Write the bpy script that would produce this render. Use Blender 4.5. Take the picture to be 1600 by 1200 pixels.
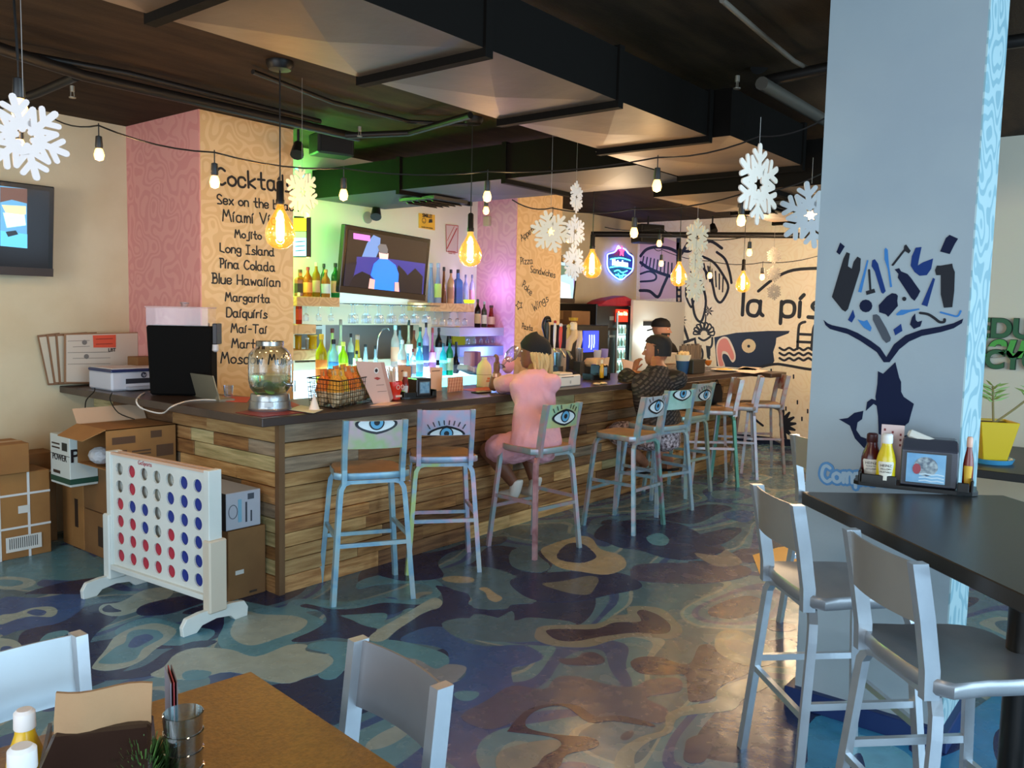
import bpy, bmesh, math, random
from mathutils import Vector as V, Matrix
random.seed(7)
S=bpy.context.scene
for o in list(bpy.data.objects): bpy.data.objects.remove(o)
COL=S.collection
# ------------------------------------------------------------------ camera
FPX=1315.931; PITCH=math.radians(4.93235); ROLL=math.radians(1.24165); YAW=math.radians(38.62972); H=1.70
_cy,_sy=math.cos(YAW),math.sin(YAW)
FW=V((_cy*math.cos(PITCH),_sy*math.cos(PITCH),-math.sin(PITCH)))
_R=V((_sy,-_cy,0)); _U=_R.cross(FW); _c,_s=math.cos(ROLL),math.sin(ROLL)
RT=_R*_c+_U*_s; UP=_U*_c-_R*_s
C0=V((0,0,H))
cam=bpy.data.cameras.new('camera'); co=bpy.data.objects.new('camera',cam); COL.objects.link(co)
cam.sensor_fit='HORIZONTAL'; cam.sensor_width=36; cam.lens=FPX/1600*36; cam.clip_start=.05; cam.clip_end=200
co.matrix_world=Matrix(((RT.x,UP.x,-FW.x,C0.x),(RT.y,UP.y,-FW.y,C0.y),(RT.z,UP.z,-FW.z,C0.z),(0,0,0,1)))
S.camera=co
def ray(x,y): return FW+RT*((x-800)/FPX)-UP*((y-600)/FPX)
def at(x,y,ax,val):
    d=ray(x,y); return C0+d*((val-C0[ax])/d[ax])
def dp(x,y,d): return C0+ray(x,y)*d
# ------------------------------------------------------------------ world, light, exposure
W=bpy.data.worlds.new('world'); S.world=W; W.use_nodes=True
W.node_tree.nodes['Background'].inputs[0].default_value=(.50,.74,1,1); W.node_tree.nodes['Background'].inputs[1].default_value=1.5
S.view_settings.view_transform='Standard'; S.view_settings.look='None'; S.view_settings.exposure=0.42; S.view_settings.gamma=1; S.view_settings.use_curve_mapping=False
def lamp(kind,name,loc,power,color,size=.1,rot=None,sy=None,spread=None):
    l=bpy.data.lights.new(name,kind); l.energy=power; l.color=color
    if kind=='AREA':
        l.size=size
        if sy: l.shape='RECTANGLE'; l.size_y=sy
        if spread: l.spread=math.radians(spread)
    else: l.shadow_soft_size=size
    o=bpy.data.objects.new(name,l); COL.objects.link(o); o.location=loc
    if rot: o.rotation_euler=rot
    return o
WARM=(1,.62,.28)
# added warm fill points below the ceiling, no fittings; they brighten room and mural
for i,(x,y,p) in enumerate(((5.6,3.45,14),(8.2,3.45,16),(.9,4.9,22),(1.0,.8,14),(9.2,3.2,62))):
    lamp('POINT','ceiling_fill',(x,y,2.3),p,(1,.72,.44),.12)
lamp('AREA','sky_window_light',(2.5,-3.6,1.7),250,(.55,.80,1),6,(math.radians(90),0,0),2.4)
lamp('AREA','side_window_light',(-2.7,1.2,1.7),105,(.86,.94,1),5.5,(math.radians(90),0,math.radians(-90)),2.2)
lamp('POINT','neon_glow',(4.14,5.74,2.45),30,(.12,1,.15),.05)
lamp('POINT','neon_glow',(4.14,5.72,2.1),6,(.75,1,.25),.05)
lamp('AREA','shelf_led',(5.2,5.80,1.72),3.5,(.55,.75,1),1.2,(math.radians(180),0,0),.1)
lamp('AREA','well_led',(5.1,5.55,1.20),8,(.35,.95,1),1.5,(math.radians(180),0,0),.25)
lamp('POINT','shelf_led',(6.55,5.60,1.95),4,(.50,.40,1),.05)
lamp('POINT','shelf_led',(6.45,5.45,1.28),6,(.20,.35,1),.05)
lamp('POINT','fridge_light',(9.85,5.5,1.4),5,(.8,1,1),.1)

# ------------------------------------------------------------------ materials
def lin(h):
    h=h.lstrip('#'); r=[int(h[i:i+2],16)/255 for i in (0,2,4)]
    return tuple(((v/12.92) if v<=.04045 else ((v+.055)/1.055)**2.4) for v in r)+(1,)
MC={}
def mat(hexc,r=.6,m=0,n=None,b=None,em=None,tr=0,alpha=1,rnd=0,coat=0):
    """n=(scale,hex2,stretch_x,y,z) noise mix, b=(scale,strength) bump, em=(hex,strength)"""
    key=(hexc,r,m,n,b,em,tr,alpha,rnd,coat)
    if key in MC: return MC[key]
    M=bpy.data.materials.new('m_'+hexc.strip('#')); M.use_nodes=True; nt=M.node_tree; P=nt.nodes['Principled BSDF']
    P.inputs['Base Color'].default_value=lin(hexc); P.inputs['Roughness'].default_value=r; P.inputs['Metallic'].default_value=m
    if coat: P.inputs['Coat Weight'].default_value=coat; P.inputs['Coat Roughness'].default_value=.15
    if tr: P.inputs['Transmission Weight'].default_value=tr; P.inputs['IOR'].default_value=1.3
    P.inputs['Alpha'].default_value=alpha
    if em: P.inputs['Emission Color'].default_value=lin(em[0]); P.inputs['Emission Strength'].default_value=em[1]
    L=nt.links
    if n or b: 
        tc=nt.nodes.new('ShaderNodeTexCoord'); mp=nt.nodes.new('ShaderNodeMapping'); L.new(tc.outputs['Object'],mp.inputs[0])
        if rnd:
            oi=nt.nodes.new('ShaderNodeObjectInfo'); ml=nt.nodes.new('ShaderNodeMath'); ml.operation='MULTIPLY'; ml.inputs[1].default_value=37.
            L.new(oi.outputs['Random'],ml.inputs[0]); L.new(ml.outputs[0],mp.inputs['Location'])
    if n:
        nz=nt.nodes.new('ShaderNodeTexNoise'); nz.inputs['Scale'].default_value=n[0]; nz.inputs['Detail'].default_value=4
        if len(n)>2: mp.inputs['Scale'].default_value=n[2:5]
        L.new(mp.outputs[0],nz.inputs[0])
        cr_=nt.nodes.new('ShaderNodeValToRGB'); cr_.color_ramp.elements[0].position=.35; cr_.color_ramp.elements[1].position=.65
        cr_.color_ramp.elements[0].color=lin(hexc); cr_.color_ramp.elements[1].color=lin(n[1]); L.new(nz.outputs[0],cr_.inputs[0])
        out=cr_.outputs[0]
        if rnd:
            hs=nt.nodes.new('ShaderNodeHueSaturation'); mr=nt.nodes.new('ShaderNodeMapRange'); mr.inputs[3].default_value=1-rnd; mr.inputs[4].default_value=1+rnd
            L.new(oi.outputs['Random'],mr.inputs[0]); L.new(mr.outputs[0],hs.inputs['Value']); L.new(out,hs.inputs['Color']); out=hs.outputs[0]
        L.new(out,P.inputs['Base Color'])
    if b:
        nb=nt.nodes.new('ShaderNodeTexNoise'); nb.inputs['Scale'].default_value=b[0]; nb.inputs['Detail'].default_value=5; L.new(mp.outputs[0],nb.inputs[0])
        bp=nt.nodes.new('ShaderNodeBump'); bp.inputs['Strength'].default_value=b[1]; bp.inputs['Distance'].default_value=.02
        L.new(nb.outputs[0],bp.inputs['Height']); L.new(bp.outputs[0],P.inputs['Normal'])
    MC[key]=M; return M
def mat_worm(c1,c2,scale=9,r=.6,lo=.38):
    """painted wall with a tone-on-tone labyrinth pattern"""
    M=bpy.data.materials.new('m_worm'); M.use_nodes=True; nt=M.node_tree; P=nt.nodes['Principled BSDF']; L=nt.links
    P.inputs['Roughness'].default_value=r
    tc=nt.nodes.new('ShaderNodeTexCoord'); nz=nt.nodes.new('ShaderNodeTexNoise'); nz.inputs['Scale'].default_value=scale; nz.inputs['Detail'].default_value=0
    L.new(tc.outputs['Object'],nz.inputs[0])
    m=nt.nodes.new('ShaderNodeMath'); m.operation='MULTIPLY'; m.inputs[1].default_value=11; L.new(nz.outputs[0],m.inputs[0])
    f=nt.nodes.new('ShaderNodeMath'); f.operation='PINGPONG'; f.inputs[1].default_value=1; L.new(m.outputs[0],f.inputs[0])
    n2=nt.nodes.new('ShaderNodeTexNoise'); n2.inputs['Scale'].default_value=2.2; L.new(tc.outputs['Object'],n2.inputs[0])
    cr_=nt.nodes.new('ShaderNodeValToRGB'); cr_.color_ramp.elements[0].position=lo; cr_.color_ramp.elements[1].position=lo+.12
    cr_.color_ramp.elements[0].color=lin(c1); cr_.color_ramp.elements[1].color=lin(c2); L.new(f.outputs[0],cr_.inputs[0]); L.new(cr_.outputs[0],P.inputs['Base Color'])
    return M
def mat_camo(cols,scale,r=.24):
    M=bpy.data.materials.new('m_floor'); M.use_nodes=True; nt=M.node_tree; P=nt.nodes['Principled BSDF']; L=nt.links
    tc=nt.nodes.new('ShaderNodeTexCoord'); mp=nt.nodes.new('ShaderNodeMapping'); mp.inputs['Scale'].default_value=(1,1.5,1); mp.inputs['Rotation'].default_value=(0,0,.5)
    L.new(tc.outputs['Object'],mp.inputs[0])
    nz=nt.nodes.new('ShaderNodeTexNoise'); nz.inputs['Scale'].default_value=scale; nz.inputs['Detail'].default_value=0; nz.inputs['Distortion'].default_value=.35; L.new(mp.outputs[0],nz.inputs[0])
    cr_=nt.nodes.new('ShaderNodeValToRGB'); cr_.color_ramp.interpolation='CONSTANT'; e=cr_.color_ramp.elements
    while len(e)<len(cols): e.new(.5)
    for i,(p,h) in enumerate(cols): e[i].position=p; e[i].color=lin(h)
    L.new(nz.outputs[0],cr_.inputs[0])
    # scuffs
    n3=nt.nodes.new('ShaderNodeTexNoise'); n3.inputs['Scale'].default_value=14; n3.inputs['Detail'].default_value=8; L.new(tc.outputs['Object'],n3.inputs[0])
    mx=nt.nodes.new('ShaderNodeMix'); mx.data_type='RGBA'; mx.blend_type='MULTIPLY'; mx.inputs[0].default_value=.35
    L.new(cr_.outputs[0],mx.inputs[6]); L.new(n3.outputs[0],mx.inputs[7]); L.new(mx.outputs[2],P.inputs['Base Color'])
    floor_gloss(nt,P,r); return M
def floor_gloss(nt,P,r=.24):
    L=nt.links; tc=nt.nodes.new('ShaderNodeTexCoord')
    nb=nt.nodes.new('ShaderNodeTexNoise'); nb.inputs['Scale'].default_value=9; nb.inputs['Detail'].default_value=6; L.new(tc.outputs['Object'],nb.inputs[0])
    bp=nt.nodes.new('ShaderNodeBump'); bp.inputs['Strength'].default_value=.12; bp.inputs['Distance'].default_value=.02
    L.new(nb.outputs[0],bp.inputs['Height']); L.new(bp.outputs[0],P.inputs['Normal'])
    mr=nt.nodes.new('ShaderNodeMapRange'); mr.inputs[3].default_value=r-.1; mr.inputs[4].default_value=r+.14; L.new(nb.outputs[0],mr.inputs[0]); L.new(mr.outputs[0],P.inputs['Roughness'])
    P.inputs['Specular IOR Level'].default_value=.6
def mat_paint(h):
    k=('fp',h)
    if k in MC: return MC[k]
    M=bpy.data.materials.new('m_floorpaint'); M.use_nodes=True; nt=M.node_tree; P=nt.nodes['Principled BSDF']
    tc=nt.nodes.new('ShaderNodeTexCoord'); n3=nt.nodes.new('ShaderNodeTexNoise'); n3.inputs['Scale'].default_value=14; n3.inputs['Detail'].default_value=8; nt.links.new(tc.outputs['Object'],n3.inputs[0])
    mx=nt.nodes.new('ShaderNodeMix'); mx.data_type='RGBA'; mx.blend_type='MULTIPLY'; mx.inputs[0].default_value=.35; mx.inputs[6].default_value=lin(h)
    nt.links.new(n3.outputs[0],mx.inputs[7]); nt.links.new(mx.outputs[2],P.inputs['Base Color'])
    floor_gloss(nt,P); MC[k]=M; return M
def mat_glow_glass(h,al=.35):
    """thin tinted glass envelope: see-through with a glossy sheen"""
    k=('gg',h,al)
    if k in MC: return MC[k]
    M=bpy.data.materials.new('m_glass'); M.use_nodes=True; nt=M.node_tree; nt.nodes.clear(); L=nt.links
    o=nt.nodes.new('ShaderNodeOutputMaterial'); t=nt.nodes.new('ShaderNodeBsdfTransparent'); t.inputs[0].default_value=lin(h)
    g=nt.nodes.new('ShaderNodeBsdfGlossy'); g.inputs[0].default_value=(1,1,1,1); g.inputs['Roughness'].default_value=.05
    lw=nt.nodes.new('ShaderNodeLayerWeight'); lw.inputs[0].default_value=al; mx=nt.nodes.new('ShaderNodeMixShader')
    L.new(lw.outputs['Facing'],mx.inputs[0]); L.new(t.outputs[0],mx.inputs[1]); L.new(g.outputs[0],mx.inputs[2]); L.new(mx.outputs[0],o.inputs[0])
    MC[k]=M; return M
def mat_bulb(h='#ffcf8a'):
    """amber envelope: transparent, tinted, dim sheen, faint glow of the lit coating"""
    k=('blb',h)
    if k in MC: return MC[k]
    M=mat_glow_glass('#ffe3b4',.3).copy(); nt=M.node_tree; o=[n for n in nt.nodes if n.type=='OUTPUT_MATERIAL'][0]; mx=[n for n in nt.nodes if n.type=='MIX_SHADER'][0]
    e=nt.nodes.new('ShaderNodeEmission'); e.inputs[0].default_value=lin('#ffae3a'); e.inputs[1].default_value=.42
    a=nt.nodes.new('ShaderNodeAddShader'); nt.links.new(mx.outputs[0],a.inputs[0]); nt.links.new(e.outputs[0],a.inputs[1]); nt.links.new(a.outputs[0],o.inputs[0])
    MC[k]=M; return M
# ------------------------------------------------------------------ mesh builder
def basis(n):
    n=V(n).normalized(); u=V((0,0,1)).cross(n)
    if u.length<1e-4: u=V((1,0,0))
    u.normalize(); return u,n.cross(u)
class G:
    def __init__(s): s.b=bmesh.new()
    def quadbox(s,c,f=((0,3,2,1),(4,5,6,7),(0,1,5,4),(1,2,6,5),(2,3,7,6),(3,0,4,7))):
        v=[s.b.verts.new(p) for p in c]
        for q in f: s.b.faces.new([v[i] for i in q])
        return s
    def box(s,x0,y0,z0,x1,y1,z1): return s.quadbox([(x0,y0,z0),(x1,y0,z0),(x1,y1,z0),(x0,y1,z0),(x0,y0,z1),(x1,y0,z1),(x1,y1,z1),(x0,y1,z1)])
    def bx(s,c,sz,M=None):
        a,b,d=[q/2 for q in sz]; pts=[V((i*a,j*b,k*d)) for k in(-1,1) for i,j in((-1,-1),(1,-1),(1,1),(-1,1))]
        return s.quadbox([ (M@p if M else p)+V(c) for p in pts])
    def seg(s,p,q,w,h=None,up=(0,0,1)):   # square bar from p to q
        p,q=V(p),V(q); d=(q-p).normalized(); u=V(up).cross(d)
        if u.length<1e-3: u=V((1,0,0)).cross(d)
        u.normalize(); v=d.cross(u); h=h or w; u*=w/2; v*=h/2
        return s.quadbox([p-u-v,p+u-v,p+u+v,p-u+v,q-u-v,q+u-v,q+u+v,q-u+v])
    def loft(s,rings,cap=True,closed=True):
        R=[[s.b.verts.new(p) for p in r] for r in rings]; n=len(R[0])
        for a,b in zip(R,R[1:]):
            for i in range(n if closed else n-1):
                j=(i+1)%n
                try: s.b.faces.new((a[i],a[j],b[j],b[i]))
                except ValueError: pass
        if cap and closed:
            s.b.faces.new(R[0][::-1]); s.b.faces.new(R[-1])
        return s
    def tube(s,pts,r,n=8,square=False,up=(0,0,1)):
        pts=[V(p) for p in pts]; rings=[]; n=4 if square else n; pu=None
        for i,p in enumerate(pts):
            d=(pts[min(i+1,len(pts)-1)]-pts[max(i-1,0)])
            if d.length<1e-9: d=V((0,0,1))
            d.normalize()
            if pu is None:
                u=V(up).cross(d)
                if u.length<1e-2: u=V((1,0,0)).cross(d) if abs(d.x)<.9 else V((0,1,0)).cross(d)
            else: u=pu-d*pu.dot(d)
            u.normalize(); pu=u; v=d.cross(u); rr=r[i] if isinstance(r,(list,tuple)) else r
            a0=math.pi/4 if square else 0; k=math.sqrt(2) if square else 1
            rings.append([p+(u*math.cos(a0+2*math.pi*j/n)+v*math.sin(a0+2*math.pi*j/n))*rr*k for j in range(n)])
        return s.loft(rings)
    def cyl(s,p,q,r,r2=None,n=12): return s.tube([p,q],[r,r if r2 is None else r2],n)
    def lathe(s,prof,c=(0,0,0),n=16,M=None):
        c=V(c); rings=[]
        for r,z in prof: rings.append([ (M@V((max(r,1e-4)*math.cos(2*math.pi*j/n),max(r,1e-4)*math.sin(2*math.pi*j/n),z)) if M else V((max(r,1e-4)*math.cos(2*math.pi*j/n),max(r,1e-4)*math.sin(2*math.pi*j/n),z)))+c for j in range(n)])
        return s.loft(rings)
    def sph(s,c,r,n=12,sc=(1,1,1)):
        m=n//2; c=V(c); rings=[]
        for i in range(m+1):
            t=math.pi*i/m; rings.append([c+V((max(math.sin(t),1e-3)*math.cos(2*math.pi*j/n)*r*sc[0],max(math.sin(t),1e-3)*math.sin(2*math.pi*j/n)*r*sc[1],-math.cos(t)*r*sc[2])) for j in range(n)])
        return s.loft(rings)
    def prism(s,pts,n,t):
        pts=[V(p) for p in pts]; n=V(n).normalized()
        nn=V((0,0,0))
        for i in range(len(pts)): nn+=pts[i].cross(pts[(i+1)%len(pts)])
        if nn.dot(n)<0: pts=pts[::-1]
        a=[s.b.verts.new(p) for p in pts]; b=[s.b.verts.new(p+n*t) for p in pts]; k=len(a)
        s.b.faces.new(b); s.b.faces.new(a[::-1])
        for i in range(k): s.b.faces.new((a[i],a[(i+1)%k],b[(i+1)%k],b[i]))
        return s
    def ribbon(s,pts,n,w,t=.002):
        n=V(n).normalized(); pts=[V(p) for p in pts]; s.k=getattr(s,'k',0)
        for a,b in zip(pts,pts[1:]):
            d=b-a
            if d.length<1e-6: continue
            u=n.cross(d).normalized()*w/2; s.k+=1; s.prism([a-u,b-u,b+u,a+u],n,t+(s.k%61)*1.5e-5)
        for p in pts:
            u,v=basis(n); s.k+=1; s.prism([p+(u*math.cos(k*math.pi/4)+v*math.sin(k*math.pi/4))*w/2 for k in range(8)],n,t+(s.k%61)*1.5e-5)
        return s
    def bev(s,w,seg=1):
        bmesh.ops.bevel(s.b,geom=list(s.b.edges),offset=w,segments=seg,affect='EDGES',profile=.5); return s
def mesh_of(name,g,m,smooth=False):
    bmesh.ops.recalc_face_normals(g.b,faces=list(g.b.faces)) if len(g.b.faces)<20000 else None
    me=bpy.data.meshes.new(name); g.b.to_mesh(me); g.b.free(); me.materials.append(m)
    if smooth:
        me.shade_smooth()
        try: me.set_sharp_from_angle(angle=math.radians(40))
        except Exception: pass
    return me
def tag(o,label=None,cat=None,group=None,kind=None):
    if label: o['label']=label
    if cat: o['category']=cat
    if group: o['group']=group
    if kind: o['kind']=kind
    return o
def ob(name,g,m,parent=None,smooth=False,label=None,cat=None,group=None,kind=None,w=False):
    """one mesh object; w=True: built in world coordinates under a placed parent"""
    if w and parent is not None: g.b.transform(parent.matrix_basis.inverted())
    o=bpy.data.objects.new(name,mesh_of(name,g,m,smooth)); COL.objects.link(o)
    if parent is not None: o.parent=parent
    return tag(o,label,cat,group,kind)
def th(name,label,cat,loc=(0,0,0),rz=0,group=None,kind=None):
    o=bpy.data.objects.new(name,None); COL.objects.link(o); o.empty_display_size=.05
    o.matrix_basis=Matrix.Translation(V(loc))@Matrix.Rotation(rz,4,'Z')
    return tag(o,label,cat,group,kind)
def dup(o,parent=None,loc=None,rz=None,label=None,group=None):
    c=o.copy(); COL.objects.link(c); c.parent=parent
    if loc is not None: c.location=loc
    if rz is not None: c.rotation_euler=(0,0,rz)
    if label: c['label']=label
    if group: c['group']=group
    for ch in list(o.children): dup(ch,c)
    return c
def cr(P,closed=False,k=4):
    P=[V(p) for p in P]; n=len(P); out=[]
    for i in range(n if closed else n-1):
        if closed: a,b,c,d=P[i-1],P[i],P[(i+1)%n],P[(i+2)%n]
        else: a,b,c,d=P[max(i-1,0)],P[i],P[i+1],P[min(i+2,n-1)]
        for j in range(k):
            t=j/k; out.append(.5*((2*b)+(c-a)*t+(2*a-5*b+4*c-d)*t*t+(3*b-a-3*c+d)*t**3))
    if not closed: out.append(P[-1])
    return out
# ------------------------------------------------------------------ hand lettering (stroke glyphs, x then y digit; baseline y=2)
GL={'a':'45 36 16 05 03 12 32 44|46 43 52','b':'09 02|05 16 36 45 43 32 12 03','c':'45 36 16 05 03 12 32 43','d':'45 36 16 05 03 12 32 44|49 43 52','e':'04 34 45 36 16 05 03 12 32 43','f':'39 28 22|!06 46',
'g':'45 36 16 05 04 13 33 45|46 41 30 10 01','h':'09 02|04 16 36 45 42','i':'06 02|!07 18','j':'36 31 20 00|!37 48','k':'!09 02|!46 04 42','l':'09 02','m':'06 02|04 16 25 22|24 36 46 55 52','n':'06 02|04 16 36 45 42',
'o':'26 05 03 22 43 45 26','p':'06 00|05 16 36 45 43 32 12 03','q':'45 36 16 05 03 12 32 44|46 40','r':'06 02|04 16 36','s':'45 26 15 24 43 32 02','t':'29 23 32 42|!06 46','u':'06 03 12 32 44|46 42',
'v':'!06 22 46','w':'!06 12 25 42 56','x':'!06 42|!46 02','y':'!06 23|!46 23 00','z':'!06 46 02 42','C':'58 39 18 05 13 32 53','S':'48 29 08 06 25 43 32 02','M':'!02 19 35 59 72','L':'!09 03 42','I':'!29 22|!09 49|!02 42',
'P':'!12 19|09 39 48 46 35 15','B':'!12 19|09 39 48 46 15|16 46 54 42 02','H':'!02 09|!52 59|!05 55','V':'!09 32 69','D':'!02 09|09 39 57 54 32 02','T':'!32 39|!09 69','W':'!09 22 36 52 79','A':'!02 39 62|!15 55',
'-':'!15 45',' ':'','R':'!02 09|09 39 48 46 05|!25 52','E':'!59 09 02 52|!05 45','N':'!02 09 52 59','O':'39 07 04 32 64 67 39','U':'09 04 22 42 54 59','Y':'!09 35 69|!35 32','F':'!09 02|!09 49|!06 36','K':'!09 02|!49 05 42','G':'58 39 18 05 13 32 53 55 35','1':'!17 29 22','!':'!09 04|!03 02','X':'!09 52|!59 02'}
def strokes(s):
    x=0; out=[]
    for ch in s:
        g=GL.get(ch,''); mx=0
        for st in g.split('|') if g else []:
            sm=not st.startswith('!'); pts=[(int(a[0]),int(a[1])-2) for a in st.lstrip('!').split()]
            mx=max(mx,max(p[0] for p in pts)); q=[V((p[0]+x,p[1],0)) for p in pts]
            out.append(cr(q,k=3) if sm and len(q)>2 else q)
        x+=(mx+1.7) if g else 4
    return out,x-1.7
def letter(g,s,pl,pr,n,w,asp=1.0,t=.002,up=(0,0,1)):
    """write s from pl to pr (world points on the baseline)"""
    pl,pr=V(pl),V(pr); st,wd=strokes(s); u=(pr-pl); k=u.length/wd; u.normalize(); v=V(n).normalized().cross(u)
    if v.dot(V(up))<0: v=-v
    for q in st: g.ribbon([pl+u*(p.x*k)+v*(p.y*k*asp) for p in q],n,w,t)
    return g
# ================================================================== STRUCTURE
YW,YR,XM,ZC=6.43,5.95,10.95,3.04
CREAM='#d8c9a6'
m_cream=mat(CREAM,.75,0,(3,'#d0bf9a'),(60,.05)); m_ceil=mat('#2b2119',.75,0,(1.8,'#3d2f22',1,5,1),(25,.15))
m_navy=mat('#101c3c',.5)
# floor with painted camouflage
CF=[(0,'#26365f'),(.36,'#55809a'),(.44,'#3c5a90'),(.49,'#6592a2'),(.545,'#9aa8a4'),(.565,'#4f7488'),(.62,'#557a90'),(.68,'#2b3a62')]
floor=ob('floor',G().box(-3,-4,-.05,XM,YW,0),mat_camo(CF,1.15),kind='structure')
ob('ceiling',G().box(-3,-4,ZC,XM+.1,YW+.1,ZC+.1),m_ceil,kind='structure')
wl0=ob('window_3',G().box(-3.1,-4,0,-3,YW,.35).box(-3.1,-4,2.9,-3,YW,ZC).box(-3.1,4.6,.35,-3,YW,2.9),mat('#3b3d40',.5,.3),kind='structure')
for i in range(5): ob('mullion',G().box(-3.09,-4+i*2.1,.35,-3.02,-3.94+i*2.1,2.9),mat('#3b3d40',.5,.3),wl0)
wb=ob('wall_back',G().box(-3,YW,0,XM+.1,YW+.1,ZC),m_cream,kind='structure')
wm=ob('wall_right',G().box(XM,1.2,0,XM+.1,YW,ZC),mat_worm('#f0e3cc','#f4ead6',7,.7,.25),kind='structure')
ob('wall_side',G().box(7.1,-4,0,7.2,1.2,ZC).box(7.1,1.2,0,XM,1.25,ZC),mat('#cfc5b0',.75,0,None,(40,.05)),kind='structure')
ob('baseboard_right',G().box(XM-.02,1.25,0,XM,5.2,.09),m_navy,kind='structure')
ob('baseboard_side',G().box(7.08,-4,0,7.1,1.2,.09),m_navy,kind='structure')
# storefront of the camera side: sill, head and mullions, open to the daylight
wf=ob('window_1',G().box(-3,-4.1,0,7.1,-4,.35).box(-3,-4.1,2.9,7.1,-4,ZC),mat('#3b3d40',.5,.3),kind='structure')
for i in range(6): ob('mullion',G().box(-3+i*2,-4.09,.35,-2.94+i*2,-4.02,2.9),mat('#3b3d40',.5,.3),wf)
# recess wall between the two lettered columns, with the pass-through opening
x0,x1,z0,z1=4.46,5.95,1.22,1.545
g=G()
for a in ((4.05,0,x0,ZC),(x1,0,6.82,ZC),(x0,0,x1,z0),(x0,z1,x1,ZC)): g.box(a[0],YR,a[1],a[2],YR+.08,a[3])
rw=ob('wall_bar_recess',g,mat('#dcd4bd',.6,0,None,(40,.04)),kind='structure')
ob('window_2',G().box(4.3,YW-.03,1.0,6.1,YW-.001,1.9),mat('#9a9b98',.6),kind='structure')
lamp('POINT','niche_fill',(5.0,6.25,1.75),2.2,(.9,.95,1),.05)  # added fill so the pass-through niche is not dark
# lettered columns
TAN1,TAN2='#e3bb84','#ecc894'
m_tan=mat_worm(TAN2,TAN1,7.5,.65,.42); m_pink=mat_worm('#de948e','#e5a098',7.5,.65,.42)
c1=ob('wall_column',G().box(3.272,5.42,0,4.05,YW,ZC),m_tan,kind='structure')
ob('pink_side',G().box(3.262,5.42,0,3.272,YW,ZC),m_pink,c1,label='salmon pink side face with squiggle pattern')
c2=ob('wall_column',G().box(6.812,5.42,0,7.6,YW,ZC),m_tan,kind='structure')
ob('pink_side',G().box(6.802,5.42,0,6.812,YW,ZC),mat_worm('#d48ca2','#dc99aa',7.5,.65,.42),c2,label='pink side face with squiggle pattern')  # violet of the shelf light put into this pink
INK=mat('#1b1116',.5)
YF=5.42
def word(parent,s,l,r,w,asp=1.0,m=INK):
    a,b=at(*l,1,YF-.0005),at(*r,1,YF-.0005); ob('menu_lettering',letter(G(),s,a,b,(0,-1,0),w,asp),m,parent)
for s,l,r,w in (('Cocktails',(338,288),(456,300),.017),('Sex on the beach',(340,318),(466,330),.0105),('Miami Vice',(348,345),(441,352),.0105),('Mojito',(367,371),(408,374),.0105),('Long Island',(344,394),(428,400),.0105),
  ('Pina Colada',(343,418),(429,424),.0105),('Blue Hawaiian',(331,442),(437,448),.0105),('Margarita',(352,470),(421,473),.0105),('Daiquiris',(354,495),(417,497),.0105),('Mai-Tai',(361,519),(416,521),.0105),('Martini',(362,543),(414,545),.0105),('Moscow Mule',(345,567),(452,570),.0105)):
    word(c1,s,l,r,w,1.15)
for s,l,r in (('Appetizers',(815,377),(848,350)),('Pizza',(813,413),(832,412)),('Sandwiches',(829,425),(867,434)),('Poke',(815,447),(829,462)),('Wings',(834,487),(857,470)),('Pasta',(815,513),(832,517))): word(c2,s,l,r,.008,1.2)
star=[(811+5*math.cos(a*math.pi/5)*(1 if a%2 else .5)*1.1,477+7*math.sin(a*math.pi/5)*(1 if a%2 else .5)) for a in range(11)]
ob('menu_doodle',G().ribbon([at(*p,1,YF-.0005) for p in star],(0,-1,0),.008),INK,c2)

# ---- blue column in the dining room with its ocean mural
bx0,bx1,by0,by1=3.6,3.975,.66,1.243
bc=ob('wall_blue_column',G().box(bx0,by0,0,bx1,by1,ZC),mat('#9aa6aa',.6,0,(1.3,'#8f9ca4'),(30,.05)),kind='structure')
ob('side_face',G().box(bx0,by0-.006,0,bx1,by0,ZC),mat_worm('#86aab2','#abc4c6',6,.6,.40),bc,label='side face with squiggle pattern, daylight put into its pale aqua')  # window daylight put into this face's paler blue
ob('skirting',G().box(bx0-.035,by0-.035,0,bx1+.03,by1+.035,.085).bev(.004),mat('#0f2a5c',.45),bc,label='navy blue skirting')
NV,CH,BL,SK='#0a1634','#23252b','#14336f','#3a78b4'
for h_ in (NV,CH,BL,SK,'#4a5058'): mat(h_,.5).node_tree.nodes['Principled BSDF'].inputs['Specular IOR Level'].default_value=.1
def mur(pts,h,nm='painted_shape',k=3,closed=True,sm=False):
    P=[at(*p,0,bx0-.0005) for p in pts]
    if sm: P=cr(P,True,k)
    ob(nm,G().prism(P,(-1,0,0),.002),mat(h,.5),bc)
def murl(pts,w,h,nm='painted_stroke',sm=True):
    P=[at(*p,0,bx0-.0005) for p in pts]
    ob(nm,G().ribbon(cr(P) if sm else P,(-1,0,0),w),mat(h,.5),bc)
mur([(1313,379),(1320,385),(1312,398),(1307,394)],NV,'painted_scrap')
mur([(1318,404),(1323,394),(1328,396),(1326,408),(1325,416),(1331,420),(1334,409),(1340,401),(1345,404),(1344,422),(1325,483),(1321,487),(1316,484),(1300,464)],CH,'painted_bag')
mur([(1355,406),(1357,407),(1346,457),(1341,456)],SK,'painted_straw')
murl([(1358,422),(1360,452)],.008,CH,'painted_razor',False); mur([(1353,455),(1366,451),(1368,457),(1354,461)],CH,'painted_razor')
mur([(1363,407),(1367,405),(1372,412),(1374,420),(1384,455),(1380,459),(1377,457),(1367,424),(1362,416)],BL,'painted_bottle')
mur([(1384,387),(1387,390),(1389,415),(1394,448),(1391,449),(1387,420),(1382,405),(1382,390)],SK,'painted_knife')
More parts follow.
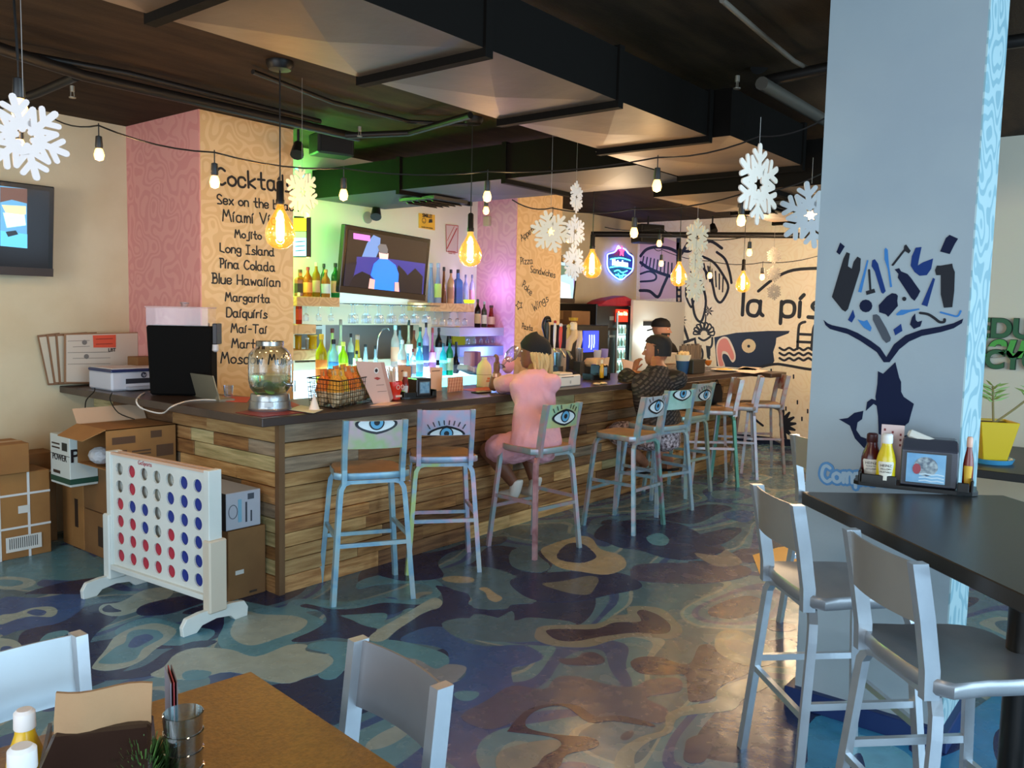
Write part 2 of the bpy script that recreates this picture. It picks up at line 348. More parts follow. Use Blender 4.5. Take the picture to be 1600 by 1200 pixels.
murl([(1395,414),(1413,391)],.008,CH,'painted_razor',False); mur([(1413,384),(1416,382),(1423,392),(1420,396),(1412,391)],CH,'painted_razor')
mur([(1398,421),(1405,419),(1408,424),(1418,428),(1424,435),(1438,455),(1434,463),(1429,470),(1424,466),(1403,434),(1404,428)],NV,'painted_bottle')
mur([(1431,387),(1440,386),(1438,395),(1434,415),(1442,410),(1458,404),(1455,420),(1448,430),(1437,431),(1429,425),(1423,415),(1425,400)],BL,'painted_cup')
mur([(1484,367),(1497,373),(1492,381),(1484,397),(1469,393),(1478,372)],NV,'painted_can')
mur([(1470,415),(1488,412),(1489,418),(1492,425),(1491,455),(1488,480),(1475,481),(1470,460),(1470,430),(1463,430),(1461,422),(1464,415)],CH,'painted_jug')
mur([(1458,434),(1461,436),(1449,479),(1440,476)],BL,'painted_pen')
mur([(1400,459),(1403,462),(1402,470),(1403,478),(1388,495),(1384,491),(1374,488),(1373,477),(1386,463),(1394,458)],NV,'painted_can')
mur([(1353+10*math.cos(a*.5236),478+10*math.sin(a*.5236)) for a in range(12)],NV,'painted_lid'); mur([(1413+3.4*math.cos(a*.785),467+3.4*math.sin(a*.785)) for a in range(8)],CH,'painted_cap')
mur([(1400,491),(1408,484),(1420,484),(1436,482),(1437,484),(1420,488),(1411,492),(1402,493)],SK,'painted_spoon')
mur([(1364,492),(1370,491),(1374,494),(1385,513),(1392,528),(1391,533),(1385,536),(1379,530),(1364,500)],'#4a5058','painted_tube')
mur([(1333,484),(1336,495),(1331,504),(1325,500)],BL,'painted_scrap'); mur([(1340,499),(1350,502),(1355,500),(1362,512),(1360,518),(1350,512),(1345,506)],SK,'painted_bottle')
mur([(1396,515),(1408,506),(1410,517),(1399,524)],BL,'painted_scrap'); mur([(1430,490),(1431,500),(1434,503),(1441,501),(1438,510),(1428,514),(1422,507),(1425,496)],NV,'painted_scrap')
murl([(1438,489),(1450,491),(1460,497),(1468,503),(1475,503),(1476,499)],.010,CH); murl([(1470,488),(1485,492),(1496,494),(1501,486)],.007,SK)
mur([(1287,500),(1293,505),(1300,508),(1323,513),(1340,520),(1360,532),(1375,543),(1385,558),(1397,538),(1415,524),(1440,515),(1470,510),(1490,505),(1505,498),(1503,505),(1490,513),(1470,519),(1440,525),(1420,534),(1405,546),(1390,566),(1381,566),(1370,550),(1345,533),(1325,522),(1297,514),(1290,508)],NV,'painted_book_edge')
mur([(1372,580),(1380,584),(1399,566),(1405,590),(1408,597),(1408,612),(1412,620),(1428,631),(1424,645),(1420,660),(1415,664),(1405,682),(1395,686),(1373,678),(1372,650),(1368,620),(1371,600)],NV,'painted_country')
mur([(1370,680),(1372,697),(1350,700),(1336,685),(1328,665),(1311,655),(1325,653),(1335,645),(1349,642),(1347,655),(1340,660),(1338,672),(1345,682),(1358,687)],NV,'painted_tail')
mur([(1370,634),(1365,631),(1355,640),(1353,642),(1355,628),(1362,623),(1370,626)],NV,'painted_fin')
st,wd=strokes('Complete')
for w,h,t in ((.034,'#4a86b8',.002),(.014,'#9db6c6',.0035)):
    a,b=at(1285,752,0,bx0-.0005),at(1402,757,0,bx0-.0005); ob('script_lettering',letter(G(),'Complete',a,b,(-1,0,0),w,1.35,t),mat(h,.5),bc)

# ---- pool mural on the far wall
XP=XM-.0005; MK=mat('#1d2233',.5)
def wl(pts,w=.045,sm=True,nm='mural_line',m=MK): ob(nm,G().ribbon(cr([at(*p,0,XP) for p in pts]) if sm else [at(*p,0,XP) for p in pts],(-1,0,0),w),m,wm)
def wp(pts,h,nm='mural_shape',sm=False,t=.002):
    P=[at(*p,0,XP) for p in pts]; ob(nm,G().prism(cr(P,True,3) if sm else P,(-1,0,0),t),mat(h,.55),wm)
ob('mural_lettering',letter(G(),'la piscina',at(1160,492,0,XP),at(1400,500,0,XP),(-1,0,0),.05,1.1),MK,wm)
wp([(1000,378),(1040,372),(1062,380),(1058,400),(1062,430),(1056,466),(1000,468)],'#dcbcc2','mural_pink_ground')
wl([(1185,455),(1210,435),(1240,422),(1285,419)],.04)
wl([(1001,400),(1010,390),(1025,386),(1045,388),(1060,395)]); wl([(1001,410),(1012,418),(1030,426),(1048,432)])
for i in range(9): wl([(1006+i*5.5,401+i*1.3),(1003+i*5.8,416+i*1.7)],.022,False)
wl([(1001,428),(1015,424),(1025,430),(1022,438),(1001,440)],.03); wl([(1000,454),(1015,455),(1028,464),(1036,448),(1044,430)],.045)
wl([(1094,385),(1110,377),(1128,388)],.04); wl([(1098,401),(1115,410),(1130,430),(1138,450),(1127,472),(1118,465),(1112,440),(1100,420)],.035)
wl([(1080,425),(1095,440),(1103,470),(1098,498),(1092,502),(1085,490),(1080,460),(1073,440)],.035); wl([(1073,440),(1072,462),(1080,480),(1084,470)],.03)
wl([(1120,394),(1133,405),(1140,425),(1143,442)],.035); wl([(1090,380),(1078,392),(1068,392)],.04); wl([(1080,372),(1070,388),(1062,400)],.05)
for i in range(6): wl([(1100+i*6,412+i*4),(1104+i*5,436+i*4)],.02,False)
wp([(1057,372),(1064,372),(1066,560),(1056,560)],'#1d2233','mural_palm_trunk')
for i in range(16): wp([(1059,395+i*10),(1063,395+i*10),(1062.5,401+i*10),(1059.5,401+i*10)],'#dcc3a0','mural_notch',t=.003)
wl([(1064,500),(1070,515),(1075,530)],.04); wp([(1060,535),(1087,527),(1087,531),(1062,540)],'#1d2233')
for cx,cy,r in ((1107,486,9),(1066,500,8)):
    for k in range(7):
        a=k*.9; wp([(cx,cy),(cx+r*.5*math.cos(a-.3),cy+r*.5*math.sin(a-.3)),(cx+r*math.cos(a),cy+r*math.sin(a)),(cx+r*.5*math.cos(a+.3),cy+r*.5*math.sin(a+.3))],'#1d2233','mural_leaf')
wl([(1103,492),(1102,508)],.02)
for k in range(8): 
    a=math.pi*(1+k/7); wl([(1100+6*math.cos(a),522+6*math.sin(a)),(1100+16*math.cos(a-.15),520+16*math.sin(a-.15)),(1100+15*math.cos(a+.22),521+15*math.sin(a+.22)),(1100+6*math.cos(a),522+6*math.sin(a))],.022)
wl([(1086,530),(1088,540),(1096,545),(1098,555),(1095,568)],.03); wl([(1113,528),(1112,540),(1106,548),(1108,560)],.03); wl([(1092,528),(1100,532),(1110,526)],.03)
wp([(1103,540),(1110,541),(1110,556),(1105,560)],'#1d2233')
wp([(1116,527),(1150,520),(1200,517),(1234,517),(1232,521),(1213,528),(1212,538),(1208,550),(1210,564),(1205,572),(1160,575),(1120,572)],'#1d2f50','mural_pool_water')
wp([(1133,571),(1131,575),(1124,575),(1121,565),(1119,545),(1122,532),(1130,526),(1138,528),(1144,538),(1149,552),(1149,562),(1144,566),(1137,555),(1130,553),(1129,560)],'#efe2d8','mural_flamingo_edge',True,.003)
wp([(1131,570),(1125,572),(1122.5,563),(1121,546),(1124,534),(1130,529),(1136,530),(1141,539),(1146,551),(1147,560),(1143,562),(1137,551),(1129,549),(1128,560)],'#e79490','mural_flamingo',True,.005)
wp([(1170+11*math.cos(a*.4),540.5+11*math.sin(a*.4)) for a in range(16)],'#e2cfae','mural_disc',t=.003); wp([(1170+2.4*math.cos(a*.785),541+2.4*math.sin(a*.785)) for a in range(8)],'#1d2233','mural_disc_centre',t=.005)
wl([(1120,577),(1150,578),(1180,575),(1210,569),(1230,571),(1265,577),(1285,576)],.035)
for k in range(3): wl([(1218+i*7.5,545+k*8+(2.2 if i%2 else -1.5)) for i in range(9)],.03)
wl([(1246,545),(1248,512),(1252,505),(1258,503)],.035); wl([(1268,545),(1271,514),(1276,506),(1284,505)],.035); wl([(1248,522),(1269,523)],.035,False); wl([(1246,534),(1268,535)],.035,False)
for x,y in ((1205,577),(1240,586),(1270,590),(1216,600),(1246,626),(1262,640),(1228,636),(1253,652),(1240,690)): wl([(x,y),(x,y+5)],.02,False)
for k in range(7):
    a=-1.35+k*.42; cx,cy=1219,664; wl([(cx,cy),(cx+14*math.cos(a-.13),cy+14*math.sin(a-.13)),(cx+24*math.cos(a),cy+24*math.sin(a)),(cx+14*math.cos(a+.13),cy+14*math.sin(a+.13)),(cx,cy)],.03,False)
wl([(1170,640),(1180,655),(1192,665)],.03)
ob('door_2',G().box(at(989,500,1,5.62).x,5.62,0,10.94,5.66,at(1000,469,1,5.62).z).bev(.004),mat('#d3cfc8',.5),kind='structure')
# light door panel beside the fridges and its little black sign
ob('door_1',G().box(10.33,YW-.05,0,10.94,YW,1.90).bev(.004),mat('#cfcac0',.5),kind='structure')
ds=th('door_sign','small black nameplate on the pale door beside the fridge','sign',(10.4,5.61,1.62))
ob('plate',G().box(at(1006,505,1,5.61).x,5.609,at(1014,509,1,5.61).z,at(1022,505,1,5.61).x,5.619,at(1014,502,1,5.61).z),mat('#17171a',.4),ds,w=True)

# ---- floor blobs
NAV,MID,SLT,TEA,PAL,BEI,PUR,BRN,BRT='#20305f','#36609e','#54788c','#5f9ab0','#a6bab6','#b3ab90','#484a6c','#302c4c','#3f8fba'
blobs=[
(TEA,[(0,880),(60,862),(105,852),(160,880),(150,905),(60,905),(0,900)]),(MID,[(0,936),(60,934),(125,926),(132,945),(110,965),(75,978),(30,985),(0,990)]),
(PAL,[(0,902),(40,903),(56,910),(40,919),(0,920)]),(TEA,[(0,906),(30,907),(36,912),(20,916),(0,915)]),(NAV,[(40,927),(90,912),(145,903),(175,902),(140,922),(125,928),(60,928)]),
(PAL,[(0,962),(25,958),(50,950),(80,948),(90,955),(80,964),(50,963),(25,968),(0,976)]),(MID,[(42,957),(55,952),(72,955),(68,961),(55,962)]),
(NAV,[(28,1003),(40,985),(90,975),(140,972),(185,962),(150,990),(140,1010),(150,1025),(110,1022),(60,1020),(35,1015)]),(TEA,[(62,1002),(75,990),(100,985),(108,989),(95,997),(90,1007),(75,1009)]),
(PAL,[(-10,1000),(10,998),(28,1003),(35,1015),(22,1032),(-10,1036)]),(MID,[(2,1012),(15,1010),(27,1018),(18,1026),(2,1024)]),
(PAL,[(155,955),(160,945),(190,940),(225,922),(262,918),(270,928),(245,945),(215,955),(190,962),(170,962)]),(NAV,[(160,951),(170,945),(178,950),(190,955),(175,957),(163,956)]),
(NAV,[(213,955),(225,945),(260,936),(300,930),(322,938),(300,948),(260,960),(222,962)]),(NAV,[(300,978),(352,950),(376,955),(370,980),(330,1000),(290,1010),(246,1014),(240,1008),(280,993)]),
(TEA,[(180,985),(230,965),(290,978),(334,985),(325,1000),(290,1008),(250,1008),(200,1000)]),
(PAL,[(145,1040),(165,1015),(180,995),(210,980),(245,974),(275,984),(265,1000),(242,1015),(225,1030),(200,1042),(170,1048),(148,1046)]),(TEA,[(155,1033),(180,1012),(195,1004),(200,990),(215,984),(245,985),(255,995),(235,1007),(222,1015),(212,1030),(185,1037),(160,1037)]),(MID,[(200,1010),(210,996),(230,991),(240,997),(225,1006),(212,1012)]),
(NAV,[(145,1056),(190,1050),(222,1042),(243,1030),(260,1018),(300,1003),(340,1002),(300,1020),(276,1032),(252,1048),(225,1058),(150,1064)]),
(TEA,[(352,935),(385,940),(440,950),(455,938),(490,936),(540,940),(590,934),(640,938),(676,926),(660,912),(600,913),(560,920),(562,908),(600,898),(660,900),(690,912),(688,930),(660,948),(600,950),(540,956),(500,954),(478,957),(505,970),(495,988),(450,1010),(400,1026),(355,1018),(340,1000),(350,975)]),
(PAL,[(368,968),(380,955),(410,960),(455,962),(480,970),(470,984),(440,995),(400,1008),(375,1005),(360,990)]),
(PAL,[(236,1056),(256,1042),(275,1022),(310,1012),(360,1015),(400,1026),(450,1008),(480,1008),(478,1017),(515,1025),(520,1042),(480,1058),(440,1068),(360,1050),(300,1062)]),(TEA,[(285,1053),(300,1047),(330,1050),(320,1060),(290,1062)]),
(NAV,[(470,948),(480,944),(520,952),(560,950),(600,942),(650,945),(675,942),(660,952),(640,950),(620,958),(600,965),(580,997),(560,1001),(520,996),(480,1003),(455,1001),(490,985),(510,970),(500,955)]),
(TEA,[(532,962),(560,960),(600,958),(605,965),(600,972),(612,975),(600,983),(570,978),(548,968)]),
(NAV,[(608,998),(640,970),(670,955),(691,945),(690,928),(682,915),(725,925),(735,935),(733,945),(768,955),(765,965),(710,968),(690,980),(650,992),(625,1002)]),
(MID,[(625,1000),(660,982),(690,980),(712,990),(725,1002),(760,1010),(800,1008),(825,1010),(847,1023),(845,1031),(820,1040),(800,1045),(805,1072),(835,1080),(800,1100),(760,1130),(700,1100),(690,1077),(720,1062),(727,1048),(700,1038),(700,1020),(680,1010)]),
(TEA,[(480,1012),(500,1002),(560,1004),(610,1000),(660,1010),(695,1022),(702,1035),(690,1048),(670,1046),(640,1034),(600,1027),(560,1024),(525,1060),(497,1056),(520,1036),(515,1022)]),
(PAL,[(577,995),(600,978),(615,970),(640,955),(665,940),(680,934),(691,940),(686,950),(665,956),(640,972),(620,985),(600,1001),(582,1002)]),
('#8f98a3',[(612,1028),(650,1030),(680,1045),(700,1038),(726,1041),(727,1050),(710,1066),(690,1075),(650,1050)]),(TEA,[(709,1085),(720,1080),(745,1081),(748,1087),(735,1095),(718,1094)]),
(SLT,[(675,895),(700,918),(735,930),(740,950),(788,952),(800,945),(838,940),(830,915),(780,890),(720,885)]),(BEI,[(692,903),(710,900),(738,903),(738,910),(715,911),(695,908)]),(BEI,[(748,920),(760,918),(775,928),(785,935),(775,941),(763,936),(758,926)]),
(SLT,[(690,975),(720,966),(770,968),(800,955),(800,975),(760,990),(742,1000),(713,996)]),
(NAV,[(800,905),(850,895),(930,893),(975,897),(1000,910),(998,920),(950,930),(900,940),(840,939),(805,922)]),('#6d7271',[(847,912),(880,908),(920,900),(935,905),(930,918),(920,929),(895,928),(865,920)]),
(SLT,[(740,960),(800,970),(830,965),(900,975),(850,1000),(780,1003),(735,995)]),
('#8a8c85',[(836,990),(850,978),(930,975),(960,962),(980,960),(980,950),(1000,947),(1035,952),(1058,972),(1066,987),(1050,998),(1000,995),(960,1000),(920,1011),(870,1010),(840,1001)]),
(BRN,[(853,987),(870,983),(930,983),(960,973),(998,972),(1000,965),(995,957),(1005,953),(1028,961),(1046,975),(1046,987),(1030,991),(990,989),(940,995),(900,1002),(870,1000)]),
(PUR,[(874,1030),(900,1028),(912,1020),(930,1020),(945,1030),(938,1038),(910,1040),(882,1038)]),
('#3a3a5c',[(985,1036),(1000,1027),(1030,1027),(1062,1037),(1080,1035),(1092,1010),(1110,1008),(1130,1020),(1170,1033),(1172,1050),(1140,1065),(1120,1078),(1116,1090),(1080,1097),(1074,1080),(1070,1055),(1040,1055),(1000,1052)]),
('#535a78',[(800,1072),(850,1077),(868,1060),(900,1057),(950,1070),(990,1073),(1015,1062),(1060,1060),(1062,1080),(1010,1090),(1042,1108),(1040,1126),(1020,1130),(980,1120),(930,1122),(905,1106),(880,1101),(840,1108),(800,1130),(760,1140),(720,1120),(760,1095)]),
('#352f50',[(795,1140),(820,1112),(855,1101),(900,1102),(932,1120),(965,1118),(1008,1127),(1022,1136),(960,1127),(920,1129),(885,1105),(850,1106),(825,1120),(825,1138),(870,1148),(920,1152),(936,1160),(926,1170),(885,1180),(872,1200),(832,1202),(838,1186),(876,1166),(862,1152),(800,1144)]),
('#8f8f8a',[(780,1176),(820,1162),(850,1157),(874,1158),(872,1170),(850,1182),(832,1200),(780,1204)]),
('#8e938c',[(962,1204),(966,1175),(1000,1152),(1038,1140),(1042,1116),(1080,1102),(1118,1096),(1122,1078),(1160,1062),(1200,1056),(1205,1070),(1162,1092),(1142,1110),(1064,1120),(1048,1145),(1012,1160),(992,1180),(990,1204)]),
(PUR,[(1068,1186),(1070,1170),(1075,1155),(1100,1147),(1122,1148),(1118,1156),(1112,1170),(1100,1190),(1080,1193)]),
(NAV,[(1160,1184),(1175,1168),(1220,1165),(1262,1168),(1268,1210),(1165,1210)]),('#8f9388',[(1122,990),(1150,985),(1185,1000),(1208,1016),(1214,1030),(1200,1040),(1165,1040),(1120,1018)]),('#6b7684',[(1130,1003),(1150,1000),(1175,1008),(1192,1018),(1195,1028),(1175,1030),(1145,1018)]),
(PUR,[(1192,970),(1215,970),(1242,978),(1236,986),(1205,985)]),(PUR,[(985,898),(1000,882),(1100,880),(1165,885),(1168,900),(1100,912),(1000,908)]),
(NAV,[(928,838),(945,820),(1000,812),(1060,818),(1100,838),(1132,857),(1120,866),(1080,875),(1040,872),(1000,860),(970,856),(950,848)]),(TEA,[(1010,840),(1030,833),(1045,842),(1040,852),(1020,851)]),
(BEI,[(845,862),(860,851),(905,838),(925,842),(938,858),(970,868),(978,885),(950,898),(905,893),(870,885)]),(NAV,[(870,872),(885,851),(910,850),(930,866),(928,874),(905,880)]),
(SLT,[(800,860),(840,850),(870,832),(900,838),(860,850),(840,865),(860,885),(840,895),(800,885)]),(NAV,[(590,895),(640,878),(670,865),(700,858),(740,845),(790,838),(782,850),(735,856),(702,864),(684,880),(692,902),(640,908),(615,905)]),
(PUR,[(1140,870),(1158,858),(1190,860),(1200,870),(1170,880)]),(MID,[(1130,803),(1160,797),(1178,805),(1165,816),(1140,810)]),('#8f8a83',[(1085,865),(1120,868),(1135,860),(1160,880),(1120,885)]),
(BRT,[(1262,1190),(1275,1120),(1400,1118),(1440,1158),(1600,1060),(1640,1100),(1640,1230),(1262,1230)]),('#7ab4c8',[(1330,1150),(1380,1160),(1420,1180),(1430,1210),(1330,1210)]),(NAV,[(1552,1170),(1560,1140),(1600,1142),(1640,1150),(1640,1210),(1570,1200)]),(NAV,[(1330,1186),(1345,1178),(1352,1210),(1328,1210)]),  # the bright blues here have window daylight put into their colour
(NAV,[(1420,1172),(1440,1150),(1500,1150),(1510,1165),(1460,1185)]),
]
for i,(h,P) in enumerate(blobs):
    q=cr([at(x,y,2,0) for x,y in P],True,4); z=.0003+i*.00002
    ob('painted_blob',G().prism([V((p.x,p.y,.0001)) for p in q],(0,0,1),z),mat_paint(h),floor)

ob('floor_decal',G().prism([V((p.x,p.y,.0021)) for p in [at(x,y,2,0) for x,y in ((1176,868),(1215,856),(1262,850),(1290,880),(1270,900),(1188,900))]],(0,0,1),.001),mat('#e8a818',.4),None,False,'vivid yellow decal on the floor behind the aluminium stool, by the blue column','decal')
# ================================================================== AIR DUCTS AND CEILING GEAR
m_ceil.node_tree.nodes['Principled BSDF'].inputs['Specular IOR Level'].default_value=.12
m_duct_shaded=mat('#0e0b08',.75,0,None,(12,.1)); m_dund=mat('#7a6048',.5,.1,(2,'#64503f'),(10,.1))  # undersides carry bulb light in their brown, sides carry shade in their black
m_duct_shaded.node_tree.nodes['Principled BSDF'].inputs['Specular IOR Level'].default_value=.08
def duct(name,label,x0,y0,z0,x1,y1,z1,segs,axis,mu=m_dund,ms=m_duct_shaded):
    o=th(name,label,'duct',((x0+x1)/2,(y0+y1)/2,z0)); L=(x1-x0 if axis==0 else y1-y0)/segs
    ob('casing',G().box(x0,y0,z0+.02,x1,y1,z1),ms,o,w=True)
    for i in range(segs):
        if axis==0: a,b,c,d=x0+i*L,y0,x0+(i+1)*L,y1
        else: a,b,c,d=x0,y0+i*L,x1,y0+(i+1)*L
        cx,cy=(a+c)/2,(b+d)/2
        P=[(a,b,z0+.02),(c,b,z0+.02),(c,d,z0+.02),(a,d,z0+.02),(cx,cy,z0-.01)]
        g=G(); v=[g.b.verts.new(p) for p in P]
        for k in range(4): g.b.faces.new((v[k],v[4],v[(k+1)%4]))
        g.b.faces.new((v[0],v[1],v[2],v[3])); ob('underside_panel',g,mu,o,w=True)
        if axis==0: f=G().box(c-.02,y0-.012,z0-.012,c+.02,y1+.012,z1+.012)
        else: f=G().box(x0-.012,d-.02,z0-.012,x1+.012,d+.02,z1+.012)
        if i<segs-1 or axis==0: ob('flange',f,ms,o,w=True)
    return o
# main duct: seams as in the photo at x ~ 2.3, 2.95, 4.08
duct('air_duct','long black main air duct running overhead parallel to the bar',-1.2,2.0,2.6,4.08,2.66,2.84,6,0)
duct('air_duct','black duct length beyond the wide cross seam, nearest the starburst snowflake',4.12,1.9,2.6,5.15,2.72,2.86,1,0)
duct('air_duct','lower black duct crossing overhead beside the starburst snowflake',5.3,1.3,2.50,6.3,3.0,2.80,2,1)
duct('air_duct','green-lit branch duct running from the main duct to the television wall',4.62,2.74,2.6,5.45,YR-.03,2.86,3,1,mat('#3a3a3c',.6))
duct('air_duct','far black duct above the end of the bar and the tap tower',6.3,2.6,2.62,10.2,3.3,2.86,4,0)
for i,(x,y,z,l) in enumerate(((5.05,4.9,2.585,'square air diffuser under the green-lit branch duct'),(5.9,2.35,2.48,'square air diffuser under the lower crossing duct'))):
    o=th('ceiling_vent',l,'vent',(x,y,z)); 
    ob('frame',G().box(-.2,-.2,-.015,.2,.2,.015).bev(.004),mat('#2a2522',.5),o)
    for k in range(5): ob('slat',G().bx((0,-.14+k*.07,-.02),(.34,.045,.006),Matrix.Rotation(.5,3,'X')),mat('#14110f',.5),o)
m_pipe=mat('#1a1613',.5,.3)
def pipe(label,pts,r,name='conduit_pipe',m=m_pipe,cat='pipe'): 
    p=[V(q) for q in pts]; o=ob(name,G().tube(p,r,10),m,None,True,label,cat); return o
def cz(x,y,z): return at(x,y,2,z)
pipe('black sprinkler pipe under the ceiling above the cocktail menu column',[cz(-30,66,2.93),cz(130,118,2.93),cz(560,215,2.93)],.03)
pipe('thinner black conduit beside the sprinkler pipe over the left wall',[cz(-30,72,2.98),cz(200,115,2.98),cz(500,190,2.98)],.018)
pipe('black conduit crossing the green-lit ceiling patch',[cz(395,112,3.0),cz(520,160,3.0),cz(640,190,3.0),cz(730,195,2.99)],.014)
pipe('black sprinkler branch pipe at the top left near the hanging bulb',[cz(0,165,2.9),cz(60,145,2.9),cz(118,120,2.92)],.025)
pipe('bundle conduit running from the speaker box to the branch duct',[cz(540,212,2.9),cz(640,208,2.93),cz(735,180,2.93)],.022)
pipe('long grey pipe at the upper right above the snowflakes',[cz(1190,130,2.9),cz(1292,190,2.9)],.035,m=mat('#5a554c',.45,.4))
pipe('thin pale conduit bending at the upper right of the dark ceiling',[cz(1128,0,2.98),cz(1180,45,2.98),cz(1240,95,2.98),cz(1262,107,2.98)],.012,m=mat('#6b6256',.5,.2))
pipe('black pipe passing behind the top of the blue column',[cz(1190,128,2.95),cz(1300,105,2.95),cz(1620,60,2.95)],.03)
pipe('black track rail in front of the pool mural',[(8.9,5.9,2.68),(10.4,3.2,2.68)],.035)
# flat ceiling-mounted bar at upper left
ob('ceiling_bracket',G().seg(cz(312,25,2.98),cz(430,-20,2.98),.09,.05),m_pipe,label='flat black ceiling bracket bar at the top left',cat='bracket')
# speakers, spotlights, detectors
def speaker(label,c,sz,rz,h='#17130f'):
    o=th('loudspeaker',label,'speaker',c,rz); ob('cabinet',G().bx((0,0,0),sz).bev(.01),mat(h,.5),o); ob('grille',G().bx((0,-sz[1]/2-.004,0),(sz[0]*.85,.008,sz[2]*.85)),mat('#0b0b0b',.8),o); ob('hanger',G().cyl((0,0,sz[2]/2),(0,0,sz[2]/2+.12),.012),m_pipe,o); return o
speaker('black speaker hanging in front of the green-lit wall',dp(518,228,6.6),(.30,.2,.16),-.3)
speaker('black box speaker above the neon beer sign',dp(1012,366,11.2),(.36,.26,.24),-.5)
speaker('large dark speaker beside the top of the blue column',dp(1222,225,5.4) if False else V((6.5,1.9,2.62)),(.1,.1,.1),0) if False else None
def spot(label,p):
    o=th('track_spotlight',label,'spotlight',p); ob('stem',G().cyl((0,0,.02),(0,0,.14),.01),m_pipe,o); ob('head',G().tube([(0,0,.03),(-.05,-.05,-.06)],[.035,.05],12),m_pipe,o,True); return o
spot('small black spotlight against the green wall beside the cocktail column',dp(466,232,6.3)); spot('black track spotlight above the painted palm',dp(1113,355,11)); spot('small round black camera on the wall above the television',at(588,330,1,YR-.1))
spot('black spotlight with a glint at the upper right of the dark ceiling',dp(1180,92,4.6))
def sprink(label,p):
    o=th('sprinkler_head',label,'sprinkler',p); ob('body',G().cyl((0,0,0),(0,0,.03),.012),mat('#b8b0a0',.3,.8),o); ob('deflector',G().cyl((0,0,-.035),(0,0,-.03),.018),mat('#b8b0a0',.3,.8),o); ob('yoke',G().seg((-.01,0,-.03),(-.008,0,.0),.004).seg((.01,0,-.03),(.008,0,.0),.004),mat('#b8b0a0',.3,.8),o); return o
sprink('pale sprinkler head under the pipe left of the pink column',cz(113,143,2.86)); sprink('pale sprinkler head beside the speaker over the bar recess',cz(562,205,2.87)); sprink('pale sprinkler head under the dark duct at upper right',cz(1152,128,2.88))
# ================================================================== BAR
PX0,PY0,PX1=2.947,4.076,9.32; CT=1.085; CB=1.035
bar=th('bar_counter','long L-shaped bar clad in reclaimed wood planks under a dark top','bar',(PX0,PY0,0))
ob('core',G().box(PX0+.03,PY0+.03,0,PX1,PY0+.12,CB).box(PX0+.03,PY0+.1,0,PX0+.12,YW-.012,CB).box(PX1-.09,PY0+.12,0,PX1,PY0+.5,CB),mat('#120b08',.8),bar,w=True)
mc=mat('#4a3a32',.32,0,(1.5,'#3a2e29',.3,3,3),(30,.04))
ob('countertop',G().prism([(2.726,YW-.012,CB),(2.726,3.924,CB),(9.02,3.79,CB),(8.93,3.52,CB),(9.33,3.50,CB),(9.40,4.62,CB),(3.36,4.62,CB),(3.26,5.40,CB),(3.22,YW-.012,CB)],(0,0,1),CT-CB).bev(.004),mc,bar,w=True)
PM=[mat(a,.62,0,(3.2,b,1.2,1.2,14),(16,.5),rnd=.28) for a,b in (('#d0a068','#a06e3e'),('#bd8a52','#8a5c34'),('#deb478','#b98a52'),('#946a44','#6a472c'),('#a08c72','#7c6c58'),('#ccbb88','#a09262'))]
PW=(5,5,4,3,1.3,.7); PWS=(2,3,3,2,2,3)
def pm(short): return random.choices(PM,PWS if short else PW)[0]
rows=[0]
while rows[-1]<CB-.07: rows.append(rows[-1]+random.choice((.085,.095,.105,.08)))
rows[-1]=CB-.002
pmesh={}
def plank(a,b,z0,z1,face,short):
    t=random.choice((.028,.032,.036,.025)); L=b-a-.003; h=z1-z0-.005
    key=(round(L,1),round(h,3),t,face)
    g=G().box(0,-t,0,L,0,h) if face=='y' else G().box(-t,0,0,0,L,h)
    g.b.normal_update(); bmesh.ops.bevel(g.b,geom=list(g.b.edges),offset=.002,segments=1,affect='EDGES')
    o=bpy.data.objects.new('plank',mesh_of('plank',g,pm(short))); COL.objects.link(o); o.parent=bar
    o.location=((a-PX0,.03,z0) if face=='y' else (.03,a-PY0,z0))
for i in range(len(rows)-1):
    x=PX0
    while x<PX1-.01:
        l=random.uniform(.35,1.35); e=PX1 if PX1-(x+l)<.3 else x+l
        plank(x,e,rows[i],rows[i+1],'y',False); x=e
    y=PY0+.002
    while y<YW-.06:
        l=random.uniform(.25,.95); e=YW-.05 if YW-.05-(y+l)<.25 else y+l
        plank(y,e,rows[i],rows[i+1],'x',True); y=e
ob('corner_trim',G().box(PX0-.01,PY0-.01,0,PX0+.03,PY0+.03,CB-.001),mat('#7d5c3a',.6,0,(6,'#5d4128',1,1,.2),None),bar,w=True)
# back counter and wells behind the bar (mostly hidden)
bk=th('back_counter','pale stainless back counter under the bottle shelves behind the bar','counter',(5.4,5.6,0))
ob('cabinet',G().box(4.06,5.38,0,6.79,YR-.005,.9),mat('#b9bcc0',.35,.5),bk,w=True); ob('worktop',G().box(4.06,5.34,.9,6.79,YR-.005,.94).bev(.003),mat('#c9ced4',.25,.6),bk,w=True)
bk2=th('prep_counter','dark prep counter behind the bar below the beer tap tower','counter',(7.9,5.0,0))
ob('cabinet',G().box(7.0,5.0,0,8.9,5.39,.86),mat('#26262a',.5),bk2,w=True); ob('worktop',G().box(7.0,4.97,.86,8.92,5.41,.9).bev(.003),mat('#8c8f92',.3,.6),bk2,w=True)

